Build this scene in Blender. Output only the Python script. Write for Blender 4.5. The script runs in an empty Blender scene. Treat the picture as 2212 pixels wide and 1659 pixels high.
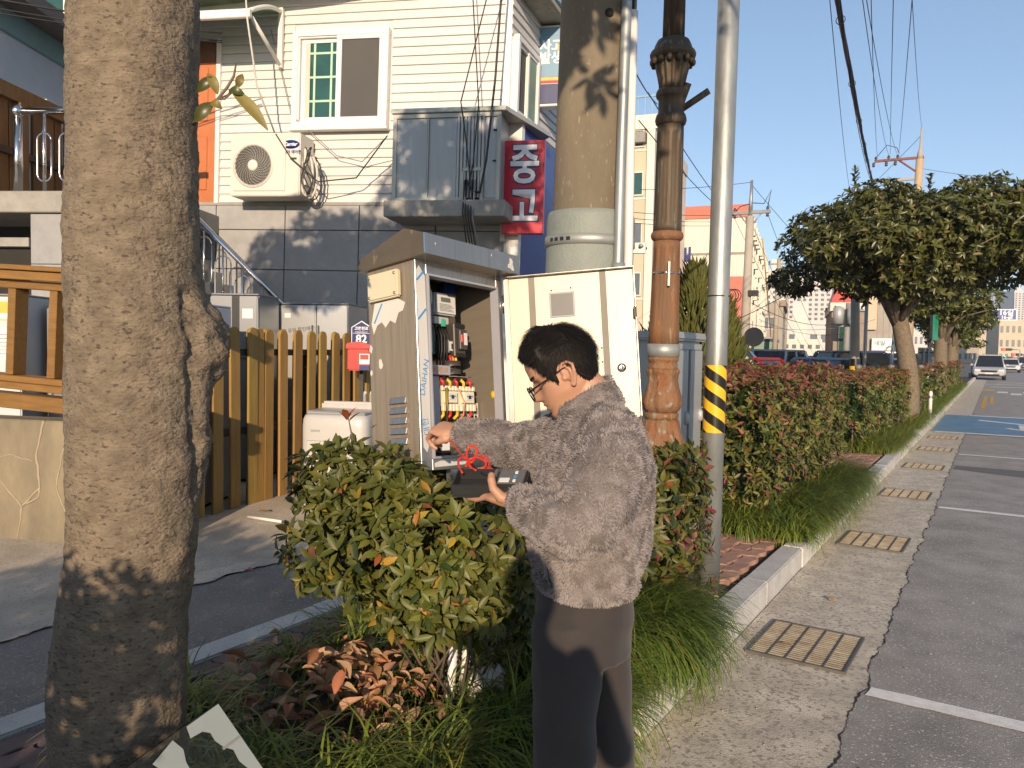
import bpy, bmesh, math, random
from mathutils import Vector, Matrix, Quaternion, noise
RAD = math.radians
random.seed(7)
HAZE = 0.0005
S = bpy.context.scene
COL = S.collection

# ------------------------------------------------------------------ camera
CAMZ = 1.55
YAW, PIT, ROLL = RAD(32.1), RAD(-2.6), RAD(1.0)
FPX, PW, PH = 1662.0, 2212.0, 1659.0
cam_d = bpy.data.cameras.new('camera'); cam = bpy.data.objects.new('camera', cam_d); COL.objects.link(cam)
CAMROT = Matrix.Rotation(YAW, 3, 'Z') @ Matrix.Rotation(math.pi/2 + PIT, 3, 'X') @ Matrix.Rotation(ROLL, 3, 'Z')
cam.matrix_world = Matrix.Translation((0, 0, CAMZ)) @ CAMROT.to_4x4()
cam_d.sensor_fit = 'HORIZONTAL'; cam_d.sensor_width = 36.0; cam_d.lens = 36.0*FPX/PW
cam_d.clip_start = 0.03; cam_d.clip_end = 3000
S.camera = cam
# survey helpers: sight line through a point of the photograph, met with a real depth, height or wall
def sight(x, y): return CAMROT @ Vector(((x-PW/2)/FPX, -(y-PH/2)/FPX, -1.0))
def at(x, y, d): return Vector((0, 0, CAMZ)) + sight(x, y)*d
def onz(x, y, z=0.0):
    r = sight(x, y); return Vector((0, 0, CAMZ)) + r*((z-CAMZ)/r.z)
def onx(x, y, X):
    r = sight(x, y); return Vector((0, 0, CAMZ)) + r*(X/r.x)

# ------------------------------------------------------------------ sky, sun, exposure
SUN_EL, SUN_AZ = 15.5, 151.0           # azimuth clockwise from +Y (street direction)
w = bpy.data.worlds.new('World'); S.world = w; w.use_nodes = True
nt = w.node_tree; nt.nodes.clear()
sky = nt.nodes.new('ShaderNodeTexSky'); sky.sky_type = 'NISHITA'; sky.sun_disc = False
sky.sun_elevation = RAD(SUN_EL); sky.sun_rotation = RAD(SUN_AZ)
sky.altitude = 0; sky.air_density = 0.8; sky.dust_density = 0.3; sky.ozone_density = 2.5
bg = nt.nodes.new('ShaderNodeBackground'); bg.inputs[1].default_value = 0.15
wo = nt.nodes.new('ShaderNodeOutputWorld')
gm_ = nt.nodes.new('ShaderNodeGamma'); gm_.inputs[1].default_value = 0.73
nt.links.new(sky.outputs[0], gm_.inputs[0]); nt.links.new(gm_.outputs[0], bg.inputs[0]); nt.links.new(bg.outputs[0], wo.inputs[0])
sl = bpy.data.lights.new('sun', 'SUN'); sl.energy = 3.3; sl.angle = RAD(0.55); sl.color = (1.0, 0.77, 0.54)
sun = bpy.data.objects.new('sun', sl); COL.objects.link(sun)
_sd = Vector((math.sin(RAD(SUN_AZ))*math.cos(RAD(SUN_EL)), math.cos(RAD(SUN_AZ))*math.cos(RAD(SUN_EL)), math.sin(RAD(SUN_EL))))
SUNDIR = _sd
sun.rotation_euler = _sd.to_track_quat('Z', 'Y').to_euler(); sun.location = (3, -8, 12)
S.view_settings.view_transform = 'Standard'; S.view_settings.look = 'None'
S.view_settings.exposure = 0.85; S.view_settings.gamma = 1.0; S.view_settings.use_curve_mapping = False
S.cycles.use_denoising = True
S.cycles.max_bounces = 8; S.cycles.diffuse_bounces = 3; S.cycles.glossy_bounces = 3; S.cycles.transmission_bounces = 6; S.cycles.transparent_max_bounces = 8
S.cycles.caustics_reflective = False; S.cycles.caustics_refractive = False

# ------------------------------------------------------------------ materials
MATS = {}
def mat(name, col, rough=0.6, metal=0.0, var=0.25, scale=6.0, col2=None, bump=0.0, bscale=60.0, st=(1, 1, 1), rnd=0.0,
        spec=0.5, speck=None, speckscale=90.0, speckth=0.62, wet=None, trans=0.0, alpha=1.0, detail=6.0, sheen=0.0, hue=0.0, em=0.0, sss=0.0, trl=0.0, rvar=0.0, coat=0.0, bdist=0.02):
    m = bpy.data.materials.new(name); m.use_nodes = True
    n = m.node_tree; N = n.nodes; L = n.links
    b = N['Principled BSDF']
    b.inputs['Roughness'].default_value = rough; b.inputs['Metallic'].default_value = metal
    b.inputs['Specular IOR Level'].default_value = spec
    if coat: b.inputs['Coat Weight'].default_value = coat; b.inputs['Coat Roughness'].default_value = 0.08
    if trans: b.inputs['Transmission Weight'].default_value = trans
    if alpha < 1: b.inputs['Alpha'].default_value = alpha
    if sheen: b.inputs['Sheen Weight'].default_value = sheen; b.inputs['Sheen Roughness'].default_value = 0.6
    if sss: b.inputs['Subsurface Weight'].default_value = sss; b.inputs['Subsurface Radius'].default_value = (0.012, 0.005, 0.003); b.inputs['Subsurface Scale'].default_value = 1.0
    if em: b.inputs['Emission Strength'].default_value = em; b.inputs['Emission Color'].default_value = (*col, 1)
    tc = N.new('ShaderNodeTexCoord'); mp = N.new('ShaderNodeMapping'); mp.inputs['Scale'].default_value = st
    oi = N.new('ShaderNodeObjectInfo')
    ad = N.new('ShaderNodeVectorMath'); ad.operation = 'ADD'; mu = N.new('ShaderNodeMath'); mu.operation = 'MULTIPLY'; mu.inputs[1].default_value = 37.0
    L.new(oi.outputs['Random'], mu.inputs[0]); L.new(tc.outputs['Object'], ad.inputs[0]); L.new(mu.outputs[0], ad.inputs[1]); L.new(ad.outputs[0], mp.inputs[0])
    nz = N.new('ShaderNodeTexNoise'); nz.inputs['Scale'].default_value = scale; nz.inputs['Detail'].default_value = detail; nz.inputs['Roughness'].default_value = 0.65
    L.new(mp.outputs[0], nz.inputs['Vector'])
    if col2 is None: col2 = tuple(c*(1-var) for c in col)
    cr = N.new('ShaderNodeValToRGB'); cr.color_ramp.elements[0].position = 0.32; cr.color_ramp.elements[1].position = 0.68
    cr.color_ramp.elements[0].color = (*col2, 1); cr.color_ramp.elements[1].color = (*col, 1)
    L.new(nz.outputs['Fac'], cr.inputs[0]); out = cr.outputs[0]
    if speck:
        n2 = N.new('ShaderNodeTexNoise'); n2.inputs['Scale'].default_value = speckscale; n2.inputs['Detail'].default_value = 3
        L.new(mp.outputs[0], n2.inputs['Vector'])
        r2 = N.new('ShaderNodeValToRGB'); r2.color_ramp.elements[0].position = speckth; r2.color_ramp.elements[1].position = min(1, speckth+0.07)
        L.new(n2.outputs['Fac'], r2.inputs[0])
        mx = N.new('ShaderNodeMix'); mx.data_type = 'RGBA'; L.new(r2.outputs[0], mx.inputs[0]); L.new(out, mx.inputs[6]); mx.inputs[7].default_value = (*speck, 1); out = mx.outputs[2]
    if rnd or hue:
        hs = N.new('ShaderNodeHueSaturation'); mr = N.new('ShaderNodeMapRange'); mr.inputs[3].default_value = 1-rnd; mr.inputs[4].default_value = 1+rnd
        L.new(oi.outputs['Random'], mr.inputs[0]); L.new(mr.outputs[0], hs.inputs['Value'])
        if hue:
            m2 = N.new('ShaderNodeMath'); m2.operation = 'MULTIPLY'; m2.inputs[1].default_value = 7.13; fr = N.new('ShaderNodeMath'); fr.operation = 'FRACT'
            m3 = N.new('ShaderNodeMapRange'); m3.inputs[3].default_value = 0.5-hue; m3.inputs[4].default_value = 0.5+hue
            L.new(oi.outputs['Random'], m2.inputs[0]); L.new(m2.outputs[0], fr.inputs[0]); L.new(fr.outputs[0], m3.inputs[0]); L.new(m3.outputs[0], hs.inputs['Hue'])
        L.new(out, hs.inputs['Color']); out = hs.outputs[0]
    L.new(out, b.inputs['Base Color'])
    if rvar:
        mr2 = N.new('ShaderNodeMapRange'); mr2.inputs[3].default_value = max(0.02, rough-rvar); mr2.inputs[4].default_value = min(1, rough+rvar)
        L.new(nz.outputs['Fac'], mr2.inputs[0]); L.new(mr2.outputs[0], b.inputs['Roughness'])
    if bump:
        n3 = N.new('ShaderNodeTexNoise'); n3.inputs['Scale'].default_value = bscale; n3.inputs['Detail'].default_value = 5
        L.new(mp.outputs[0], n3.inputs['Vector'])
        bp = N.new('ShaderNodeBump'); bp.inputs['Strength'].default_value = bump; bp.inputs['Distance'].default_value = bdist
        L.new(n3.outputs['Fac'], bp.inputs['Height']); L.new(bp.outputs[0], b.inputs['Normal'])
    if trl:
        tr = N.new('ShaderNodeBsdfTranslucent'); ms = N.new('ShaderNodeMixShader'); ms.inputs[0].default_value = trl
        L.new(out, tr.inputs[0]); L.new(b.outputs[0], ms.inputs[1]); L.new(tr.outputs[0], ms.inputs[2]); L.new(ms.outputs[0], N['Material Output'].inputs[0])
    m.diffuse_color = (*col, 1)
    MATS[name] = m
    return m

# ------------------------------------------------------------------ mesh builder
class G:
    def __init__(s): s.v = []; s.f = []; s.m = []; s.sm = []
    def add(s, vs, fs, mi=0, sm=False, mx=None):
        o = len(s.v)
        s.v += [(mx @ Vector(p)) if mx else Vector(p) for p in vs]
        s.f += [tuple(i+o for i in q) for q in fs]; s.m += [mi]*len(fs); s.sm += [sm]*len(fs); return s
    def box(s, c, d, mx=None, mi=0):
        x, y, z = c; a, b, h = d[0]/2, d[1]/2, d[2]/2
        vs = [(x+i*a, y+j*b, z+k*h) for k in (-1, 1) for j in (-1, 1) for i in (-1, 1)]
        return s.add(vs, [(0, 2, 3, 1), (4, 5, 7, 6), (0, 1, 5, 4), (2, 6, 7, 3), (0, 4, 6, 2), (1, 3, 7, 5)], mi, False, mx)
    def b2(s, x0, x1, y0, y1, z0, z1, mi=0): return s.box(((x0+x1)/2, (y0+y1)/2, (z0+z1)/2), (abs(x1-x0), abs(y1-y0), abs(z1-z0)), None, mi)
    def prism(s, poly, h0, h1, axis='z', mi=0, mx=None):      # poly in the plane perpendicular to axis
        def P(p, h): return {'z': (p[0], p[1], h), 'y': (p[0], h, p[1]), 'x': (h, p[0], p[1])}[axis]
        n = len(poly); vs = [P(p, h0) for p in poly] + [P(p, h1) for p in poly]
        fs = [tuple(range(n))[::-1], tuple(range(n, 2*n))] + [(i, (i+1) % n, n+(i+1) % n, n+i) for i in range(n)]
        return s.add(vs, fs, mi, False, mx)
    def rings(s, R_, closed=True, caps=True, mi=0, sm=True):
        n = len(R_[0]); vs = [p for r in R_ for p in r]; fs = []
        for i in range(len(R_)-1):
            for j in range(n if closed else n-1):
                k = (j+1) % n; fs.append((i*n+j, i*n+k, (i+1)*n+k, (i+1)*n+j))
        if caps and closed: fs.append(tuple(range(n))[::-1]); fs.append(tuple(range((len(R_)-1)*n, len(R_)*n)))
        return s.add(vs, fs, mi, sm)
    def lathe(s, prof, n=24, c=(0, 0, 0), mi=0, caps=True, mx=None, sm=True, mod=None):
        R_ = []
        for r, z in prof:
            ring = []
            for j in range(n):
                a = 2*math.pi*j/n; rr = r*(mod(a, z) if mod else 1)
                p = Vector((c[0]+rr*math.cos(a), c[1]+rr*math.sin(a), c[2]+z)); ring.append(mx @ p if mx else p)
            R_.append(ring)
        return s.rings(R_, True, caps, mi, sm)
    def tube(s, pts, r, n=8, mi=0, caps=True, sm=True):
        pts = [Vector(p) for p in pts]; R_ = []; up = None
        for i, p in enumerate(pts):
            t = (pts[min(i+1, len(pts)-1)] - pts[max(i-1, 0)]).normalized()
            if up is None:
                up = Vector((0, 0, 1)) if abs(t.z) < 0.9 else Vector((1, 0, 0))
            a = (up - t*up.dot(t))
            if a.length < 1e-5: a = t.orthogonal()
            a.normalize(); b = t.cross(a); up = a
            rr = r[i] if isinstance(r, (list, tuple)) else r
            R_.append([p + (a*math.cos(2*math.pi*j/n) + b*math.sin(2*math.pi*j/n))*rr for j in range(n)])
        return s.rings(R_, True, caps, mi, sm)
    def sphere(s, c, r, n=12, m=8, mi=0, mx=None):
        sc = r if isinstance(r, (tuple, list)) else (r, r, r)
        R_ = []
        for i in range(m+1):
            t = math.pi*i/m; rr = max(math.sin(t), 1e-3)
            ring = [Vector((c[0]+sc[0]*rr*math.cos(2*math.pi*j/n), c[1]+sc[1]*rr*math.sin(2*math.pi*j/n), c[2]-sc[2]*math.cos(t))) for j in range(n)]
            R_.append([mx @ p for p in ring] if mx else ring)
        return s.rings(R_, True, True, mi, True)
    def mesh(s, name, mats=(), bev=0.0, seg=1):
        me = bpy.data.meshes.new(name); me.from_pydata([tuple(p) for p in s.v], [], s.f)
        for m in (mats if isinstance(mats, (list, tuple)) else [mats]): me.materials.append(MATS[m] if isinstance(m, str) else m)
        me.polygons.foreach_set('material_index', s.m); me.polygons.foreach_set('use_smooth', s.sm)
        if bev:
            bm = bmesh.new(); bm.from_mesh(me)
            es = [e for e in bm.edges if len(e.link_faces) == 2 and e.calc_face_angle(0) > 0.6]
            bmesh.ops.bevel(bm, geom=es, offset=bev, segments=seg, affect='EDGES', clamp_overlap=True); bm.to_mesh(me); bm.free()
        me.update(); return me
    def obj(s, name, mats=(), parent=None, bev=0.0, seg=1, loc=None, rot=None):
        return link(name, s.mesh(name, mats, bev, seg), parent, loc, rot)
def link(name, data, parent=None, loc=None, rot=None):
    o = bpy.data.objects.new(name, data); COL.objects.link(o); o.parent = parent
    if loc is not None: o.location = loc
    if rot is not None: o.rotation_euler = rot
    return o
def tag(o, label, cat=None, group=None, kind=None):
    o['label'] = label
    if cat: o['category'] = cat
    if group: o['group'] = group
    if kind: o['kind'] = kind
    return o
def thing(name, label, cat, loc=(0, 0, 0), rot=(0, 0, 0), group=None, kind=None):
    return tag(link(name, None, None, loc, rot), label, cat, group, kind)
def struct(o, label): o['kind'] = 'structure'; o['label'] = label; o['category'] = o.name.split('.')[0].replace('_', ' '); return o
def copy_tree(o, parent=None):
    c = o.copy(); COL.objects.link(c); c.parent = parent
    for ch in list(o.children): copy_tree(ch, c)
    return c
def mod_mesh(me, name, *mods):           # apply modifiers through the depsgraph, return a plain mesh
    o = bpy.data.objects.new('tmp', me); COL.objects.link(o)
    for typ, kw in mods:
        md = o.modifiers.new(typ, typ)
        for k, v in kw.items(): setattr(md, k, v)
    dg = bpy.context.evaluated_depsgraph_get(); ev = o.evaluated_get(dg)
    r = bpy.data.meshes.new_from_object(ev, depsgraph=dg); r.name = name
    bpy.data.objects.remove(o); return r
def text(name, body, size, m, parent, mx, bold=0.0, ext=0.0015, sx=1.0, align='CENTER'):
    cu = bpy.data.curves.new('txt', 'FONT'); cu.body = body; cu.size = size; cu.align_x = align; cu.align_y = 'CENTER'
    cu.offset = bold; cu.extrude = ext; cu.resolution_u = 3; cu.space_line = 0.95
    t = bpy.data.objects.new('tmp', cu); COL.objects.link(t)
    dg = bpy.context.evaluated_depsgraph_get(); me = bpy.data.meshes.new_from_object(t.evaluated_get(dg), depsgraph=dg)
    bpy.data.objects.remove(t); bpy.data.curves.remove(cu)
    me.transform(mx @ Matrix.Diagonal((sx, 1, 1, 1))); me.materials.clear(); me.materials.append(MATS[m]); me.name = name
    return link(name, me, parent)
def wallmx(x, y, z, deg=0):     # text frame on a plane facing local -y: x right, y up
    return Matrix.Translation((x, y, z)) @ Matrix.Rotation(RAD(deg), 4, 'Z') @ Matrix.Rotation(math.pi/2, 4, 'X')
def fbm(p, s, o=4):
    return noise.fractal(Vector(p)*s, 0.6, 2.0, o, noise_basis='PERLIN_ORIGINAL')
# ================================================================== ground, road, kerbs
mat('asphalt', (0.34, 0.318, 0.295), 0.85, var=0.38, scale=2.4, speck=(0.56, 0.52, 0.47), speckscale=70, speckth=0.60, bump=0.5, bscale=150, bdist=0.006)
mat('asphalt_old', (0.27, 0.245, 0.215), 0.9, var=0.35, scale=1.6, speck=(0.42, 0.39, 0.35), speckscale=80, speckth=0.6, bump=0.9, bscale=110, bdist=0.012)
mat('gutter_conc', (0.66, 0.585, 0.47), 0.9, var=0.42, scale=5, speck=(0.30, 0.265, 0.22), speckscale=48, speckth=0.54, bump=0.5, bscale=120, bdist=0.006)
mat('apron_conc', (0.58, 0.505, 0.40), 0.9, var=0.4, scale=1.7, speck=(0.24, 0.2, 0.16), speckscale=55, speckth=0.6, bump=0.35, bscale=60, bdist=0.008)
mat('granite_kerb', (0.60, 0.585, 0.55), 0.75, var=0.25, scale=4, speck=(0.2, 0.2, 0.2), speckscale=160, speckth=0.6, bump=0.25, bscale=120, bdist=0.004, rnd=0.12)
mat('soil', (0.075, 0.055, 0.038), 0.95, var=0.45, scale=9, bump=0.8, bscale=45)
mat('paver', (0.40, 0.23, 0.17), 0.85, var=0.3, scale=14, speck=(0.2, 0.12, 0.1), speckscale=120, bump=0.3, bscale=140, bdist=0.004, rnd=0.14)
mat('paver_dark', (0.17, 0.115, 0.105), 0.85, var=0.3, scale=14, speck=(0.1, 0.07, 0.07), speckscale=120, bump=0.3, bscale=140, bdist=0.004, rnd=0.12)
mat('paint_white', (0.80, 0.78, 0.74), 0.7, var=0.22, scale=18, speck=(0.3, 0.29, 0.28), speckscale=60, speckth=0.68, bump=0.2, bscale=120, bdist=0.004)
mat('paint_yellow', (0.62, 0.36, 0.05), 0.7, var=0.25, scale=12, speck=(0.3, 0.22, 0.1), speckscale=40, speckth=0.66)
mat('paint_blue', (0.13, 0.27, 0.43), 0.75, var=0.3, scale=3, speck=(0.13, 0.15, 0.17), speckscale=30, speckth=0.62)
mat('patch_dark', (0.14, 0.135, 0.13), 0.9, var=0.2, scale=6, bump=0.4, bscale=150, bdist=0.006)
mat('far_ground', (0.13, 0.125, 0.115), 0.95, var=0.2, scale=0.3)
mat('tar', (0.03, 0.028, 0.027), 0.8, var=0.3)

def sheet(name, poly, z, m, label):
    return struct(G().add([(x, y, z) for x, y in poly], [tuple(range(len(poly)))]).obj(name, m), label)
def jag(x, y0, y1, step, amp, s=3.0):
    r = []; y = y0
    while y <= y1:
        r.append((x + amp*fbm((y, 0.3, 1.7), s, 5)*1.6, y)); y += step*(1 if y < 12 else 4)
    return r
sheet('ground', [(-690, -50), (690, -50), (690, 1240), (-690, 1240)], -0.03, 'far_ground', 'flat grey town ground reaching to the horizon')
sheet('road', [(-1.2, -14), (16, -14), (16, 1200), (-1.2, 1200)], 0.0, 'asphalt', 'grey asphalt road on the right with parking bays')
edge = jag(-0.47, -6, 62, 0.012, 0.016, 4.0)
sheet('gutter', [(-1.125, 62), (-1.125, -6)] + edge, 0.006, 'gutter_conc', 'worn pale concrete gutter strip along the kerb')
ge = G()
ck = jag(-0.465, -4, 40, 0.014, 0.016, 4.0)
for (x, y), (x2, y2) in zip(ck, ck[1:]):
    a = 0.0015+0.007*max(0, fbm((y, 5, 2), 6)+0.2); b = 0.0015+0.007*max(0, fbm((y2, 5, 2), 6)+0.2)
    ge.add([(x-a, y, 0.0085), (x+a, y, 0.0085), (x2+b, y2, 0.0085), (x2-b, y2, 0.0085)], [(0, 1, 2, 3)])
struct(ge.obj('joint_crack', 'tar'), 'dark ragged joint between gutter concrete and asphalt')
# alley side
sheet('alley', [(-4.02, -8), (-3.0, -8), (-3.0, 40), (-4.02, 40)], 0.10, 'asphalt_old', 'rough old asphalt lane behind the planting strip')
ae = jag(-4.0, -8, 40, 0.03, 0.03, 3.0)
sheet('concrete_apron', ae + [(-14, 40), (-14, -8)], 0.106, 'apron_conc', 'pale cracked concrete forecourt in front of the fence')
lip = G()
for (x, y), (x2, y2) in zip(ae, ae[1:]):
    wv = 0.05+0.05*fbm((y, 9, 0), 2.2); wv2 = 0.05+0.05*fbm((y2, 9, 0), 2.2)
    lip.add([(x+0.01, y, 0.111), (x+0.01-wv*2, y, 0.122), (x2+0.01-wv2*2, y2, 0.122), (x2+0.01, y2, 0.111)], [(0, 3, 2, 1)], 0, True)
struct(lip.obj('concrete_edge', 'apron_conc'), 'broken raised edge of the concrete forecourt along the lane')
# planting strip soil with gentle relief
sg = G(); NX, NY = 16, 220
for i in range(NY+1):
    y = -6 + i*0.3
    for j in range(NX+1):
        x = -2.93 + j*(1.66/NX)
        sg.v.append(Vector((x, y, 0.085 + 0.025*fbm((x, y, 0), 2.0) + (0.03 if 0 < j < NX else 0))))
for i in range(NY):
    for j in range(NX):
        a = i*(NX+1)+j; sg.f.append((a, a+1, a+NX+2, a+NX+1)); sg.m.append(0); sg.sm.append(True)
struct(sg.obj('planting_strip', 'soil'), 'soil bed of the planting strip between road and lane')
# kerbs: each stone its own object
def kerb(name, x0, x1, y0, y1, ln, label, top=0.15, bot=-0.02):
    root = struct(link(name, None), label); k = 0
    base = [G().b2(x0, x1, 0.004, ln-0.004, bot, top).mesh('kerbstone', 'granite_kerb', 0.008, 2)]
    y = y0
    while y < y1:
        o = link('kerbstone', base[0], root, (random.uniform(-.006, .006), y, random.uniform(-.004, .004)), (0, 0, random.uniform(-.004, .004)))
        y += ln
    return root
kerb('kerb', -1.275, -1.13, -3.2, 66, 1.0, 'light granite kerb along the road edge')
kerb('lane_kerb', -3.085, -2.935, -3.1, 34, 1.0, 'low granite kerb between planting strip and old lane', 0.15, 0.05)
# wavy interlocking pavers
def paver_mesh(m, L=0.225, Wd=0.112, h=0.06):
    def wav(t): return 0.013*math.sin(t*2*math.pi)
    n = 8; pts = []
    for i in range(n+1): pts.append((L*i/n - L/2, -Wd/2 + wav(i/n)))
    pts.append((L/2+0.010, -Wd/6)); pts.append((L/2-0.010, Wd/6))
    for i in range(n, -1, -1): pts.append((L*i/n - L/2, Wd/2 + wav(i/n)))
    pts.append((-L/2-0.010, Wd/6)); pts.append((-L/2+0.010, -Wd/6))
    c = 0.965
    return G().prism([(x*c, y*c) for x, y in pts], -h, 0).mesh('paver', m, 0.004, 1)
def paving(name, rect, m, z, label, keep=None, ang=0):
    root = struct(link(name, None), label); me = paver_mesh(m)
    x0, x1, y0, y1 = rect; L, Wd = 0.228, 0.115
    r = 0; x = x0
    while x < x1:
        y = y0 + (0.5*L if r % 2 else 0)
        while y < y1:
            if keep is None or keep(x, y):
                link('paver', me, root, (x+random.uniform(-.002, .002), y, z+random.uniform(-.004, .004)), (random.uniform(-.012, .012), random.uniform(-.012, .012), math.pi/2+random.uniform(-.01, .01)))
            y += L
        x += Wd; r += 1
    return root
paving('lane_side_paving', (-2.86, -2.36, 0.9, 4.2), 'paver_dark', 0.14, 'dark red wavy pavers beside the lane kerb')
paving('brick_pavement', (-2.2, -1.28, 4.25, 6.05), 'paver', 0.14, 'sunlit red wavy pavers around the steel pole foot', lambda x, y: math.hypot(x+1.44, y-4.6) > 0.12)
paving('brick_crossing', (-2.3, -1.28, 9.7, 12.0), 'paver', 0.14, 'red pavers in the gap beyond the first hedge')
# painted markings
def mark(name, poly, m, label, z=0.005): 
    pts = []
    for (x, y), (x2, y2) in zip(poly, poly[1:]+poly[:1]):
        n = max(1, int(math.hypot(x2-x, y2-y)/0.05)) if math.hypot(x2-x, y2-y) < 12 else 60
        for k in range(n): pts.append((x+(x2-x)*k/n+0.006*fbm((x+(x2-x)*k/n, y+(y2-y)*k/n, 1), 9), y+(y2-y)*k/n+0.006*fbm((x+(x2-x)*k/n, y+(y2-y)*k/n, 4), 9)))
    return struct(G().add([(x, y, z) for x, y in pts], [tuple(range(len(pts)))]).obj(name, m), label)
for k, y in enumerate((3.83, 8.98, 14.1)):
    mark('parking_line', [(-0.445, y-0.05), (2.0, y-0.05), (2.0, y+0.055), (-0.43, y+0.06)], 'paint_white', ('nearest', 'second', 'third')[k]+' white parking bay line on the asphalt')
mark('blue_bay', [(-1.08, 18.1), (2.0, 18.1), (2.0, 23.5), (-1.08, 23.5)], 'paint_blue', 'faded blue painted parking bay', 0.0095)
mark('bay_edge', [(-1.0, 17.9), (2.0, 17.9), (2.0, 18.12), (-1.0, 18.12)], 'paint_white', 'near white edge of the blue bay', 0.0125)
mark('bay_edge', [(-0.5, 23.4), (2.0, 23.4), (2.0, 23.65), (-0.5, 23.65)], 'paint_white', 'far white edge of the blue bay', 0.0125)
wg = G()
arc = [(0.75+0.55*math.cos(a), 20.4+0.9*math.sin(a)) for a in [RAD(-150+18*i) for i in range(15)]]
for (x, y), (x2, y2) in zip(arc, arc[1:]):
    dx, dy = x2-x, y2-y; l = math.hypot(dx, dy); nx, ny = -dy/l*0.06, dx/l*0.1
    wg.add([(x+nx, y+ny, 0.0125), (x-nx, y-ny, 0.0125), (x2-nx, y2-ny, 0.0125), (x2+nx, y2+ny, 0.0125)], [(0, 1, 2, 3)])
wg.add([(-0.3, 21.8, 0.0125), (0.9, 20.9, 0.0125), (0.9, 21.15, 0.0125), (-0.28, 22.1, 0.0125)], [(0, 1, 2, 3)])
wg.add([(0.5, 19.7, 0.0128), (0.75, 19.7, 0.0128), (0.75, 21.0, 0.0128), (0.5, 21.0, 0.0128)], [(0, 1, 2, 3)])
struct(wg.obj('wheelchair_mark', 'paint_white'), 'white wheelchair symbol painted in the blue bay')
mark('yellow_line', [(-0.34, 27.0), (-0.22, 27.0), (-0.22, 36.0), (-0.34, 36.0)], 'paint_yellow', 'left stripe of the double yellow line')
mark('yellow_line', [(-0.12, 30.0), (0.0, 30.0), (0.0, 36.0), (-0.12, 36.0)], 'paint_yellow', 'right stripe of the double yellow line')
mark('yellow_curve', [(-1.5, 47), (-0.35, 41.5), (0.0, 41.5), (0.02, 43.5), (-0.35, 43.8), (-1.4, 49)], 'paint_yellow', 'yellow line turning into the side street')
for k in range(4):
    mark('crossing_block', [(0.12+0.48*k, 38.2 + (0 if k % 2 else 1.6)), (0.52+0.48*k, 38.2 + (0 if k % 2 else 1.6)), (0.52+0.48*k, 39.8 + (0 if k % 2 else 1.6)), (0.12+0.48*k, 39.8 + (0 if k % 2 else 1.6))], 'paint_white', ('first', 'second', 'third', 'fourth')[k]+' white block of the checkered crossing line')
for k, (y, x0, x1) in enumerate(((47.5, -.2, 4), (52, -.5, 4), (56, 0.2, 5))):
    mark('stop_line', [(x0, y), (x1, y), (x1, y+0.5), (x0, y+0.5)], 'paint_white', ('near', 'middle', 'far')[k]+' white stop line at the side street')
mark('asphalt_patch', [(0.1, 12.0), (0.5, 11.9), (3.5, 12.2), (3.5, 12.7), (-0.42, 12.6), (-0.44, 12.2)], 'patch_dark', 'dark patched strip across the asphalt', 0.003)
# drain gratings
mat('grate_steel', (0.42, 0.38, 0.30), 0.6, 0.3, var=0.5, scale=9, col2=(0.24, 0.19, 0.13), bump=0.2, bscale=80, bdist=0.003)
mat('grate_dark', (0.17, 0.16, 0.145), 0.6, 0.5, var=0.3, scale=9)
mat('pit', (0.012, 0.011, 0.01), 0.9)
def grate(y, label, nb=20):
    t = thing('drain_grate', label, 'drain grate', (-0.79, y, 0.0), (0, 0, RAD(-1.5)), 'drain gratings along the gutter')
    G().b2(-.235, .235, -.275, .275, 0.0064, 0.0074).obj('pit_cover', 'pit', t)
    fr = G(); 
    for a in (-1, 1): fr.b2(a*.235-.006, a*.235+.006, -.281, .281, 0.004, 0.021); fr.b2(-.229, .229, a*.275-.006, a*.275+.006, 0.004, 0.0205)
    fr.obj('frame', 'grate_dark', t)
    me = G().b2(-.228, .228, -.0058, .0058, 0.0078, 0.0175).mesh('bar', 'grate_steel', 0.002)
    for i in range(nb): link('bar', me, t, (0, -.26+.52*i/(nb-1), 0))
    mc = G().b2(-.004, .004, -.268, .268, 0.0078, 0.0195).mesh('cross_bar', 'grate_dark')
    for i in range(1, 5): link('cross_bar', mc, t, (-.228+.456*i/5, 0, 0))
grate(4.24, 'rusty steel drain grating nearest the camera in the gutter')
for y, l in ((6.95, 'second'), (9.55, 'third'), (12.1, 'fourth'), (14.5, 'fifth'), (16.7, 'sixth')): grate(y, 'steel drain grating in the gutter, '+l+' from the camera', 12)

# grit, pebbles and crumbs on gutter and bed
mat('pebble', (0.42, 0.38, 0.32), .9, var=.4, scale=30)
random.seed(31); pg_ = G()
def pebble(x, y, z, r):
    a = random.uniform(0, 6.28); c, s_ = math.cos(a), math.sin(a); sx, sy, sz = r*random.uniform(.7, 1.4), r*random.uniform(.6, 1), r*random.uniform(.4, .7)
    V = [(sx, 0, 0), (0, sy, 0), (-sx, 0, 0), (0, -sy, 0), (sx*.2, 0, sz), (0, 0, -sz*.3)]
    pg_.add([(x+v[0]*c-v[1]*s_, y+v[0]*s_+v[1]*c, z+v[2]) for v in V], [(0, 1, 4), (1, 2, 4), (2, 3, 4), (3, 0, 4), (1, 0, 5), (2, 1, 5), (3, 2, 5), (0, 3, 5)])
for _ in range(420):
    y = 2.2+10*random.random()**1.6; x = -1.12+abs(random.gauss(0, .14)) if random.random() < .6 else random.uniform(-1.1, 1.8); pebble(x, y, .009, random.uniform(.003, .009))
for _ in range(160): pebble(random.uniform(-1.55, -1.29), random.uniform(4.0, 4.35), .145, random.uniform(.006, .016))
tag(pg_.obj('grit', 'pebble'), 'loose grit and small stones along the gutter and pole foot', 'grit', None, 'stuff')
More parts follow.
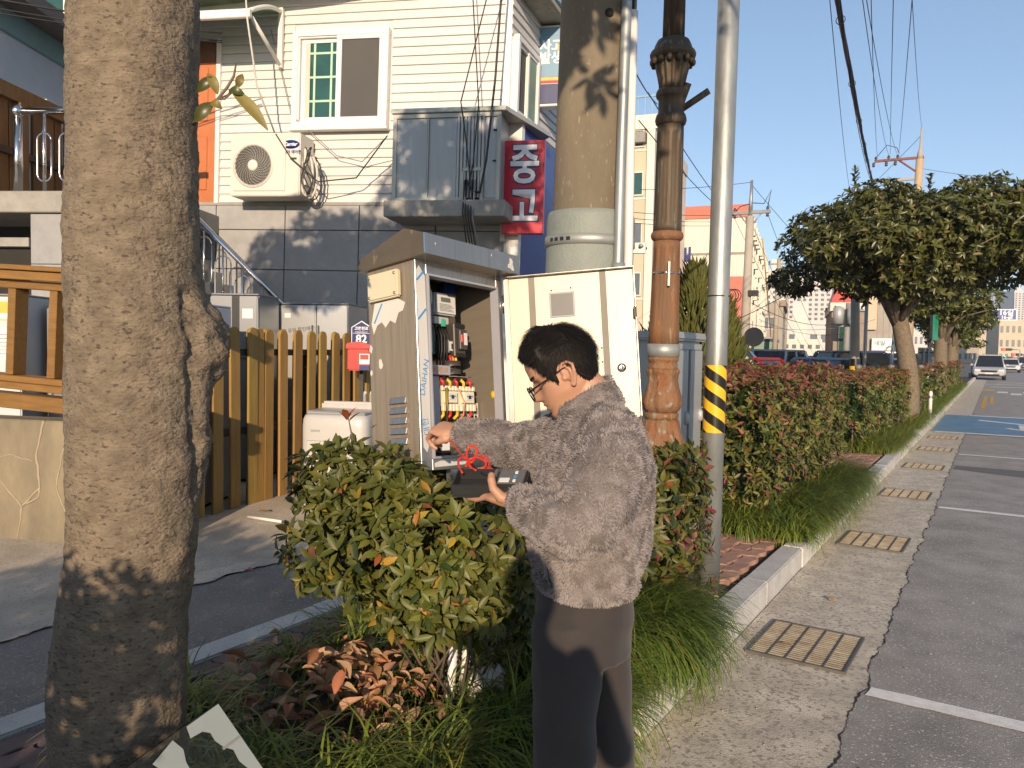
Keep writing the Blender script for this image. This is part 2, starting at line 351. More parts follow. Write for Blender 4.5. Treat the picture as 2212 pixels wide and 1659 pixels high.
# ================================================================== white clapboard house behind the fence
mat('siding', (0.66, 0.645, 0.615), 0.55, var=0.10, scale=3, st=(1, 1, 4), bump=0.08, bscale=30, rnd=0.03)
mat('white_pvc', (0.78, 0.76, 0.72), 0.4, var=0.06, scale=4)
mat('win_glass', (0.045, 0.05, 0.052), 0.06, var=0.2, scale=2, spec=0.8)
mat('win_glass_green', (0.03, 0.10, 0.085), 0.08, var=0.35, scale=2.5, spec=0.7)
mat('screen_mesh', (0.085, 0.083, 0.08), 0.8, var=0.1, scale=3)
mat('green_grid', (0.42, 0.62, 0.46), 0.5, var=0.1)
mat('curtain', (0.62, 0.58, 0.5), 0.8, var=0.2, scale=5, st=(6, 6, 0.3))
mat('granite_tile', (0.32, 0.322, 0.325), 0.6, var=0.22, scale=5, speck=(0.40, 0.40, 0.40), speckscale=190, speckth=0.6, rnd=0.10, bump=0.12, bscale=150, bdist=0.004)
mat('joint_dark', (0.03, 0.035, 0.05), 0.8)
mat('orange_door', (0.50, 0.16, 0.055), 0.5, var=0.15, scale=4)
mat('door_dark', (0.14, 0.06, 0.03), 0.6)
mat('green_poly', (0.30, 0.46, 0.36), 0.4, var=0.15, scale=3, trl=0.3)
mat('mossy_slab', (0.40, 0.38, 0.30), 0.85, var=0.4, scale=4, speck=(0.2, 0.2, 0.13), speckscale=20)
mat('concrete', (0.34, 0.33, 0.30), 0.85, var=0.3, scale=4, speck=(0.2, 0.2, 0.19), speckscale=80, bump=0.2, bscale=90, bdist=0.005)
mat('corr_steel', (0.40, 0.42, 0.42), 0.5, 0.35, var=0.12, scale=4, st=(6, 1, 0.4))
mat('box_trim', (0.46, 0.47, 0.42), 0.5, 0.2, var=0.15, scale=5)
mat('sign_red', (0.52, 0.012, 0.035), 0.35, var=0.12, scale=2)
mat('sign_white', (0.78, 0.78, 0.78), 0.4, var=0.04)
mat('sign_navy', (0.02, 0.03, 0.12), 0.35, var=0.1)
mat('sign_blue', (0.045, 0.075, 0.30), 0.35, var=0.15, scale=1.5)
mat('sign_lightblue', (0.16, 0.30, 0.42), 0.35, var=0.1)
mat('sign_yellow', (0.75, 0.5, 0.08), 0.4)
mat('cable_black', (0.015, 0.015, 0.016), 0.55, var=0.2)
mat('cable_grey', (0.24, 0.24, 0.24), 0.6)
mat('steel_polish', (0.62, 0.63, 0.64), 0.18, 1.0, var=0.08, scale=3)
mat('ac_white', (0.66, 0.63, 0.56), 0.45, var=0.08, scale=3)
mat('ac_grille', (0.50, 0.48, 0.43), 0.5)
mat('ac_dark', (0.045, 0.045, 0.045), 0.7)
mat('logo_blue', (0.01, 0.03, 0.20), 0.35)
mat('teal_metal', (0.05, 0.13, 0.13), 0.5, 0.2, var=0.2)
mat('foam_wrap', (0.62, 0.60, 0.54), 0.8, var=0.2, scale=20, bump=0.3, bscale=40)

HC = at(1075, 753.5, 9.5)
house = thing('white_house', 'two-storey house clad in white clapboard above dark granite tiles', 'house', HC, (0, RAD(1.2), RAD(20.5)))
house.location.z = 0
Z0 = 3.33     # floor level of the upper storey
core = G().b2(-5.2, -0.02, 0.045, 5, 0.1, 6.1).obj('siding_wall', 'siding', house)
# opening for the window is modelled as a deep frame standing on the wall; boards stop at its jambs
wx0, wx1, wz0, wz1 = -2.84, -1.55, 4.27, 5.49
pitch = 0.1135
brd = {}
def board(x0, x1, z):
    key = (round(x0, 2), round(x1, 2))
    if key not in brd:
        brd[key] = G().prism([(0.0, 0), (-0.030, 0.004), (-0.030, 0.018), (-0.008, pitch-0.002), (0.0, pitch-0.002)], x0, x1, 'x').mesh('siding_board', 'siding')
    link('siding_board', brd[key], core, (0, 0.045, z))
z = Z0+0.01
while z < 6.05:
    if z+pitch > wz0-0.02 and z < wz1+0.01:
        board(-3.9, wx0-0.02, z); board(wx1+0.02, -0.09, z)
    elif z > 5.45: board(-5.1, -0.09, z)
    else: board(-3.9, -0.09, z)
    z += pitch
G().b2(-0.09, 0.0, -0.01, 0.1, Z0, 6.1).obj('corner_post', 'white_pvc', house, 0.006)
G().b2(-3.95, -3.89, -0.02, 0.1, Z0, 5.46).obj('door_trim', 'white_pvc', house, 0.004)
# upstairs sliding window
win = link('window', None, house)
def frame(x0, x1, z0, z1, t, y0, y1, m='white_pvc', parent=None, name='frame'):
    g = G(); g.b2(x0, x1, y0, y1, z0, z0+t); g.b2(x0, x1, y0, y1, z1-t, z1); g.b2(x0, x0+t, y0+.001, y1-.001, z0+t, z1-t); g.b2(x1-t, x1, y0+.001, y1-.001, z0+t, z1-t)
    return g.obj(name, m, parent, 0.004)
frame(wx0, wx1, wz0, wz1, 0.075, -0.075, 0.06, parent=win)
frame(wx0+0.05, wx1-0.05, wz0+0.05, wz1-0.05, 0.045, -0.055, 0.05, parent=win)
G().b2(wx0-0.02, wx1+0.02, -0.10, 0.02, wz0-0.035, wz0-0.001).obj('sill', 'white_pvc', win, 0.005)
frame(wx0+0.10, -2.16, wz0+0.09, wz1-0.09, 0.055, -0.018, 0.012, parent=win, name='inner_sash')
G().b2(wx0+0.15, -2.2, 0.0, 0.008, wz0+0.14, wz1-0.14).obj('pane', 'win_glass_green', win)
gg = link('grid', None, win)
gr = G()
for xx in (-2.56, -2.33): gr.b2(xx-0.014, xx+0.014, -0.008, -0.001, wz0+0.14, wz1-0.14)
for zz in (4.62, 4.92, 5.22): gr.b2(wx0+0.15, -2.2, -0.009, -0.0005, zz-0.014, zz+0.014)
bpy.data.objects.remove(gg); gr.obj('muntin_grid', 'green_grid', win)
G().b2(wx0+0.13, wx0+0.22, -0.014, -0.011, wz0+0.14, wz1-0.14).obj('curtain', 'curtain', win)
frame(-2.24, wx1-0.05, wz0+0.06, wz1-0.06, 0.07, -0.068, -0.03, parent=win, name='outer_sash')
G().b2(-2.18, wx1-0.11, -0.05, -0.043, wz0+0.13, wz1-0.13).obj('insect_screen', 'screen_mesh', win)
# granite tiles of the ground storey
wall = link('granite_wall', G().b2(-5.2, 0.0, 0.03, 0.044, 0.1, Z0).mesh('granite_wall', 'joint_dark'), house)
rows = [(Z0-0.03, 2.99), (2.98, 2.475), (2.465, 1.96), (1.95, 1.45), (1.44, 0.93), (0.92, 0.4)]
cols = [-5.2, -4.93, -3.92, -2.925, -1.90, -0.88, 0.0]
for z1, z0 in rows:
    for a, b in zip(cols, cols[1:]):
        link('granite_tile', G().b2(a+0.006, b-0.006, -0.005, 0.03, z0, z1).mesh('granite_tile', 'granite_tile', 0.003), wall)
G().b2(-5.2, 0.0, -0.015, 0.04, Z0-0.03, Z0+0.012).obj('ledge_trim', 'concrete', house, 0.004)
# upper slab with mossy underside
sl_ = G().prism([(-4.9, 5.86), (-2.6, 5.98), (-1.2, 6.10), (-1.2, 6.35), (-4.9, 6.2)], -0.62, 0.04, 'y').obj('roof_slab', 'mossy_slab', house)
G().prism([(-5.0, 6.02), (-1.0, 6.28), (-1.0, 6.5), (-5.0, 6.3)], -0.66, -0.625, 'y').obj('fascia', 'white_pvc', house, 0.003)
G().b2(-5.0, 0.0, 0.05, 5, 6.3, 8.5).obj('upper_wall', 'siding', house)
# orange door
dr = link('door', G().b2(-5.0, -3.955, -0.01, 0.04, Z0, 5.42).mesh('door', 'orange_door'), house)
G().b2(-5.0, -3.955, -0.03, 0.045, 5.16, 5.44).obj('transom', 'door_dark', dr)
for zz in (3.5, 4.4): G().b2(-4.9, -4.06, -0.024, -0.008, zz, zz+0.7).obj('panel', 'orange_door', dr, 0.012)
# green canopy
ca = link('canopy', None, house)
cg = G(); n = 10
prof = [(-0.78 + 0.80*math.sin(RAD(90*i/n)), 5.42 + 0.36*(1-math.cos(RAD(90*i/n)))**0.6*1.0) for i in range(n+1)]
pr = [(-0.78+0.78*t/n, 5.44+0.30*math.sin(RAD(90*t/n))) for t in range(n+1)]
for (y, z), (y2, z2) in zip(pr, pr[1:]): cg.add([(-5.2, y, z), (-3.03, y, z), (-3.03, y2, z2), (-5.2, y2, z2), (-5.2, y, z+.012), (-3.03, y, z+.012), (-3.03, y2, z2+.012), (-5.2, y2, z2+.012)], [(0, 3, 2, 1), (4, 5, 6, 7), (0, 1, 5, 4), (2, 3, 7, 6), (1, 2, 6, 5)], 0, False)
cg.obj('canopy_sheet', 'green_poly', ca)
G().tube([(-3.03, y, z+0.01) for y, z in pr], 0.028, 6).obj('arch_frame', 'white_pvc', ca)
G().b2(-5.2, -3.0, -0.83, -0.77, 5.36, 5.46).obj('front_rail', 'white_pvc', ca, 0.008)
G().tube([(-3.03, -0.74, 5.40), (-3.03, -0.04, 5.08)], 0.03, 4).obj('brace', 'white_pvc', ca)
G().b2(-3.06, -3.0, -0.05, 0.0, 5.05, 5.8).obj('bracket', 'white_pvc', ca)
G().tube([(-3.6, -0.8, 5.75), (-3.06, -0.82, 5.62), (-3.02, -0.83, 5.3), (-2.96, -0.7, 4.6), (-2.9, -0.35, 4.12)], 0.012, 6).obj('rope', 'foam_wrap', ca)

# street front of the house (right wall)
fr = link('street_front', None, house); fr.rotation_euler = (0, 0, RAD(101.8-20.5))
fw = G().b2(0.0, 6.6, 0.02, 0.06, 0.1, 5.9).obj('front_wall', 'siding', fr)
bm_ = G().prism([(0.0, 0), (-0.030, 0.004), (-0.030, 0.018), (-0.008, pitch-0.002), (0.0, pitch-0.002)], 0.9, 3.2, 'x').mesh('siding_board', 'siding')
bm2 = G().prism([(0.0, 0), (-0.030, 0.004), (-0.030, 0.018), (-0.008, pitch-0.002), (0.0, pitch-0.002)], 0.0, 3.2, 'x').mesh('siding_board', 'siding')
z = 4.0
while z < 5.9:
    link('siding_board', bm2 if (z < 4.30 or z > 5.35) else bm_, fw, (0, 0.019, z)); z += pitch
w2 = link('window', None, fr)
frame(0.06, 0.9, 4.40, 5.38, 0.07, -0.08, 0.02, parent=w2); frame(0.12, 0.53, 4.46, 5.32, 0.05, -0.05, -0.01, parent=w2, name='inner_sash'); frame(0.47, 0.85, 4.46, 5.32, 0.05, -0.065, -0.045, parent=w2, name='outer_sash')
G().b2(0.16, 0.48, -0.02, -0.015, 4.5, 5.3).obj('pane', 'screen_mesh', w2); G().b2(0.52, 0.81, -0.055, -0.05, 4.5, 5.3).obj('pane', 'green_poly', w2)
eg = G().b2(-0.1, 3.6, -0.34, 0.3, 5.9, 5.97).obj('eave', 'mossy_slab', fr)
em = G()
for i in range(40): em.prism([(-0.35, 5.97), (-0.35, 6.0+0.015*(i % 2)), (0.3, 6.13)], -0.1+i*0.0925, -0.1+(i+1)*0.0925, 'x')
em.obj('metal_roof', 'teal_metal', fr)
tag(G().b2(0.02, 6.6, -0.16, 0.015, 2.45, 4.3).obj('fascia_sign', 'sign_blue', fr), 'blue shop fascia along the street front')
G().b2(0.0, 0.10, -0.18, 0.016, 0.2, 4.3).obj('sign_end', 'white_pvc', fr)
G().b2(0.02, 6.6, -0.19, 0.014, 2.36, 2.44).obj('sign_edge', 'sign_white', fr)
text('lettering', '전', 0.9, 'sign_white', fr, wallmx(6.1, -0.163, 3.3), 0.02)
G().b2(0.1, 6.6, -0.02, 0.03, 0.15, 2.35).obj('shop_front', 'win_glass', fr)

# ---- projecting signs
rs = thing('red_shop_sign', 'red projecting shop sign with white outlined lettering on the house corner', 'sign', HC, (0, RAD(0.6), RAD(20.5))); rs.location.z = 0
G().b2(0.04, 0.535, -0.20, -0.10, 2.93, 4.03).obj('sign_box', 'sign_red', rs, 0.006)
G().b2(0.0, 0.05, -0.12, 0.0, 2.85, 4.1).obj('mount', 'box_trim', rs)
for zz in (3.9, 3.55, 3.15): G().b2(0.005, 0.07, -0.19, -0.09, zz-0.035, zz+0.035).obj('bracket', 'steel_polish', rs)
for c, zz in (('중', 3.72), ('고', 3.22)):
    o1 = text('letter_outline', c, 0.50, 'sign_navy', rs, wallmx(0.30, -0.2035, zz), 0.028, 0.001, 0.80)
    text('letter', c, 0.50, 'sign_white', rs, wallmx(0.30, -0.208, zz), 0.012, 0.001, 0.80)
ps = thing('pale_projecting_sign', 'pale blue projecting lightbox sign beside the upstairs window', 'sign', HC, (0, 0, RAD(20.5))); ps.location.z = 0
def frp(x, y, z): # point on street front -> house frame
    a = RAD(101.8-20.5); return (x*math.cos(a)-y*math.sin(a), x*math.sin(a)+y*math.cos(a), z)
px_, py_, _ = frp(1.15, -0.06, 0)
G().b2(px_, px_+0.62, py_-0.1, py_+0.1, 4.80, 5.86).obj('sign_box', 'white_pvc', ps, 0.01)
G().b2(px_+0.03, px_+0.60, py_-0.106, py_-0.099, 5.18, 5.83).obj('panel', 'sign_lightblue', ps); G().b2(px_+0.03, px_+0.60, py_-0.106, py_-0.099, 4.83, 5.09).obj('panel', 'sign_navy', ps)
G().b2(px_+0.03, px_+0.60, py_-0.107, py_-0.099, 5.10, 5.13).obj('stripe', 'sign_red', ps); G().b2(px_+0.03, px_+0.60, py_-0.107, py_-0.099, 5.135, 5.175).obj('stripe', 'sign_yellow', ps)
text('lettering', '사고\n발생', 0.17, 'sign_white', ps, wallmx(px_+0.2, py_-0.108, 5.5), 0.004)
text('lettering', '안전', 0.22, 'sign_yellow', ps, wallmx(px_+0.47, py_-0.108, 5.5), 0.004)

# ---- corrugated steel box on a concrete ledge
bx = thing('corrugated_box', 'grey corrugated steel enclosure on a concrete ledge at the house corner', 'enclosure', HC, (0, RAD(0.8), RAD(20.5))); bx.location.z = 0
G().b2(-1.30, 0.16, -0.66, 0.0, 3.06, 3.25).obj('concrete_ledge', 'concrete', bx, 0.01)
G().b2(-1.24, 0.04, -0.5, -0.006, 3.255, 4.27).obj('body', 'corr_steel', bx)
def sheetp(x0, x1, z0, z1, n, name, d=0.012):
    g = G()
    for i in range(n):
        a = x0+(x1-x0)*i/n; b = x0+(x1-x0)*(i+0.62)/n
        g.b2(a, b, -0.5-d, -0.499, z0, z1)
    return g.obj(name, 'corr_steel', bx)
G().b2(-1.22, -0.83, -0.512, -0.499, 3.30, 4.24).obj('smooth_panel', 'corr_steel', bx); sheetp(-1.21, -0.84, 3.3, 4.24, 16, 'ribbed_panel', 0.014)
G().b2(-0.80, -0.47, -0.512, -0.499, 3.30, 4.24).obj('smooth_panel', 'corr_steel', bx); sheetp(-0.79, -0.48, 3.3, 4.24, 14, 'ribbed_panel', 0.014)
sheetp(-0.46, -0.12, 3.3, 4.24, 8, 'deep_rib_panel', 0.028)
G().b2(-0.12, 0.03, -0.513, -0.499, 3.3, 4.24).obj('door_panel', 'corr_steel', bx)
for x0, x1, z0, z1 in ((-1.25, 0.06, 4.225, 4.275), (-1.25, -0.33, 3.25, 3.305), (-1.25, -1.20, 3.305, 4.225), (0.015, 0.06, 3.27, 4.225), (-0.82, -0.805, 3.305, 4.225)): G().b2(x0, x1, -0.535, -0.51, z0, z1).obj('trim', 'box_trim', bx, 0.003)
G().b2(-1.27, 0.12, -0.56, 0.02, 4.28, 4.335).obj('lid', 'box_trim', bx, 0.006)
G().prism([(0.12, -0.56), (0.45, 0.6), (0.25, 0.9), (0.0, 0.02)], 4.281, 4.333).obj('canopy_wing', 'box_trim', bx)
G().b2(-0.37, -0.17, -0.516, -0.505, 3.2, 3.60).obj('cable_hole', 'pit', bx); 
for x0, x1, z0, z1 in ((-0.41, -0.37, 3.22, 3.60), (-0.17, -0.135, 3.22, 3.60), (-0.38, -0.16, 3.605, 3.64)): G().b2(x0, x1, -0.54, -0.512, z0, z1).obj('hole_trim', 'box_trim', bx)
for zz in (4.07, 3.72): G().b2(-0.03, 0.05, -0.53, -0.512, zz-.008, zz+.008).obj('latch', 'cable_black', bx)

# ---- air conditioner
ac = thing('air_conditioner', 'cream outdoor air conditioner with round fan grille on the granite ledge', 'air conditioner', HC, (0, RAD(1.2), RAD(20.5))); ac.location.z = 0
ax0, ax1, az0, az1, af = -3.48, -2.53, 3.345, 4.12, -0.40
G().b2(ax0, ax1, af, -0.03, az0, az1).obj('housing', 'ac_white', ac, 0.012, 2)
G().b2(ax0+0.05, -2.72, af-0.012, af+0.001, az0+0.06, az1-0.10).obj('front_panel', 'ac_white', ac, 0.006)
fcx, fcz, frr = -3.155, 3.72, 0.275
G().lathe([(frr, 0.0), (frr, 0.012), (frr-0.03, 0.012), (frr-0.03, 0.004)], 40, mx=Matrix.Translation((fcx, af-0.010, fcz)) @ Matrix.Rotation(math.pi/2, 4, 'X')).obj('fan_ring', 'ac_white', ac)
G().lathe([(frr-0.025, 0.0), (frr-0.025, 0.006)], 40, mx=Matrix.Translation((fcx, af-0.011, fcz)) @ Matrix.Rotation(math.pi/2, 4, 'X')).obj('fan_well', 'ac_dark', ac)
gl = G()
for r in [0.07+0.0185*i for i in range(11)]:
    pts = [(fcx+r*math.cos(2*math.pi*i/40), af-0.024, fcz+r*math.sin(2*math.pi*i/40)) for i in range(41)]; gl.tube(pts, 0.0026, 3, caps=False)
for k in range(26):
    a0 = 2*math.pi*k/26; pts = []
    for i in range(7):
        r = 0.055+0.2*i/6; a = a0+0.9*(i/6)**1.2; pts.append((fcx+r*math.cos(a), af-0.027, fcz+r*math.sin(a)))
    gl.tube(pts, 0.003, 3, caps=False)
gl.obj('fan_grille', 'ac_grille', ac)
G().lathe([(0.068, 0), (0.068, 0.012), (0.055, 0.018), (0.001, 0.02)], 24, mx=Matrix.Translation((fcx, af-0.018, fcz)) @ Matrix.Rotation(math.pi/2, 4, 'X')).obj('hub', 'ac_white', ac)
G().lathe([(0.001, 0), (0.115, 0), (0.115, 0.003), (0.001, 0.0031)], 32, mx=Matrix.Translation((-2.655, af-0.003, 3.975)) @ Matrix.Diagonal((1, 1, 0.46, 1)) @ Matrix.Rotation(math.pi/2, 4, 'X')).obj('badge', 'logo_blue', ac)
text('badge_text', 'Carrier', 0.058, 'sign_white', ac, wallmx(-2.655, af-0.008, 3.975) @ Matrix([[1, .25, 0, 0], [0, 1, 0, 0], [0, 0, 1, 0], [0, 0, 0, 1]]), 0.002, 0.0008)
text('lettering', '캐리어 에어컨', 0.05, 'logo_blue', ac, wallmx(-2.655, af-0.003, 3.88), 0.0012, 0.0008)
G().b2(-2.66, -2.575, af-0.004, af, 3.79, 3.815).obj('handle_slot', 'ac_dark', ac)
G().b2(ax1, ax1+0.03, -0.3, -0.06, 3.5, 3.95).obj('valve_cover', 'ac_white', ac, 0.006)
hp = link('hose_coil', None, ac)
for k in range(3):
    off = 0.03*k
    pts = [(ax1+0.06+off*0.6+0.10*math.sin(2*math.pi*i/14)*(0.8+0.2*k), -0.33+0.05*k, 3.62+0.26*math.cos(2*math.pi*i/14)-0.02*k) for i in range(13)]
    G().tube(pts, 0.017 if k < 2 else 0.009, 6).obj('hose', 'foam_wrap' if k < 2 else 'cable_black', hp)
for k in range(4):
    pts = [(ax1+0.05+0.02*k+0.05*math.sin(i*0.9+k), -0.36, 3.95-0.58*i/8) for i in range(9)]
    G().tube(pts, 0.007, 5).obj('wire', 'cable_black', hp)

# ---- stair rail and stairs in front of the granite wall
sr = thing('stair_railing', 'stainless stair handrail with looped balusters against the granite wall', 'railing', HC, (0, 0, RAD(20.5))); sr.location.z = 0
ra, rb = Vector((-4.1, -0.95, 3.60)), Vector((-2.28, -0.95, 1.93))
G().tube([ra, rb], 0.033, 12).obj('handrail', 'steel_polish', sr)
for k in range(7):
    t = 0.1+0.14*k; p = ra.lerp(rb, t); base = p.z-0.85
    G().tube([p, (p.x, p.y, base)], 0.013, 8).obj('baluster', 'steel_polish', sr)
    bl = G()
    for j in range(5): bl.sphere((p.x, p.y, p.z-0.36-0.02*j), (0.018, 0.018, 0.008), 8, 4); bl.sphere((p.x, p.y, p.z-0.56-0.02*j), (0.018, 0.018, 0.008), 8, 4)
    bl.obj('bead', 'steel_polish', sr)
    lp = [(p.x+0.105*math.cos(a), p.y, p.z-0.24+0.105*math.sin(a)) for a in [math.pi*i/10 for i in range(11)]]
    lp2 = [(p.x-0.105, p.y, p.z-0.62)] ; lp3 = [(p.x+0.105*math.cos(a), p.y, p.z-0.62+0.105*math.sin(a)) for a in [math.pi+math.pi*i/10 for i in range(11)]]
    G().tube(lp+lp3+[lp[0]], 0.008, 6).obj('loop', 'steel_polish', sr)
st = thing('concrete_stair', 'concrete outside stair climbing beside the granite wall', 'stair', HC, (0, 0, RAD(20.5))); st.location.z = 0
for k in range(12): G().b2(-2.3-0.16*(k+1), -2.3-0.16*k, -1.0, -0.01, 0.1, 1.0+0.165*k).obj('step', 'concrete', st)

# ---- cables hanging over the house front
def cable(name, pts, r, m, label, group=None, n=6, sag=0.0, steps=14):
    P = [Vector(p) for p in pts]; out = []
    for a, b in zip(P, P[1:]):
        for i in range(steps): 
            t = i/steps; q = a.lerp(b, t); q.z -= sag*4*t*(1-t)*(b-a).length; out.append(q)
    out.append(P[-1])
    return tag(G().tube(out, r, n).obj(name, m), label, 'cable', group)
HM = Matrix.Translation((HC.x, HC.y, 0)) @ Matrix.Rotation(RAD(20.5), 4, 'Z')
def hl(x, y, z): return HM @ Vector((x, y, z))
cable('drop_cable', [hl(-0.26, -0.7, 6.4), hl(-0.12, -0.66, 4.33), hl(-0.2, -0.56, 3.7), hl(-0.24, -0.55, 3.5)], 0.008, 'cable_black', 'thin black cable crossing the clapboard into the steel box, left of the crossing pair', 'cables to the steel box')
cable('drop_cable', [hl(0.17, -0.7, 6.3), hl(-0.33, -0.66, 4.36), hl(-0.30, -0.6, 4.1), hl(-0.24, -0.55, 3.55)], 0.008, 'cable_black', 'black cable leaning left across the clapboard to the box lid', 'cables to the steel box')
cable('drop_cable', [hl(0.18, -0.72, 6.2), hl(0.08, -0.70, 4.6), hl(-0.02, -0.66, 3.7), hl(-0.10, -0.62, 3.34), hl(-0.20, -0.58, 3.36), hl(-0.28, -0.56, 3.5)], 0.014, 'cable_black', 'thick black cable looping down in front of the steel box', 'cables to the steel box')
for k in range(5):
    cable('tail_cable', [hl(-0.3+0.03*k, -0.55, 3.5), hl(-0.28+0.03*k, -0.70, 3.1-0.02*k), hl(-0.24+0.04*k, -0.5, 2.5), hl(-0.2+0.04*k, -0.3, 1.6)], 0.009, 'cable_black' if k < 4 else 'cable_grey', ('first', 'second', 'third', 'fourth', 'pale fifth')[k]+' cable hanging from the hole in the steel box', 'cables hanging from the steel box')
cable('wall_cable', [hl(-3.05, -0.03, 5.6), hl(-2.75, -0.06, 4.5), hl(-2.1, -0.10, 3.95), hl(-1.75, -0.12, 3.86), hl(-1.27, -0.5, 4.06)], 0.006, 'cable_grey', 'grey wires sagging below the upstairs window')
cable('wall_cable', [hl(-2.75, -0.45, 4.15), hl(-2.55, -0.44, 3.85), hl(-2.2, -0.42, 3.56), hl(-1.75, -0.3, 3.62), hl(-1.27, -0.52, 4.05)], 0.0085, 'cable_black', 'black cable swinging from the air conditioner to the steel box')
# ================================================================== yard: picket fence, appliances, stucco wall, timber railing, neighbours
mat('picket_wood', (0.36, 0.21, 0.055), 0.7, var=0.38, scale=3.0, st=(14, 14, 1.2), rnd=0.16, hue=0.012, col2=(0.24, 0.155, 0.035), bump=0.15, bscale=30)
mat('rail_wood', (0.25, 0.128, 0.028), 0.65, var=0.35, scale=3.0, st=(1.5, 12, 12), rnd=0.10, speck=(0.16, 0.07, 0.015), speckscale=5, speckth=0.68)
mat('black_steel', (0.03, 0.03, 0.028), 0.5, 0.3, var=0.3, speck=(0.22, 0.2, 0.15), speckscale=22, speckth=0.66)
mat('stucco', (0.29, 0.24, 0.155), 0.85, var=0.45, scale=2.2, col2=(0.15, 0.13, 0.092), bump=0.2, bscale=25, st=(1, 1, 0.5))
mat('crack_filler', (0.40, 0.34, 0.24), 0.85, var=0.2)
mat('fridge_silver', (0.46, 0.47, 0.47), 0.35, 0.5, var=0.08, scale=2)
mat('fridge_grey', (0.25, 0.26, 0.27), 0.4, 0.35, var=0.08, scale=2)
mat('fridge_white', (0.55, 0.58, 0.60), 0.35, var=0.06, scale=2)
mat('fridge_pale', (0.50, 0.54, 0.62), 0.4, var=0.06, scale=2)
mat('washer_white', (0.50, 0.495, 0.48), 0.35, var=0.08, scale=3)
mat('dark_void', (0.03, 0.03, 0.03), 0.9)
mat('mail_red', (0.55, 0.025, 0.02), 0.4, var=0.15, scale=5)
mat('plate_blue', (0.012, 0.03, 0.16), 0.35)
mat('paper', (0.72, 0.72, 0.70), 0.7, var=0.05)
mat('ink', (0.03, 0.03, 0.04), 0.7)
mat('stucco_blue', (0.60, 0.66, 0.74), 0.8, var=0.10, scale=3, bump=0.2, bscale=18)
mat('teal_trim', (0.22, 0.38, 0.40), 0.6, var=0.12)
mat('roof_brown', (0.22, 0.17, 0.14), 0.6, var=0.2)
mat('deck_wood', (0.20, 0.12, 0.045), 0.75, var=0.35, scale=3, st=(6, 6, 1), rnd=0.15)

# ---- picket fence
f0, f1 = Vector((-5.47, 3.5, 0)), Vector((-6.3, 7.3, 0)); fd = (f1-f0).normalized(); fn = Vector((fd.y, -fd.x, 0)); fl = (f1-f0).length
pf = thing('picket_fence', 'yellow-brown timber picket fence on black steel rails', 'fence', f0, (0, 0, math.atan2(fd.y, fd.x)))
# local x along the fence, local -y towards the road
def picket_mesh(h): return G().prism([(-0.062, 0.06), (0.062, 0.06), (0.062, h-0.05), (0.042, h-0.012), (0.0, h), (-0.042, h-0.012), (-0.062, h-0.05)], -0.0125, 0.0125, 'y').mesh('picket', 'picket_wood', 0.004)
pms = [picket_mesh(1.66), picket_mesh(1.655), picket_mesh(1.665)]
x = 0.02; k = 0
while x < fl-0.05:
    link('picket', random.choice(pms), pf, (x, -0.045, 0.1-0.06), (random.uniform(-.01, .01), random.uniform(-.012, .012), 0))
    link('picket', random.choice(pms), pf, (x+0.115, 0.055, 0.1-0.06), (random.uniform(-.01, .01), random.uniform(-.012, .012), 0))
    x += 0.225; k += 1
    if k == 6: link('picket', pms[0], pf, (x-0.128, -0.045, 0.04)); 
for zz in (1.48, 0.78): G().b2(0, fl, -0.03, 0.04, zz-0.03, zz+0.03).obj('rail', 'black_steel', pf)
for xx in (0.5, 2.05, 3.6): G().b2(xx-0.03, xx+0.03, -0.028, 0.038, 0.1, 1.5).obj('post', 'black_steel', pf)

# ---- stucco retaining wall with timber railing
p0, p1 = at(-120, 1170, 5.75), at(330, 1200, 5.35); wd = (p1-p0); wd.z = 0; wl = wd.length; wang = math.atan2(wd.y, wd.x)
sw = thing('stucco_wall', 'low cracked tan stucco wall under the timber railing', 'wall', (p0.x, p0.y, 0), (0, 0, wang))
tz = 0.98
G().b2(0, wl, 0, 0.25, 0.08, tz).obj('wall_body', 'stucco', sw, 0.01)
cr = G()
def crack(pts, r):
    P = []
    for a, b in zip(pts, pts[1:]):
        for i in range(6):
            t = i/6; P.append((a[0]+(b[0]-a[0])*t+0.012*fbm((a[0]*7+t, a[1]*9, 2), 5), -0.001, a[1]+(b[1]-a[1])*t+0.012*fbm((a[0]*5, a[1]*3+t, 7), 5)))
    P.append((pts[-1][0], -0.001, pts[-1][1])); cr.tube(P, [r*random.uniform(.6, 1.3) for _ in P], 5)
for pts, r in (([(0.35, .98), (0.5, .7), (0.48, .55)], .006), ([(0.48, .55), (0.25, .5), (0.1, .3)], .005), ([(0.48, .55), (0.7, .35), (0.66, .1)], .006), ([(0.7, .35), (0.86, .5), (0.83, .72), (0.9, .98)], .009), ([(0.86, .5), (0.84, .42), (0.7, .35)], .007), ([(0.48, .7), (0.62, .72), (0.8, .68)], .004), ([(0.1, .98), (0.18, .6), (0.48, .55)], .004), ([(1.1, .98), (1.0, .5), (1.2, .1)], .006)): crack(pts, r)
cr.obj('filled_crack', 'crack_filler', sw)
tr = thing('timber_railing', 'orange-brown timber railing on top of the stucco wall', 'railing', (p0.x, p0.y, 0), (0, RAD(3.2), wang)); tr.location.z = 0.14
for a, b, y0, y1, nm in ((0.99, 1.10, 0.06, 0.2, 'bottom_rail'), (1.19, 1.235, 0.04, 0.22, 'lower_rail'), (1.14, 1.19, 0.0, 0.08, 'lower_rail'), (1.87, 1.93, 0.06, 0.2, 'upper_rail'), (1.932, 1.995, 0.0, 0.09, 'upper_rail'), (2.0, 2.035, -0.03, 0.25, 'cap_rail')):
    G().b2(-0.1, wl, y0, y1, a-0.05, b-0.05).obj(nm, 'rail_wood', tr, 0.004)
xx = 0.1
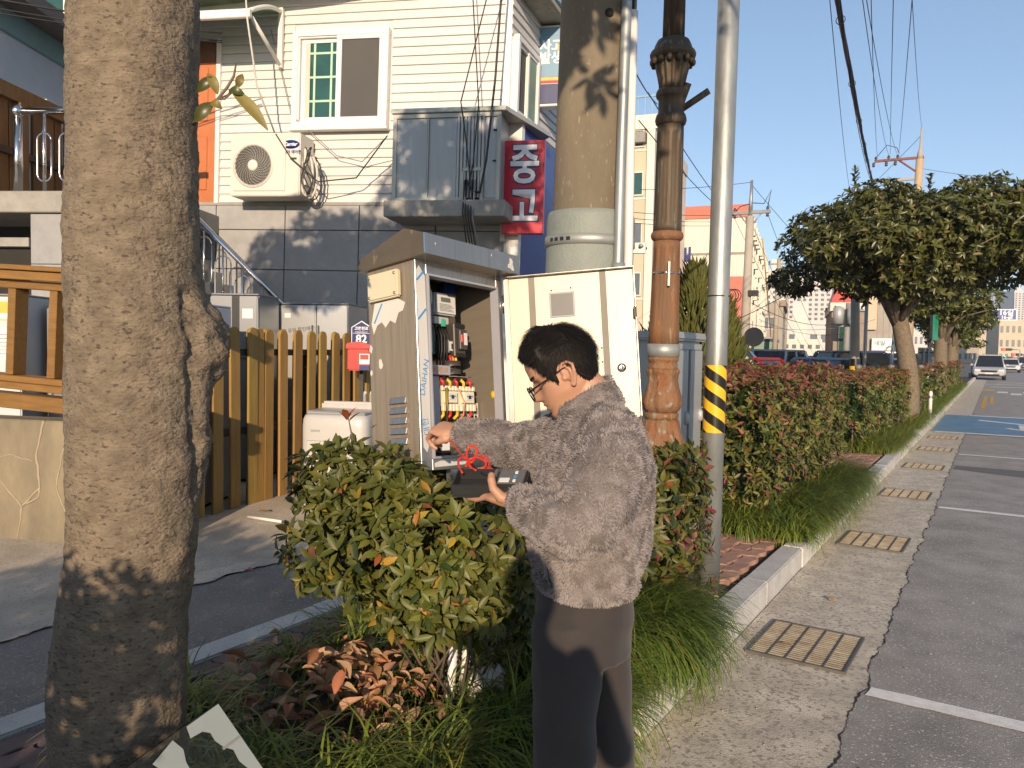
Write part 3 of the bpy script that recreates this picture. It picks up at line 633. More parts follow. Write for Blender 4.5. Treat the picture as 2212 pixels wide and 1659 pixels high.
pm = G().b2(-0.034, 0.034, 0.07, 0.19, 1.186, 1.819).mesh('baluster', 'rail_wood', 0.004)
while xx < wl: link('baluster', pm, tr, (xx, 0, 0)); xx += 0.36
for xx in (0.03, wl-0.1): G().b2(xx-0.045, xx+0.045, 0.09, 0.18, 0.87, 1.15).obj('post', 'rail_wood', tr)

# ---- appliances standing behind the railing and the fence
def fridge(name, label, x, d, wdt, dep, h, m, rot, split=None, vertical=None, zb=0.1, pm='fridge_grey', group=None):
    c = at(x, 760, d); t = thing(name, label, 'refrigerator', (c.x, c.y, zb), (0, 0, RAD(rot)), group)
    G().b2(-wdt/2, wdt/2, 0.05, dep, 0.03, h-0.02).obj('cabinet', m, t, 0.008)
    G().b2(-wdt/2+.02, wdt/2-.02, 0.06, dep-0.02, 0.0, 0.031).obj('plinth', 'dark_void', t)
    G().b2(-wdt/2, wdt/2, 0.03, dep, h-0.019, h).obj('top', pm, t, 0.006)
    gap = 0.006
    if vertical is not None:
        G().b2(-wdt/2, vertical-gap, 0.0, 0.048, 0.06, h-0.03).obj('door', m, t, 0.01, 2); G().b2(vertical+gap, wdt/2, 0.0, 0.048, 0.06, h-0.03).obj('door', m, t, 0.01, 2)
        for s in (-1, 1): G().b2(vertical+s*0.035-.012, vertical+s*0.035+.012, -0.018, -0.001, 0.5, h-0.25).obj('handle', 'steel_polish', t, 0.004)
    else:
        sp = split or h*0.6
        G().b2(-wdt/2, wdt/2, 0.0, 0.048, 0.06, sp-gap).obj('door', m, t, 0.01, 2); G().b2(-wdt/2, wdt/2, 0.0, 0.048, sp+gap, h-0.03).obj('door', m, t, 0.01, 2)
        G().b2(-wdt/2+.03, -wdt/2+.06, -0.025, -0.001, sp-0.3, sp-0.04).obj('handle', 'fridge_silver', t, 0.006)
    return t
f_a = fridge('refrigerator', 'white two-door refrigerator with an energy label at the left edge', -45, 6.6, 0.70, 0.62, 1.85, 'fridge_white', 34, split=1.12)
G().b2(0.16, 0.27, -0.003, 0.0, 1.62, 1.78).obj('energy_label', 'sign_yellow', f_a); G().b2(0.175, 0.255, -0.0045, -0.003, 1.63, 1.68).obj('label_window', 'paper', f_a)
G().b2(0.14, 0.29, -0.003, 0.0, 1.28, 1.55).obj('notice', 'paper', f_a)
for q in range(6): G().b2(0.155, 0.275, -0.0042, -0.003, 1.33+q*0.033, 1.337+q*0.033).obj('print_line', 'fridge_grey', f_a)
fridge('refrigerator', 'grey refrigerator in the shade between the two left railing balusters', 150, 6.9, 0.42, 0.7, 1.78, 'fridge_grey', 30, split=1.2, pm='fridge_silver')
fridge('refrigerator', 'pale blue-grey refrigerator behind the timber railing beside the tree', 322, 6.55, 0.78, 0.7, 1.80, 'fridge_pale', 26, split=1.75, pm='fridge_white')
fb = fridge('refrigerator', 'dark grey refrigerator with black strip at the left end of the picket fence', 505, 8.0, 0.5, 0.65, 1.98, 'fridge_grey', 30, split=1.3)
G().b2(-0.02, 0.06, -0.002, 0.0, 1.0, 1.95).obj('glass_strip', 'ac_dark', fb)
G().b2(0.09, 0.2, -0.003, 0.0, 1.72, 1.82).obj('sticker', 'paper', fb)
fc_ = fridge('refrigerator', 'large silver side-by-side refrigerator with a handwritten note behind the picket fence', 664, 8.65, 0.92, 0.7, 1.93, 'fridge_silver', 24, vertical=0.10, pm='fridge_grey')
G().b2(-0.46, -0.42, -0.004, 0.0, 0.2, 1.89).obj('edge_strip', 'white_pvc', fc_); G().b2(-0.27, -0.2, -0.003, 0.0, 1.76, 1.81).obj('sticker', 'paper', fc_)
text('handwriting', '전국 유일 할인매장', 0.055, 'ink', fc_, wallmx(-0.13, -0.002, 1.62, 0) @ Matrix.Rotation(RAD(7), 4, 'Z'), 0, 0.0006)
fridge('refrigerator', 'plain grey cabinet refrigerator seen in gaps between the middle pickets', 735, 9.3, 0.5, 0.4, 1.5, 'fridge_grey', 20, split=0.9)

# ---- white washing machine in front of the fence
c = at(738, 1000, 7.0)
wm = thing('washing_machine', 'white top-loading washing machine in front of the picket fence', 'washing machine', (c.x+0.04, c.y, 0.106), (0, 0, RAD(24)))
R_ = []
for zz, s in ((0.02, .95), (0.05, 1), (0.74, 1), (0.80, .985), (0.835, .94), (0.845, .85)):
    ring = []
    for i in range(32):
        a = 2*math.pi*i/32; ca_, sa_ = math.cos(a), math.sin(a); e = 0.28
        ring.append(Vector((0.31*s*math.copysign(abs(ca_)**e, ca_), 0.30*s*math.copysign(abs(sa_)**e, sa_), zz)))
    R_.append(ring)
G().rings(R_).obj('body', 'washer_white', wm)
G().prism([(-0.27, 0.84), (0.27, 0.84), (0.27, 0.865), (-0.27, 0.875)], -0.24, 0.16, 'y').obj('lid', 'fridge_silver', wm, 0.012)
G().b2(-0.29, 0.29, 0.15, 0.28, 0.83, 0.93).obj('control_panel', 'washer_white', wm, 0.02, 2)
for s in (-1, 1): G().b2(s*0.25-0.04, s*0.25+0.04, -0.25, 0.25, 0.0, 0.021).obj('foot', 'ac_dark', wm)
G().b2(-0.2, -0.12, -0.308, -0.296, 0.7, 0.715).obj('badge', 'fridge_silver', wm)
G().b2(-0.24, 0.24, -0.306, -0.297, 0.15, 0.62).obj('front_panel', 'washer_white', wm, 0.02, 2)
for s in (0.10, 0.16): G().tube([(s, 0.24, 0.9), (s, 0.24, 1.0), (s+0.02, 0.2, 1.02)], 0.016, 8).obj('inlet_pipe', 'washer_white', wm)
# stick and scrap lying on the concrete
s0, s1 = onz(536, 1116, 0.13), onz(608, 1127, 0.13)
tag(G().tube([s0, s1], 0.012, 8).obj('white_stick', 'white_pvc'), 'thin white plastic stick lying on the concrete', 'stick')
# ---- address plate and mailbox
c = at(781, 722, 8.35)
ad_ = thing('address_plate', 'blue pentagonal house number plate reading 82', 'sign', c, (0, 0, RAD(26)))
def penta(s): return [(-0.105*s, -0.125*s), (0.105*s, -0.125*s), (0.105*s, 0.07*s), (0.0, 0.135*s), (-0.105*s, 0.07*s)]
G().prism(penta(1.08), 0.0, 0.012, 'y').obj('back_plate', 'sign_white', ad_); G().prism(penta(1.0), -0.004, 0.0, 'y').obj('face', 'plate_blue', ad_)
text('number', '82', 0.125, 'sign_white', ad_, wallmx(0, -0.0055, -0.055), 0.003, 0.0008); text('street_name', '고현천로', 0.042, 'sign_white', ad_, wallmx(0, -0.0055, 0.06), 0.001, 0.0006); text('street_name', 'Gohyeoncheon-ro', 0.018, 'sign_white', ad_, wallmx(0, -0.0055, 0.025), 0.0003, 0.0006)
G().b2(-0.1, 0.1, -0.0055, -0.004, 0.008, 0.012).obj('rule', 'sign_white', ad_)
G().b2(-0.02, 0.02, 0.012, 0.05, -0.5, 0.1).obj('mount', 'black_steel', ad_)
c = at(777, 770, 8.3)
mb = thing('mailbox', 'red plastic mailbox hanging on the picket fence', 'mailbox', c, (0, 0, RAD(30)))
G().prism([(-0.11, -0.15), (0.13, -0.15), (0.13, 0.10), (-0.11, 0.10)], -0.1, 0.1, 'y').obj('box', 'mail_red', mb, 0.015, 2)
G().prism([(-0.125, 0.08), (0.145, 0.08), (0.14, 0.13), (0.0, 0.16), (-0.12, 0.14)], -0.125, 0.11, 'y').obj('lid', 'mail_red', mb, 0.01, 2)
G().b2(0.02, 0.13, -0.104, -0.1, -0.08, 0.03).obj('emblem', 'sign_white', mb); G().b2(0.03, 0.12, -0.107, -0.104, -0.03, 0.02).obj('emblem_print', 'mail_red', mb)
G().b2(0.02, 0.13, -0.104, -0.1, -0.145, -0.09).obj('window', 'plate_blue', mb)
G().b2(-0.02, 0.02, 0.08, 0.16, -0.5, 0.1).obj('mount', 'black_steel', mb)

# ---- stair landing with granite pier, stainless rail and timber screen
lc = at(110, 735, 8.9); la = RAD(27)
ld = thing('stair_landing', 'granite faced stair landing with dark space below, left of the tree', 'landing', (lc.x, lc.y, 0), (0, 0, la))
G().b2(-3.0, 1.3, -0.15, 1.6, 3.0, 3.24).obj('deck_slab', 'concrete', ld, 0.01)
for z0, z1 in ((0.1, .75), (.757, 1.30), (1.307, 1.84), (1.847, 2.42), (2.427, 2.99)): 
    G().b2(-0.16, 0.45, -0.1, 0.6, z0, z1).obj('granite_tile', 'granite_tile', ld, 0.003)
    G().b2(0.457, 1.1, -0.1, 0.6, z0, z1).obj('granite_tile', 'granite_tile', ld, 0.003)
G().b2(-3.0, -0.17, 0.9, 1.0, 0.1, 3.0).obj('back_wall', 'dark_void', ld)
G().b2(-3.0, -0.17, -0.12, -0.02, 2.62, 2.72).obj('beam', 'concrete', ld)
lr = thing('landing_railing', 'stainless landing railing with ball finial and oval loops', 'railing', (lc.x, lc.y, 3.24), (0, 0, la))
G().tube([(-0.38, 0, 0.0), (-0.38, 0, 0.86)], 0.05, 16).obj('post', 'steel_polish', lr); G().sphere((-0.38, 0, 0.93), 0.075, 16, 10).obj('finial', 'steel_polish', lr)
G().tube([(-0.36, 0, 0.93), (1.2, 0, 0.95)], 0.042, 12).obj('handrail', 'steel_polish', lr)
for k in range(4):
    x = -0.06+0.27*k
    G().tube([(x, 0, 0.0), (x, 0, 0.92)], 0.02, 10).obj('baluster', 'steel_polish', lr)
    lp = [(x+0.085*math.cos(a), 0, 0.60+0.085*math.sin(a)) for a in [math.pi*i/10 for i in range(11)]] + [(x+0.085*math.cos(a), 0, 0.22+0.085*math.sin(a)) for a in [math.pi+math.pi*i/10 for i in range(11)]]
    G().tube(lp+[lp[0]], 0.011, 6).obj('loop', 'steel_polish', lr)
    b = G()
    for j in range(4): b.sphere((x, 0, 0.56-0.025*j), (0.027, 0.027, 0.011), 8, 4); b.sphere((x, 0, 0.40-0.025*j), (0.027, 0.027, 0.011), 8, 4)
    b.obj('bead', 'steel_polish', lr)
# brown timber screen receding along the landing
q0, q1 = at(-60, 737, 8.6), at(165, 741, 10.4); qd = q1-q0; qa = math.atan2(qd.y, qd.x); ql = math.hypot(qd.x, qd.y)
ts = thing('timber_screen', 'brown timber board screen behind the landing railing', 'screen', (q0.x, q0.y, 3.24), (0, 0, qa))
nbd = 9
for k in range(nbd): G().b2(ql*k/nbd+0.01, ql*(k+1)/nbd-(0.06 if k % 3 == 1 else 0.01), 0.0, 0.03, 0.0, 1.15+0.02*(k % 2)).obj('board', 'deck_wood', ts, 0.003)
G().b2(0, ql, -0.07, 0.0, 1.14, 1.32).obj('top_beam', 'deck_wood', ts, 0.005); G().b2(0, ql, -0.05, 0.0, 0.5, 0.58).obj('mid_rail', 'black_steel', ts)
for xx in (0.75, 1.75): G().b2(xx-.07, xx+.07, -0.09, 0.0, 0, 1.14).obj('post', 'deck_wood', ts, 0.005)
G().b2(0, ql, 0.04, 0.05, -0.05, 1.1).obj('white_backing', 'white_pvc', ts)

# ---- pale blue neighbour house
n0, n1 = at(-250, 735, 8.6), at(165, 741, 12.2); nd = n1-n0; na = math.atan2(nd.y, nd.x); nl = math.hypot(nd.x, nd.y)
nh = thing('pale_blue_house', 'pale blue rendered house with teal trim and brown eave behind the landing', 'house', (n0.x, n0.y, 0), (0, 0, na))
G().b2(0, nl+1.2, 0.0, 5, 0.1, 5.72).obj('wall', 'stucco_blue', nh)
G().b2(-0.2, nl+1.25, -0.05, 0.02, 5.72, 6.05).obj('teal_trim', 'teal_trim', nh, 0.01)
G().b2(-0.4, nl+1.5, -0.42, 4.8, 6.05, 6.13).obj('soffit', 'roof_brown', nh); G().b2(-0.4, nl+1.5, -0.47, -0.41, 6.03, 6.22).obj('eave_board', 'roof_brown', nh)
pc = G()
cprof = [(0.0, 4.62), (-0.06, 4.62), (-0.06, 4.68), (-0.10, 4.72), (-0.11, 4.80), (-0.17, 4.86), (-0.18, 4.92), (-0.24, 4.95), (-0.24, 5.0), (0.0, 5.0)]
cx0 = 2.55
pc.prism(cprof, cx0, cx0+1.55, 'x').obj('window_cornice', 'white_pvc', nh)
G().b2(cx0+0.1, cx0+1.45, -0.03, 0.01, 3.3, 4.6).obj('window_frame', 'white_pvc', nh)
G().b2(cx0+1.7, cx0+2.1, -0.05, 0.01, 3.3, 4.35).obj('window_frame', 'white_pvc', nh)
# block with big windows further behind
b0 = at(40, 735, 15.5)
bh = thing('rear_block', 'white upper storey with large sliding windows above the pale blue house', 'building', (b0.x, b0.y, 0), (0, 0, RAD(24)))
G().b2(-3, 3.5, 0, 4, 0, 11).obj('wall', 'siding', bh)
for k, (x0, x1) in enumerate(((-1.4, -0.15), (0.0, 1.25))):
    wdw = link('window', None, bh)
    frame(x0, x1, 7.3, 9.6, 0.08, -0.09, 0.0, parent=wdw); frame(x0+0.08, (x0+x1)/2+0.03, 7.38, 9.52, 0.06, -0.05, -0.02, parent=wdw, name='sash'); frame((x0+x1)/2-0.03, x1-0.08, 7.38, 9.52, 0.06, -0.075, -0.052, parent=wdw, name='sash')
    G().b2(x0+0.1, x1-0.1, -0.018, -0.012, 7.4, 9.5).obj('pane', 'win_glass_green', wdw)
for k, (y0, y1) in enumerate(((0, 42), (20, 58), (30, 62))):
    a, b = at(-40, y0-8, 7.8), at(480, y1+30, 8.8)
    cable('overhead_cable', [a, b], 0.007 if k else 0.011, 'cable_black', ('thick', 'thin upper', 'thin lower')[k]+' overhead cable crossing the top left corner', 'cables at the top left', sag=0.01)
# ================================================================== poles, lamp post, utility cabinet
mat('pole_conc', (0.215, 0.18, 0.128), 0.9, var=0.35, scale=3, st=(1, 1, 0.35), speck=(0.26, 0.22, 0.16), speckscale=70, speckth=0.62, bump=0.25, bscale=60, bdist=0.006)
mat('pole_wrap', (0.24, 0.27, 0.25), 0.6, var=0.2, scale=5, bump=0.6, bscale=110, bdist=0.006)
mat('galv', (0.38, 0.405, 0.40), 0.48, 0.6, var=0.34, scale=4, st=(2, 2, 0.6), rvar=0.16, bump=0.06, bscale=25)
mat('galv_dull', (0.38, 0.40, 0.39), 0.5, 0.5, var=0.25, scale=6)
mat('pvc_white', (0.74, 0.70, 0.66), 0.4, var=0.06)
mat('cast_iron', (0.115, 0.085, 0.055), 0.6, 0.35, var=0.4, scale=3.5, st=(5, 5, 0.6), speck=(0.15, 0.17, 0.13), speckscale=9, speckth=0.6, bump=0.2, bscale=50, rvar=0.15)
mat('cast_rust', (0.27, 0.115, 0.045), 0.75, 0.1, var=0.5, scale=4, st=(5, 5, 0.5), col2=(0.15, 0.095, 0.055), speck=(0.27, 0.22, 0.15), speckscale=12, speckth=0.62, bump=0.4, bscale=40)
mat('cast_peel', (0.22, 0.14, 0.08), 0.8, 0.0, var=0.5, scale=9, st=(2.0, 2.0, 1), col2=(0.20, 0.075, 0.025), speck=(0.25, 0.24, 0.19), speckscale=16, speckth=0.6, bump=0.7, bscale=26)
mat('strip_yellow', (0.80, 0.47, 0.015), 0.35, var=0.1, scale=6, coat=0.3)
mat('strip_black', (0.012, 0.012, 0.013), 0.3, coat=0.3)
mat('stainless', (0.43, 0.40, 0.355), 0.30, 0.85, var=0.18, scale=3, st=(30, 30, 0.7), rvar=0.08, speck=(0.22, 0.17, 0.12), speckscale=7, speckth=0.72, bump=0.05, bscale=40)
mat('stainless_brown', (0.33, 0.275, 0.21), 0.45, 0.35, var=0.3, scale=3, st=(26, 26, 0.8), rvar=0.1, speck=(0.2, 0.15, 0.1), speckscale=9, speckth=0.68)
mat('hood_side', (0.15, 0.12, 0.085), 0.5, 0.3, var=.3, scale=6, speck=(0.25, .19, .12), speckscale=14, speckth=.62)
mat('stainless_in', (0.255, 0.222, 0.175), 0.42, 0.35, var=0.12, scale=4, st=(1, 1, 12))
mat('door_steel', (0.53, 0.465, 0.365), 0.45, 0.3, var=0.12, scale=5, st=(4, 4, 0.8), rvar=0.1, speck=(0.5, 0.46, 0.38), speckscale=9, speckth=0.7)
mat('seal_grey', (0.20, 0.18, 0.15), 0.6, .2, var=.15)
mat('view_pane', (0.17, 0.165, 0.155), 0.25, var=.1)
mat('film_white', (0.62, 0.605, 0.57), 0.6, var=0.06)
mat('film_print', (0.05, 0.30, 0.62), 0.5)
mat('beige_plastic', (0.62, 0.56, 0.40), 0.45, var=0.06)
mat('cream_plastic', (0.74, 0.67, 0.50), 0.45, var=0.06)
mat('grey_plastic', (0.33, 0.34, 0.38), 0.5, var=0.06)
mat('dark_plastic', (0.05, 0.043, 0.038), 0.45, var=0.1)
mat('clear_grey', (0.42, 0.42, 0.42), 0.2, var=0.1)
mat('panel_blue', (0.48, 0.55, 0.60), 0.4, var=0.05)
mat('lcd', (0.13, 0.15, 0.12), 0.25)
mat('wire_red', (0.62, 0.03, 0.02), 0.4); mat('wire_yellow', (0.75, 0.5, 0.03), 0.4); mat('wire_green', (0.05, 0.45, 0.28), 0.4); mat('wire_orange', (0.75, 0.22, 0.04), 0.4); mat('copper', (0.6, 0.32, 0.16), 0.4)
mat('cab_grey', (0.40, 0.42, 0.42), 0.45, 0.25, var=0.12, scale=3)
mat('marker_orange', (0.50, 0.23, 0.07), 0.6)

# ---- big concrete utility pole
cp = thing('concrete_pole', 'thick concrete utility pole rising behind the open cabinet door', 'utility pole', (-1.735, 3.405, 0.1), (0, RAD(1.0), 0))
G().lathe([(0.197, 0), (0.186, 2.2), (0.150, 9.5)], 40).obj('shaft', 'pole_conc', cp)
G().lathe([(0.205, 0.1), (0.213, 0.12), (0.2135, 2.08), (0.206, 2.11), (0.196, 2.112)], 40).obj('wrap_sleeve', 'pole_wrap', cp)
G().lathe([(0.2145, 1.945), (0.221, 1.947), (0.221, 1.992), (0.2145, 1.994)], 40).obj('steel_band', 'galv_dull', cp)
def polp(ang, r, z): return (r*math.cos(ang), r*math.sin(ang), z)   # angle in world azimuth
A1 = math.atan2(-3.3, 1.62)     # towards the camera
for k in range(4): 
    a = A1-0.95+0.16*k
    G().box((0, 0, 0), (0.004, 0.02, 0.016), Matrix.Translation(polp(a, 0.2215, 1.97)) @ Matrix.Rotation(a, 4, 'Z')).obj('band_slot', 'cable_black', cp)
ap = A1+0.62
G().tube([polp(ap, 0.235, 0.1), polp(ap, 0.235, 1.7), polp(ap, 0.225, 2.3), polp(ap, 0.205, 5.5)], 0.024, 14).obj('steel_conduit', 'galv', cp)
G().tube([polp(ap, 0.236, 1.76), polp(ap, 0.236, 1.86)], 0.031, 14).obj('conduit_coupling', 'galv_dull', cp)
ap2 = A1+0.86
G().tube([polp(ap2, 0.24, 0.1), polp(ap2, 0.24, 1.9), polp(ap2, 0.225, 2.4), polp(ap2, 0.213, 3.02)], 0.0215, 14).obj('plastic_conduit', 'pvc_white', cp)
G().tube([polp(ap2+0.1, 0.19, 3.0), polp(ap2+0.1, 0.185, 6.0)], 0.012, 8).obj('cable', 'cable_black', cp)
bl = G(); bl.box((0, 0, 0), (0.07, 0.03, 0.05), Matrix.Translation(polp(A1+1.45, 0.235, 1.95)) @ Matrix.Rotation(A1+1.45, 4, 'Z')); bl.tube([polp(A1+1.3, 0.25, 1.96), polp(A1+1.62, 0.27, 1.955)], 0.009, 8)
bl.obj('band_clamp', 'galv_dull', cp)
G().lathe([(0.001, 0), (0.02, 0), (0.02, 0.012), (0.001, 0.013)], 12, mx=Matrix.Translation(polp(A1+0.28, 0.176, 3.0)) @ Matrix.Rotation(A1+0.28, 4, 'Z') @ Matrix.Rotation(math.pi/2, 4, 'Y')).obj('step_hole', 'pit', cp)
# number sticker wrapped on the right side of the shaft
a0s, a1s, z0s, z1s, rs_ = A1+1.02, A1+1.46, 2.14, 2.52, 0.1905
stp = G(); n = 8
stp.rings([[Vector(polp(a0s+(a1s-a0s)*i/n, rs_, z)) for i in range(n+1)] for z in (z0s, z1s)], False, False); stp.obj('number_sticker', 'paper', cp)
def onpole(a, z): return Matrix.Translation(polp(a, rs_+0.0012, z)) @ Matrix.Rotation(a+math.pi/2, 4, 'Z') @ Matrix.Rotation(math.pi/2, 4, 'X')
for s, a, z, sz, m in (('위', 1.22, 2.49, 0.045, 'wire_red'), ('8', 1.08, 2.445, 0.05, 'ink'), ('3', 1.18, 2.445, 0.05, 'ink'), ('7', 1.18, 2.395, 0.05, 'ink'), ('신', 1.09, 2.35, 0.04, 'ink'), ('현', 1.09, 2.305, 0.04, 'ink'), ('간', 1.09, 2.26, 0.04, 'ink'), ('3', 1.24, 2.32, 0.11, 'ink'), ('9', 1.07, 2.215, 0.035, 'ink'), ('8', 1.15, 2.215, 0.035, 'ink'), ('0', 1.22, 2.215, 0.035, 'ink'), ('1', 1.08, 2.175, 0.035, 'ink'), ('6', 1.14, 2.175, 0.035, 'wire_red'), ('M', 1.21, 2.175, 0.03, 'ink')):
    text('character', s, sz, m, cp, onpole(A1+a, z), 0.0005, 0.0003)

# ---- ornate cast-iron lamp post
LX, LY = at(1428, 830, 4.62).xy
lp_ = thing('ornate_lamp_post', 'rusty fluted cast-iron lamp post with vase base between the two poles', 'lamp post', (LX, LY, 0.1), (RAD(0.5), RAD(0.55), 0))
K = 4.62/1662
def Zy(y): return 1.55+(757-y)*K-0.1
def flute(n, amp): return lambda a, z: 1-amp*(0.5+0.5*math.cos(n*a))
def sec(name, pts, m, mod=None, n=48): G().lathe([(r*K, Zy(y)) for r, y in pts][::-1] if pts[0][1] < pts[-1][1] else [(r*K, Zy(y)) for r, y in pts], n, mod=mod).obj(name, m, lp_)
sec('upper_shaft', [(18, -520), (21, -250), (23, 103)], 'cast_iron', flute(12, 0.10), 96)
sec('collar', [(25, 102), (33, 106), (38, 116), (41, 126), (46, 129), (48, 134), (47, 139), (43, 143), (41, 146)], 'cast_iron')
bd = G()
for k in range(14): a = 2*math.pi*k/14; bd.sphere((42*K*math.cos(a), 42*K*math.sin(a), Zy(150)), (0.018, 0.018, 0.022), 8, 5)
bd.obj('leaf_beads', 'cast_iron', lp_)
sec('bell', [(40, 145), (36, 160), (31, 180), (28, 195), (27, 206)], 'cast_iron', flute(14, 0.12), 112)
sec('neck_rings', [(29, 206), (32, 211), (33, 217), (31, 223), (27, 226), (27, 255), (30, 258), (32, 264), (33, 270), (31, 277), (28, 281)], 'cast_iron')
def panel_mod(n, amp, y0, y1):
    za, zb = Zy(y1), Zy(y0)
    def f(a, z):
        t = 0.5+0.5*math.cos(n*a); return 1-amp*(1 if t > 0.45 else 0)*(1 if za < z < zb else 0)
    return f
sec('middle_shaft', [(27.5, 281), (27.8, 297), (27.8, 300), (29.5, 485), (29.6, 490), (30, 503)], 'cast_iron', panel_mod(8, 0.06, 299, 486), 96)
sec('shaft_ring', [(30, 502), (33, 505), (34.5, 511), (33, 517), (30, 520), (28, 522)], 'cast_rust')
sec('lower_shaft', [(27.5, 521), (28, 538), (28, 541), (31.5, 700), (31.6, 706), (32.5, 742)], 'cast_rust', panel_mod(8, 0.06, 539, 702), 96)
sec('clamp_band', [(32.5, 740), (34.5, 740.5), (34.5, 767), (32.5, 767.5)], 'galv_dull')
sec('base_rings', [(31, 767), (33, 769), (33, 776), (29, 779), (31, 783), (31, 790), (33, 793)], 'cast_peel')
def vmod(a, z): return 1+0.05*math.sin(7*a+z*9)+0.02*math.sin(17*a)
sec('vase', [(33, 793), (35, 800), (32, 806), (31, 818), (35, 838), (40, 855), (42, 866), (40, 877), (35, 884), (31, 887)], 'cast_peel', vmod, 72)
sec('foot_ring', [(32, 886), (36, 888), (37, 894), (35, 900), (32, 902)], 'cast_peel')
sec('foot', [(33, 901), (38, 906), (42, 925), (52, 950), (60, 975), (62, 1040), (62, 1075), (64, 1080), (64, 1240)], 'cast_peel', vmod, 72)
for (x2, y2) in ((1480, 184), (1524, 200)):
    a = at(1458, 245, 4.55)-Vector((LX, LY, 0.1)); b = at(x2, y2, 4.5)-Vector((LX, LY, 0.1)); G().tube([a, b], 0.020, 10).obj('bracket_stub', 'cast_iron', lp_)
G().lathe([(0.079, Zy(592)), (0.081, Zy(592)), (0.081, Zy(588)), (0.079, Zy(588))], 32).obj('steel_strap', 'steel_polish', lp_)
pl_ = at(1441, 592, 4.5)-Vector((LX, LY, 0.1))
G().box((0, 0, 0), (0.012, 0.05, 0.14), Matrix.Translation(pl_) @ Matrix.Rotation(RAD(20), 4, 'Z')).obj('tag_plate', 'galv', lp_)

# ---- galvanised steel pole with hazard wrap
gp = thing('steel_pole', 'galvanised steel pole with yellow and black hazard wrap by the kerb', 'pole', (-1.415, 4.52, 0.14), (RAD(-0.35), RAD(0.25), 0))
G().lathe([(0.066, 0), (0.063, 1.4), (0.0625, 7)], 32).obj('shaft', 'galv', gp)
G().lathe([(0.0652, 0.935), (0.0655, 1.335)], 32, caps=False).obj('hazard_wrap', 'strip_yellow', gp)
zlo, zhi, per, n = 0.935, 1.335, 0.128, 48
for s in range(-3, 5):
    hb = G()
    for i in range(n):
        a, b = 2*math.pi*i/n, 2*math.pi*(i+1)/n
        q = []
        for ang, off in ((a, 0), (b, 0), (b, per/2), (a, per/2)):
            zz = zlo + per*s - per*2.0*((ang+0.9) % (2*math.pi+1e-9) if ang < 2*math.pi else 2*math.pi+0.9-2*math.pi)/(2*math.pi)*0 + (-ang/(2*math.pi))*per*2 + off + per*1.2
            q.append((0.0661*math.cos(ang+2.2), 0.0661*math.sin(ang+2.2), min(max(zz, zlo), zhi)))
        if max(p[2] for p in q)-min(p[2] for p in q) > 1e-4: hb.add(q, [(0, 1, 2, 3)], 0, True)
    if hb.f: hb.obj('black_stripe', 'strip_black', gp)
G().lathe([(0.0636, 1.74), (0.0645, 1.741), (0.0645, 1.747), (0.0636, 1.748)], 32).obj('tie_wire', 'cable_black', gp)
ac_ = math.atan2(-4.52, 1.415)
tg = G().rings([[Vector((0.0645*math.cos(ac_+0.55+0.5*i/6), 0.0645*math.sin(ac_+0.55+0.5*i/6), z)) for i in range(7)] for z in (1.53, 1.78)], False, False).obj('data_sticker', 'galv_dull', gp)

# ---- grey street cabinet behind the lamp post
gc = thing('grey_street_cabinet', 'grey metal street cabinet with pressed doors behind the lamp post', 'street cabinet', (-1.86, 4.98, 0.13), (0, 0, RAD(2)))
G().b2(-0.42, 0.0, 0.0, 0.74, 0.08, 1.50).obj('body', 'cab_grey', gc, 0.02, 2)
G().b2(-0.45, 0.03, -0.03, 0.77, 1.50, 1.56).obj('lid', 'cab_grey', gc, 0.015, 2); G().b2(-0.45, 0.02, -0.02, 0.76, 0, 0.08).obj('plinth', 'concrete', gc)
for y0 in (0.05, 0.39): G().b2(-0.001, 0.018, y0, y0+0.30, 0.15, 1.44).obj('door', 'cab_grey', gc, 0.015, 2)
for y0 in (0.30, 0.64): G().sphere((0.022, y0, 0.95), (0.03, 0.025, 0.05), 10, 6).obj('handle', 'cab_grey', gc)
for zz in (1.52,): G().tube([(-0.03, -0.035, 1.50), (0.05, -0.035, 1.50)], 0.02, 8).obj('lifting_eye', 'pvc_white', gc)

# ================================================================== open meter cabinet on its leaning post
CW, CD, CH = 0.517, 0.28, 0.827
CABM = Matrix.Translation((-1.829, 2.283, 1.08)) @ Matrix(((0.128, -0.985, -0.119), (0.990, 0.120, 0.074), (-0.058, -0.127, 0.990))).to_4x4()
cab = thing('meter_cabinet', 'weathered stainless meter cabinet on a leaning post with its door open', 'electrical cabinet'); cab.matrix_world = CABM
t = 0.004
bd_ = link('body', None, cab)
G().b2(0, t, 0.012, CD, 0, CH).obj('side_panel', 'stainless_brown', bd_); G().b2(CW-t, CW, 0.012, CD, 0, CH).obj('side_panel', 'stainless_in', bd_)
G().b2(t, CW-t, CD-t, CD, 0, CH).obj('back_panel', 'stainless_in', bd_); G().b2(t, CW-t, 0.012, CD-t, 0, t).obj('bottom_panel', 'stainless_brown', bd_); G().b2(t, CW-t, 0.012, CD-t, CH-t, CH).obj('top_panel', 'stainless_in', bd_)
jm = G(); jm.b2(0, 0.058, 0, 0.012, 0, CH); jm.b2(CW-0.035, CW, 0, 0.012, 0, CH); jm.b2(0.058, CW-0.035, 0.0005, 0.012, 0, 0.045); jm.b2(0.058, CW-0.035, 0.0005, 0.012, CH-0.055, CH); jm.obj('face_frame', 'stainless', bd_, 0.002)
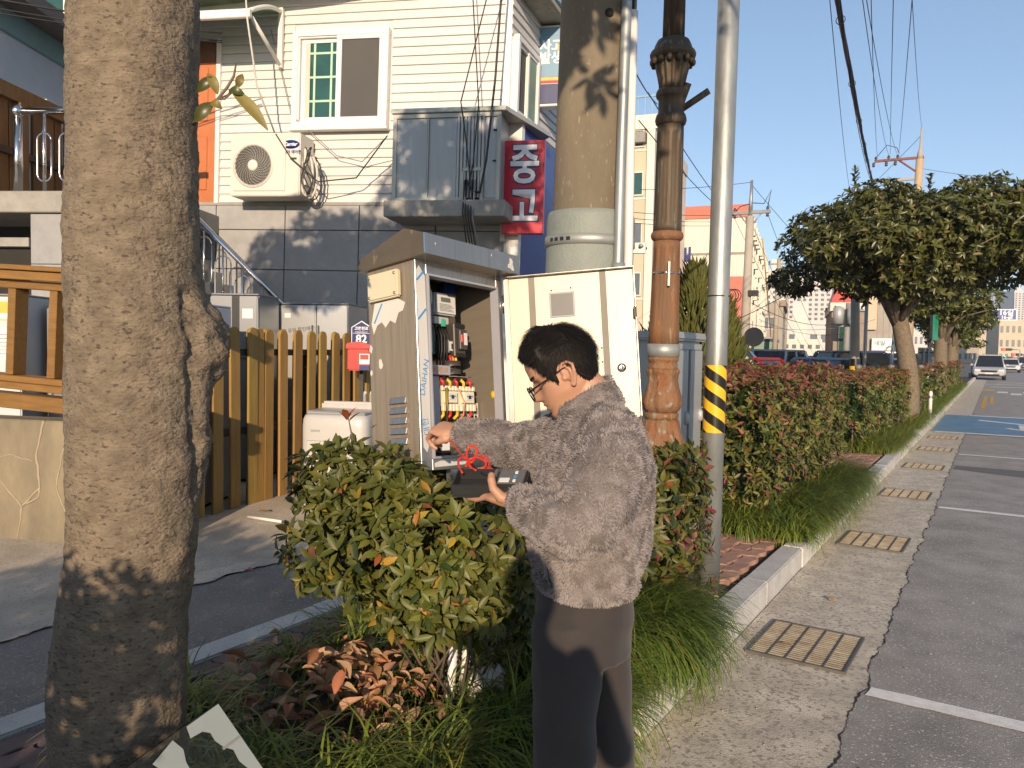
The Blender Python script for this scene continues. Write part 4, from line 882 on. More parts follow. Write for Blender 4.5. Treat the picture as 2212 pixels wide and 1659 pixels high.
gk = G(); gk.b2(0.058, 0.064, -0.012, 0.03, 0.045, CH-0.055); gk.b2(CW-0.041, CW-0.035, -0.012, 0.03, 0.045, CH-0.055); gk.b2(0.064, CW-0.041, -0.012, 0.03, 0.045, 0.053); gk.b2(0.064, CW-0.041, -0.012, 0.03, CH-0.063, CH-0.055); gk.obj('rubber_gasket', 'grey_plastic', bd_)
G().b2(0.0015, 0.003, -0.0, 0.02, 0.0, CH).obj('bright_edge', 'steel_polish', bd_)
# pitched roof hood
rf = link('roof', None, cab)
def hood(x): return [(x, -0.085, 0.825), (x, -0.085, 0.905), (x, 0.03, 0.945), (x, CD+0.035, 0.865), (x, CD+0.035, 0.82)]
a, b = hood(-0.025), hood(CW+0.03)
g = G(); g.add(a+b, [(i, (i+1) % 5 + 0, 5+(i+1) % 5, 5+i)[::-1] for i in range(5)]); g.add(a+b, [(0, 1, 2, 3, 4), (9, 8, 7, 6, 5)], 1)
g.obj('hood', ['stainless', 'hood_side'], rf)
G().b2(-0.027, -0.0255, -0.0865, -0.08, 0.826, 0.904).obj('bright_seam', 'steel_polish', rf)
flk = G()
random.seed(11)
def flake(gm, cx, cz, s, y, axis='y', n=12):
    pts = [(cx+s*random.uniform(.5, 1)*math.cos(2*math.pi*i/n)*0.6, cz+s*random.uniform(.5, 1)*math.sin(2*math.pi*i/n)) for i in range(n)]
    gm.prism(pts, y-0.0008, y, axis)
for q in ((CW-0.03, 0.865, 0.028), (CW-0.02, 0.845, 0.02), (CW-0.045, 0.85, 0.015), (0.03, 0.87, 0.006), (0.36, 0.88, 0.006)): flk = G(); flake(flk, q[0], q[1], q[2], -0.086); flk.obj('film_flake', 'film_white', rf)
# details on the side panel (local x = 0 plane, y to the back)
G().b2(-0.028, -0.002, 0.075, 0.255, 0.685, 0.795).obj('junction_box', 'beige_plastic', cab, 0.006, 2)
for y, z in ((0.09, .70), (0.24, .70), (0.09, .78), (0.24, .78)): G().lathe([(0.006, 0), (0.006, 0.003), (0.001, 0.0032)], 10, mx=Matrix.Translation((-0.028, y, z)) @ Matrix.Rotation(-math.pi/2, 4, 'Y')).obj('screw_cap', 'stainless', cab)
lv = link('louvre', None, cab)
for k in range(5):
    z = 0.105+0.040*k
    G().prism([(-0.012, z), (0.0, z), (0.0, z+0.026), (-0.004, z+0.026)], 0.07, 0.165, 'y').obj('vent_slat', 'stainless', lv, 0.002)
fl_ = []
poly = [(0.06, 0.66), (0.10, 0.682), (0.24, 0.682), (0.262, 0.60), (0.25, 0.555), (0.228, 0.59), (0.20, 0.60), (0.178, 0.575), (0.15, 0.60), (0.12, 0.585), (0.10, 0.625), (0.075, 0.63)]
G().prism(poly, -0.0016, -0.0008, 'x').obj('peeling_film', 'film_white', cab)
for cy, cz, s in ((0.215, 0.43, 0.03), (0.27, 0.5, 0.02), (0.272, 0.4, 0.014), (0.13, 0.085, 0.014), (0.20, 0.04, 0.035), (0.14, 0.06, 0.02)): 
    fq = G(); flake(fq, cy, cz, s, -0.0009, 'x'); fq.obj('peeling_film', 'film_white', cab)
def stripe(pts, w_, plane='x', v=-0.002):
    pp = G()
    for (a0, b0), (a1, b1) in zip(pts, pts[1:]):
        dx, dy = a1-a0, b1-b0; l = math.hypot(dx, dy); nx, ny = -dy/l*w_, dx/l*w_
        q = [(a0+nx, b0+ny), (a0-nx, b0-ny), (a1-nx, b1-ny), (a1+nx, b1+ny)]
        pp.prism(q, v, v+0.0003, plane)
    pp.obj('film_print', 'film_print', cab)
stripe([(0.245, 0.60), (0.195, 0.675)], 0.004); 
for zz in (0.755, 0.60): stripe([(0.006, zz-0.015), (0.05, zz+0.03)], 0.004, 'y', -0.0022)
fm = G(); fm.prism([(0.004, 0.78), (0.02, 0.80), (0.05, 0.76), (0.056, 0.4), (0.052, 0.12), (0.03, 0.07), (0.012, 0.09), (0.006, 0.45)], -0.0016, -0.0008, 'y'); fm.prism([(0.07, 0.012), (0.24, 0.016), (0.26, 0.034), (0.1, 0.036), (0.068, 0.028)], -0.0016, -0.0003, 'y'); fm.obj('frame_film', 'film_white', cab)
for s, z, r in (('DAIHAN', 0.36, 78), ('대한', 0.17, 100)): text('film_lettering', s, 0.038, 'film_print', cab, wallmx(0.03, -0.0024, z) @ Matrix.Rotation(RAD(r), 4, 'Z'), 0, 0.0002)
# open door
dang = RAD(118); DW = 0.575
door = link('door', None, cab); door.location = (CW+0.004, -0.006, 0.0); door.rotation_euler = (0, 0, 0)
dm = Matrix.Rotation(dang, 4, 'Z')    # local: x from hinge to free edge when closed points -x
door.rotation_euler = (0, 0, dang)
# in door frame the leaf lies along -x, inner face towards +y
G().b2(-DW, -0.005, -0.012, 0.0, 0.01, CH-0.01).obj('leaf', 'door_steel', door)
rimd = G(); rimd.b2(-DW, -0.005, 0.0, 0.03, CH-0.014, CH-0.010); rimd.b2(-DW, -0.005, 0.0, 0.03, 0.010, 0.014); rimd.b2(-DW, -DW+0.004, 0.0, 0.03, 0.014, CH-0.014); rimd.b2(-0.03, -0.005, 0.0, 0.008, 0.014, CH-0.014); rimd.obj('flange', 'stainless', door, 0.001)
for x0 in (-0.115, -0.425): G().b2(x0-0.028, x0, -0.0, 0.0016, 0.015, CH-0.016).obj('seal_strip', 'seal_grey', door)
vw = link('window', None, door)
G().b2(-0.315, -0.205, -0.0, 0.004, 0.625, 0.735).obj('sealant', 'grey_plastic', vw, 0.003); G().b2(-0.308, -0.212, 0.004, 0.0052, 0.632, 0.728).obj('pane', 'view_pane', vw)
lk = G(); lk.lathe([(0.019, 0), (0.019, 0.006), (0.013, 0.007), (0.013, 0.014), (0.006, 0.015), (0.006, 0.012), (0.001, 0.012)], 20, mx=Matrix.Translation((-0.50, 0.0, 0.39)) @ Matrix.Rotation(-math.pi/2, 4, 'X')); lk.obj('lock', 'steel_polish', door)
for z in (0.62, 0.16): G().box((-DW+0.006, 0.018, z), (0.012, 0.03, 0.05)).obj('catch', 'dark_plastic', door, 0.004)
for z in (0.70, 0.15): G().tube([(-0.002, -0.002, z-0.04), (-0.002, -0.002, z+0.04)], 0.008, 10).obj('hinge', 'steel_polish', door)
G().b2(-0.40, -0.33, 0.0, 0.001, 0.38, 0.50).obj('notice', 'film_white', door)
for x, z in ((-0.215, .745), (-0.30, .75), (-0.42, .48), (-0.42, .42)): G().lathe([(0.004, 0), (0.001, 0.001)], 8, mx=Matrix.Translation((x, 0.0008, z)) @ Matrix.Rotation(-math.pi/2, 4, 'X')).obj('rivet_hole', 'pit', door)
G().prism([(-DW+0.002, 0.02), (-DW+0.012, 0.02), (-DW+0.008, 0.3), (-DW+0.014, 0.5), (-DW+0.002, 0.8)], -0.014, -0.0125, 'y').obj('film_edge', 'film_white', door)
# ---- interior equipment
eq = link('equipment', None, cab)
G().b2(0.02, CW-0.03, 0.255, 0.262, 0.05, CH-0.05).obj('mounting_plate', 'stainless_in', eq)
bp_ = G().b2(0.062, 0.186, 0.10, 0.24, 0.475, 0.765).obj('distribution_panel', 'panel_blue', eq, 0.006, 2)
pr_ = G()
for z in (0.60, 0.54): pr_.b2(0.145, 0.172, 0.0985, 0.0995, z, z+0.002); pr_.b2(0.170, 0.172, 0.0985, 0.0995, z-0.03, z); pr_.b2(0.145, 0.172, 0.0985, 0.0995, z-0.032, z-0.03); pr_.b2(0.15, 0.16, 0.0985, 0.0995, z-0.02, z-0.012)
pr_.obj('panel_print', 'ink', eq)
G().tube([(0.15, 0.095, 0.765), (0.172, 0.09, 0.73), (0.172, 0.088, 0.69), (0.155, 0.09, 0.66)], 0.004, 6).obj('white_wire', 'film_white', eq)
G().b2(0.20, 0.355, 0.165, 0.25, 0.645, 0.745).obj('meter_base', 'cream_plastic', eq, 0.004)
G().b2(0.225, 0.352, 0.12, 0.165, 0.648, 0.742).obj('meter_cover', 'clear_grey', eq, 0.006, 2)
G().b2(0.236, 0.346, 0.1175, 0.12, 0.655, 0.737).obj('meter_face', 'film_white', eq); G().b2(0.258, 0.315, 0.116, 0.1175, 0.703, 0.722).obj('meter_display', 'lcd', eq)
ml = G()
for k in range(6): ml.b2(0.248, 0.335-0.01*(k % 3), 0.1165, 0.1175, 0.664+k*0.0055, 0.6665+k*0.0055)
ml.obj('meter_print', 'fridge_grey', eq); G().b2(0.30, 0.346, 0.112, 0.12, 0.73, 0.742).obj('meter_seal', 'dark_plastic', eq)
G().b2(0.236, 0.32, 0.135, 0.18, 0.61, 0.642).obj('terminal_cover', 'clear_grey', eq, 0.003); G().b2(0.272, 0.292, 0.128, 0.136, 0.60, 0.632).obj('green_clip', 'wire_green', eq)
G().b2(0.36, 0.435, 0.19, 0.24, 0.755, 0.815).obj('blue_module', 'plate_blue', eq, 0.003)
G().b2(0.25, 0.30, 0.20, 0.205, 0.49, 0.61).obj('green_plate', 'green_poly', eq)
br = link('main_breaker', G().b2(0.312, 0.382, 0.10, 0.25, 0.47, 0.615).mesh('main_breaker', 'dark_plastic', 0.004), eq)
sb = link('small_breaker', G().b2(0.292, 0.326, 0.115, 0.2, 0.485, 0.545).mesh('small_breaker', 'dark_plastic', 0.003), eq)
ex = link('breaker_detail', None, eq); bpy.data.objects.remove(ex)
G().b2(0.330, 0.376, 0.082, 0.10, 0.50, 0.585).obj('breaker_face', 'dark_plastic', eq, 0.003); G().b2(0.336, 0.352, 0.079, 0.083, 0.53, 0.565).obj('breaker_toggle', 'wire_red', eq, 0.002); G().b2(0.353, 0.374, 0.081, 0.083, 0.52, 0.572).obj('breaker_label', 'film_white', eq)
for k in range(3): 
    for z in (0.60, 0.475): G().b2(0.322+0.02*k, 0.336+0.02*k, 0.094, 0.10, z-0.006, z+0.010).obj('breaker_terminal', 'pit', eq)
G().b2(0.296, 0.322, 0.110, 0.116, 0.495, 0.535).obj('small_breaker_face', 'film_white', eq); G().b2(0.303, 0.315, 0.106, 0.111, 0.503, 0.525).obj('small_toggle', 'ink', eq)
G().b2(0.06, 0.273, 0.09, 0.15, 0.387, 0.427).obj('cable_duct', 'grey_plastic', eq, 0.002); text('duct_marking', '현동(분)10', 0.026, 'marker_orange', eq, wallmx(0.198, 0.0895, 0.407), 0.0006, 0.0003)
G().b2(0.10, 0.224, 0.11, 0.18, 0.12, 0.384).obj('vertical_duct', 'grey_plastic', eq, 0.002); G().b2(0.06, 0.10, 0.13, 0.2, 0.12, 0.384).obj('vertical_duct', 'plate_blue', eq)
G().b2(0.20, 0.40, 0.105, 0.16, 0.150, 0.175).obj('cable_duct', 'grey_plastic', eq, 0.002)
for k in range(2): G().lathe([(0.040, 0), (0.040, 0.022), (0.026, 0.022), (0.026, 0)], 24, (0.325, 0.135, 0.43-0.035*k+0.0), caps=False).obj('current_ring', 'dark_plastic', eq)
G().b2(0.276, 0.415, 0.105, 0.15, 0.384, 0.3865).obj('shelf', 'steel_polish', eq)
for u, x0 in enumerate((0.232, 0.338)):
    ct = link('contactor', None, eq); bpy.data.objects.remove(ct)
    G().b2(x0, x0+0.104, 0.12, 0.2, 0.258, 0.335).obj('contactor_body', 'cream_plastic', eq, 0.003)
    G().b2(x0+0.02, x0+0.088, 0.100, 0.12, 0.272, 0.322).obj('contactor_front', 'cream_plastic', eq, 0.003); G().b2(x0+0.034, x0+0.076, 0.0975, 0.10, 0.285, 0.312).obj('contactor_label', 'film_white', eq)
    G().b2(x0+0.047, x0+0.062, 0.095, 0.099, 0.290, 0.305).obj('contactor_button', 'ink', eq)
    for q in (0.036, 0.066): G().b2(x0+q, x0+q+0.009, 0.0965, 0.098, 0.298, 0.303).obj('contactor_print', 'film_print', eq)
    for k in range(5):
        G().b2(x0+0.004+0.020*k, x0+0.020+0.020*k, 0.104, 0.12, 0.238, 0.268).obj('terminal_tooth', 'cream_plastic', eq, 0.002); G().b2(x0+0.004+0.020*k, x0+0.020+0.020*k, 0.107, 0.121, 0.325, 0.345).obj('terminal_tooth', 'cream_plastic', eq, 0.002)
cols_ = ['wire_red', 'wire_yellow', 'wire_red', 'wire_yellow', 'wire_red']
for k in range(5):
    x = 0.246+0.042*k
    G().tube([(x-0.012, 0.12, 0.375), (x-0.004, 0.108, 0.36), (x, 0.112, 0.34)], 0.007, 8).obj('terminal_sleeve', cols_[k], eq); G().tube([(x-0.05, 0.13, 0.384), (x-0.03, 0.118, 0.378), (x-0.012, 0.119, 0.374)], 0.006, 8).obj('power_cable', 'cable_black', eq)
    G().tube([(x, 0.115, 0.24), (x-0.008, 0.11, 0.22), (x-0.02, 0.12, 0.205)], 0.007, 8).obj('terminal_sleeve', cols_[(k+1) % 5], eq)
for k in range(4): G().tube([(0.244+0.022*k, 0.15, 0.61), (0.246+0.02*k, 0.13, 0.56), (0.250+0.016*k, 0.13, 0.50), (0.24+0.02*k, 0.14, 0.43)], 0.0042, 6).obj('meter_cable', 'cable_black', eq)
for k, m in enumerate(('wire_red', 'wire_orange', 'wire_yellow')): G().tube([(0.30+0.018*k, 0.12, 0.475), (0.305+0.016*k, 0.118, 0.455), (0.31+0.012*k, 0.13, 0.43)], 0.006, 6).obj('phase_wire', m, eq)
for k in range(3): G().tube([(0.08+0.03*k, 0.12, 0.475), (0.075+0.03*k, 0.10, 0.45), (0.1+0.03*k, 0.12, 0.425)], 0.006, 6).obj('feeder_cable', 'cable_black', eq)
G().tube([(0.33, 0.098, 0.33), (0.345, 0.085, 0.27), (0.335, 0.085, 0.22), (0.29, 0.09, 0.185), (0.24, 0.1, 0.18)], 0.003, 6).obj('copper_wire', 'copper', eq)
for k, m in enumerate(('cable_black', 'wire_yellow', 'cable_black')): G().tube([(0.262-0.006*k, 0.1, 0.335), (0.25-0.005*k, 0.092, 0.28), (0.245, 0.094, 0.22), (0.24+0.004*k, 0.1, 0.17)], 0.0024, 5).obj('control_wire', m, eq)
# perforated cover plate
pfp = G(); pfp.b2(0.375, CW-0.015, 0.15, 0.153, 0.155, 0.278); pfp.obj('perforated_plate', 'cream_plastic', eq)
hm = G().lathe([(0.0075, 0), (0.0075, 0.0012), (0.001, 0.0013)], 6, mx=Matrix.Rotation(math.pi/2, 4, 'X')).mesh('plate_hole', 'pit')
for r in range(5):
    for c_ in range(5): link('plate_hole', hm, eq, (0.39+0.0225*c_+(0.0 if r % 2 else 0.003), 0.149, 0.172+0.0225*r))
st_ = G(); st_.lathe([(0.001, 0), (0.016, 0.0002), (0.016, 0.001), (0.001, 0.0011)], 16, mx=Matrix.Translation((CW-t-0.0012, 0.07, 0.31)) @ Matrix.Rotation(math.pi/2, 4, 'Y')); st_.obj('yellow_sticker', 'wire_yellow', eq)
G().tube([(0.075, 0.05, 0.775), (0.105, 0.04, 0.775), (0.15, 0.035, 0.78)], 0.006, 8).obj('door_switch', 'steel_polish', eq)
for k in range(4):
    G().tube([(0.08+0.03*k, 0.2, 0.14), (0.09+0.03*k, 0.12-0.01*k, 0.10), (0.13+0.02*k, 0.09, 0.07), (0.20+0.02*k, 0.1, 0.062)], 0.008, 7).obj('floor_cable', 'cable_black', eq)
G().b2(0.16, 0.26, 0.10, 0.16, 0.075, 0.12).obj('paper_scrap', 'paper', eq); G().b2(0.12, 0.30, 0.12, 0.2, 0.006, 0.05).obj('terminal_block', 'dark_plastic', eq, 0.004)
# ---- post, foot and conduits
pb, ptop = Vector((-1.80, 2.50, 0.08)), CABM @ Vector((0.27, 0.14, 0.0))
iv = CABM.inverted()
pst = G(); ax = (ptop-pb).normalized(); sx_ = Vector((1, 0, 0)); sx_ = (sx_-ax*sx_.dot(ax)).normalized(); sy_ = ax.cross(sx_)
hw = 0.062
def ringsq(p): return [iv @ (p+sx_*a*hw+sy_*b*hw) for a, b in ((1, .8), (.8, 1), (-.8, 1), (-1, .8), (-1, -.8), (-.8, -1), (.8, -1), (1, -.8))]
pst.rings([ringsq(pb), ringsq(ptop)], True, True, 0, False); pst.obj('post', 'steel_polish', cab)
G().lathe([(0.12, 0), (0.12, 0.015), (0.07, 0.02)], 24, mx=iv @ Matrix.Translation((pb.x, pb.y, 0.12))).obj('base_plate', 'galv', cab)
for k in range(2):
    o = Vector((0.10, -0.02-0.09*k, 0)); pts = [iv @ (pb+o+Vector((0.0, -0.1+0.02*i, 0.0)) + ax*(0.085*i)) for i in range(7)]
    cg_ = G(); P = []
    for i in range(60):
        q = pts[0].lerp(pts[-1], i/59); P.append(q)
    cg_.tube(P, [0.019 if i % 2 else 0.0155 for i in range(60)], 10); cg_.obj('corrugated_conduit', 'pvc_white', cab)
el = [pb+Vector((0.06, -0.02, 0.03)), pb+Vector((0.10, -0.06, 0.16)), pb+Vector((0.19, -0.02, 0.19)), pb+Vector((0.24, 0.04, 0.10)), pb+Vector((0.25, 0.06, -0.02))]
G().tube([iv @ p for p in el], 0.05, 14).obj('conduit_elbow', 'pvc_white', cab)
# ================================================================== the man working at the cabinet
mat('skin', (0.47, 0.265, 0.17), 0.5, var=0.12, scale=9, col2=(0.42, 0.215, 0.135), sss=0.06, bump=0.08, bscale=220, bdist=0.002)
mat('hair', (0.012, 0.010, 0.009), 0.62, var=0.3, spec=0.22)
mat('fleece', (0.268, 0.243, 0.24), 0.95, var=0.35, scale=26, col2=(0.20, 0.18, 0.178), spec=0.1, sheen=0.15)
mat('fleece_under', (0.20, 0.174, 0.166), 0.95, var=0.3, scale=26, spec=0.05)
mat('trouser', (0.040, 0.035, 0.034), 0.85, var=0.15, scale=8, spec=0.25, sheen=0.1, bump=0.1, bscale=300, bdist=0.002)
mat('leather', (0.02, 0.02, 0.02), 0.4)
mat('frame_black', (0.008, 0.008, 0.009), 0.2)
mat('lens', (0.9, 0.95, 0.95), 0.02, var=0.0, trans=1.0, alpha=0.35)
CR = Vector((math.cos(YAW), math.sin(YAW), 0)); CF = Vector((-math.sin(YAW), math.cos(YAW), 0)); UP = Vector((0, 0, 1))
def cv(r, u, f): return CR*r + UP*u + CF*f
def lerp_tab(tab, x):
    if x <= tab[0][0]: return tab[0][1]
    for (a, va), (b, vb) in zip(tab, tab[1:]):
        if x <= b:
            t = (x-a)/(b-a); t = t*t*(3-2*t)*0.5+t*0.5; return va+(vb-va)*t
    return tab[-1][1]
# ---- head surface in head frame (f forward, l left, u up), origin between the ears
T_F = [(-.094, .070), (-.085, .086), (-.075, .0905), (-.062, .088), (-.045, .0925), (-.027, .091), (0, .089), (.028, .0885), (.042, .095), (.07, .094), (.098, .084), (.12, .058), (.134, .010)]
T_B = [(-.094, .018), (-.085, .028), (-.06, .050), (-.03, .068), (0, .078), (.04, .086), (.07, .084), (.1, .068), (.12, .043), (.134, .008)]
T_W = [(-.094, .028), (-.085, .037), (-.06, .053), (-.03, .064), (0, .070), (.03, .0745), (.06, .0745), (.085, .068), (.105, .054), (.12, .038), (.134, .006)]
T_N = [(-.032, 0), (-.026, .012), (-.018, .0275), (-.012, .0285), (0, .019), (.014, .0105), (.026, .004), (.034, 0)]
T_NS = [(-.032, .016), (-.018, .013), (0, .009), (.03, .008)]
def gs(x, s): return math.exp(-x*x/(2*s*s))
def head_pt(u, th):
    c, s = math.cos(th), math.sin(th)
    F, B, W = lerp_tab(T_F, u), lerp_tab(T_B, u), lerp_tab(T_W, u)
    e = 0.80 if c > 0 else 0.92
    f = (F if c > 0 else B)*math.copysign(abs(c)**e, c); l = W*math.copysign(abs(s)**0.86, s)
    if c > 0:
        f += lerp_tab(T_N, u)*gs(l, lerp_tab(T_NS, u))
        f += 0.0085*gs(u+.0385, .0042)*gs(l, .016) + 0.008*gs(u+.0535, .0045)*gs(l, .014) - 0.003*gs(u+.046, .0022)*gs(l, .02)
        f -= 0.012*gs(u-.012, .011)*gs(abs(l)-.032, .012)
        f += 0.0065*gs(u-.010, .0075)*gs(abs(l)-.032, .010)
        f += 0.004*gs(u-.036, .006)*gs(abs(l)-.03, .02)
        f += 0.004*gs(u+.078, .008)*gs(l, .014)
    l += math.copysign(0.004*gs(u+.012, .014)*gs(f-.05, .025), s)
    return Vector((f, l, u))
NT, NU = 120, 96
g = G(); R_ = [[head_pt(-.094+.228*i/NU, 2*math.pi*j/NT) for j in range(NT)] for i in range(NU+1)]
g.rings(R_)
# ears
for sd in (1, -1):
    out = [(-.004, -.030), (-.012, -.020), (-.022, .002), (-.026, .020), (-.018, .032), (-.004, .034), (.006, .026), (.009, .012), (.006, .002), (.002, -.01)]
    yv = [.074, .079, .088, .090, .086, .081, .077, .074, .073, .072]
    g.tube([(f-.004, sd*y, u) for (f, u), y in zip(out, yv)], [.0065, .006, .005, .005, .0048, .0048, .0048, .0042, .004, .0045], 8)
    g.tube([(-.008, sd*.077, -.018), (-.016, sd*.083, .0), (-.017, sd*.083, .014), (-.010, sd*.080, .022)], [.004, .0045, .004, .0035], 7)
    g.sphere((-.006, sd*.0745, -.027), (.0075, .006, .009), 10, 7)
    g.sphere((-.010, sd*.073, .006), (.016, .006, .026), 12, 8)
    g.sphere((.008, sd*.0735, -.002), (.005, .004, .008), 8, 6)
# neck (towards the bent torso)
g.tube([(-.020, 0, -.02), (-.024, 0, -.06), (-.036, 0, -.10), (-.040, 0, -.15)], [.050, .055, .056, .060], 20)
HEADP = 32.0
ca8, sa8 = math.cos(RAD(7)), math.sin(RAD(7))
fh = -CR*ca8 + CF*sa8; lf = UP.cross(fh)
fdir = fh*math.cos(RAD(HEADP)) - UP*math.sin(RAD(HEADP)); udir = fh*math.sin(RAD(HEADP)) + UP*math.cos(RAD(HEADP))
hc = at(1223, 812, 2.03) - lf*0.078
HM4 = Matrix(((fdir.x, lf.x, udir.x, hc.x), (fdir.y, lf.y, udir.y, hc.y), (fdir.z, lf.z, udir.z, hc.z), (0, 0, 0, 1)))
body = G(); body.add(g.v, g.f, 0, True, HM4)

# ---- hands
def hand(gm, org, x, z, left, curls, thumb, spread=0.05, sc=1.0):
    x = x.normalized(); z = (z - x*z.dot(x)).normalized(); y = x.cross(z) if left else z.cross(x)
    def W(a, b, c): return org + (x*a + y*b + z*c)*sc
    # palm as a rounded slab
    R2 = []
    for a, hw_, cy, th in ((-.03, .026, 0, .021), (0.0, .030, .0, .020), (.03, .040, .002, .0185), (.06, .043, .001, .0155), (.085, .041, -.001, .0135), (.096, .034, -.002, .009)):
        ring = []
        for i in range(20):
            t = 2*math.pi*i/20; ring.append(W(a, cy+hw_*math.copysign(abs(math.cos(t))**.75, math.cos(t)), th*math.sin(t)))
        R2.append(ring)
    gm.rings(R2)
    base = [(.092, .029), (.097, .0095), (.092, -.010), (.082, -.028)]; L = [(.042, .026, .021), (.046, .029, .022), (.042, .027, .021), (.034, .021, .019)]; rad = [.0092, .0095, .009, .008]
    for k in range(4):
        a, b = base[k]; ang = 0.0; p = (a-.02, b, 0.002); P = [W(*p)]; rr = [rad[k]*1.12]; q = [a, b, 0.0]; P.append(W(*q)); rr.append(rad[k]*1.1)
        for s in range(3):
            ang += curls[k][s]; l_ = L[k][s]
            for h in (0.5, 1.0):
                P.append(W(q[0]+math.cos(ang)*l_*h, q[1]+(1.5-k)*spread*l_*h, q[2]-math.sin(ang)*l_*h)); rr.append(rad[k]*(1.0-.07*s) if h == .5 else rad[k]*(1.02-.09*s))
            q = [q[0]+math.cos(ang)*l_, q[1]+(1.5-k)*spread*l_, q[2]-math.sin(ang)*l_]
        P.append(P[-1] + (P[-1]-P[-2]).normalized()*0.006*sc); rr.append(rad[k]*.5)
        gm.tube(P, [r*sc for r in rr], 10)
    gm.tube([W(*t_) for t_ in thumb], [.017*sc, .0155*sc, .0115*sc, .0112*sc, .0095*sc, .005*sc], 10)
    return x, y, z
# left hand (near) with the tester
wl_ = at(1117, 1083, 2.00)
lx, ly, lz = hand(body, wl_, cv(-.66, .02, .75), cv(-.05, -.95, .10), True, [(-0.32, 0.30, 0.16), (-.24, 0.22, 0.12), (-.15, 0.12, 0.1), (-.1, 0.1, 0.08)],
     [(.005, .014, -.004), (.022, .036, -.012), (.040, .048, -.034), (.052, .044, -.054), (.064, .034, -.064), (.070, .028, -.066)], 0.02)
# right hand (far) inside the cabinet
wr_ = at(988, 934, 2.62)
hand(body, wr_, cv(-.80, .10, .55), cv(.20, .78, -.62), False, [(0.9, 1.1, 0.6), (1.0, 1.2, 0.7), (1.1, 1.2, 0.7), (1.1, 1.2, 0.7)],
     [(.008, .014, -.006), (.030, .034, -.012), (.055, .042, -.024), (.075, .036, -.036), (.090, .026, -.044), (.096, .022, -.048)], 0.0)
# limbs and trunk under the clothes (one continuous body)
SL, EL = at(1318, 940, 1.95), at(1256, 1132, 1.86); SR, ER = at(1238, 945, 2.24), at(1118, 978, 2.46)
hemc = at(1264, 1300, 2.08); chest = at(1286, 985, 2.10); neckb = HM4 @ Vector((-.04, 0, -.14))
kl, kr = at(1222, 1650, 2.0), at(1322, 1620, 2.2)
al = Vector((kl.x+0.01, kl.y-0.02, 0.09)); ar_ = Vector((kr.x+0.05, kr.y+0.05, 0.09))
body.tube([hemc, hemc.lerp(chest, .5), chest, chest.lerp(neckb, .6), neckb], [.085, .10, .11, .09, .07], 20)
body.tube([chest.lerp(SL, .2), SL, EL, wl_ - lx*.03], [.08, .055, .042, .028], 14); body.tube([chest.lerp(SR, .2), SR, ER, wr_], [.08, .055, .042, .028], 14)
hl_, hr_ = at(1236, 1335, 2.0), at(1296, 1335, 2.16)
body.tube([hemc, hl_, kl, al], [.075, .055, .045, .038], 14); body.tube([hemc, hr_, kr, ar_], [.075, .055, .045, .038], 14)
bm_me = mod_mesh(body.mesh('raw', 'skin'), 'body', ('REMESH', dict(mode='VOXEL', voxel_size=0.0026, use_smooth_shade=True)), ('SMOOTH', dict(factor=0.5, iterations=3)))
bm_me.materials.clear(); bm_me.materials.append(MATS['skin'])
man = tag(link('person', bm_me), 'man in a grey fleece jacket and glasses reaching into the open cabinet', 'person')

# ---- hair
def hair_mask(f, l, u):
    # lower limit of the hair around the head
    th = math.atan2(abs(l), f)     # 0 front .. pi back
    lim = lerp_tab([(0, .088), (.5, .082), (.85, .055), (1.05, .012), (1.2, -.012), (1.32, .020), (1.55, .036), (1.85, .010), (2.1, -.030), (2.6, -.066), (3.2, -.072)], th)
    return max(0.0, min(1.0, (u-lim)/.014)), lim
def hair_thick(f, l, u, th):
    m, lim = hair_mask(f, l, u)
    top = lerp_tab([(0, .010), (.03, .017), (.06, .026), (.09, .034), (.14, .034)], u-lim)
    front = 0.80+0.38*math.cos(th)
    return m*top*front*(0.75 if abs(th) > 2.2 and u < .04 else 1.0)
cap = G(); RR = []
for i in range(NU+1):
    u = -.094+.228*i/NU; ring = []
    for j in range(NT):
        th = 2*math.pi*j/NT; p = head_pt(u, th); tt = th if th <= math.pi else th-2*math.pi
        h = hair_thick(p.x, p.y, p.z, tt); n_ = Vector((p.x*.9, p.y*1.15, (p.z-.03)*.9)).normalized()
        if h <= 0: ring.append(p - n_*0.006)
        else: ring.append(p + n_*(h*(0.86+0.18*fbm((p.x*1.0, p.y, p.z), 38, 3)) + 0.0005))
    RR.append(ring)
cap.rings(RR); capm = G().add(cap.v, cap.f, 0, True, HM4)
hair = capm.obj('hair', 'hair', man)
hs = G(); random.seed(5)
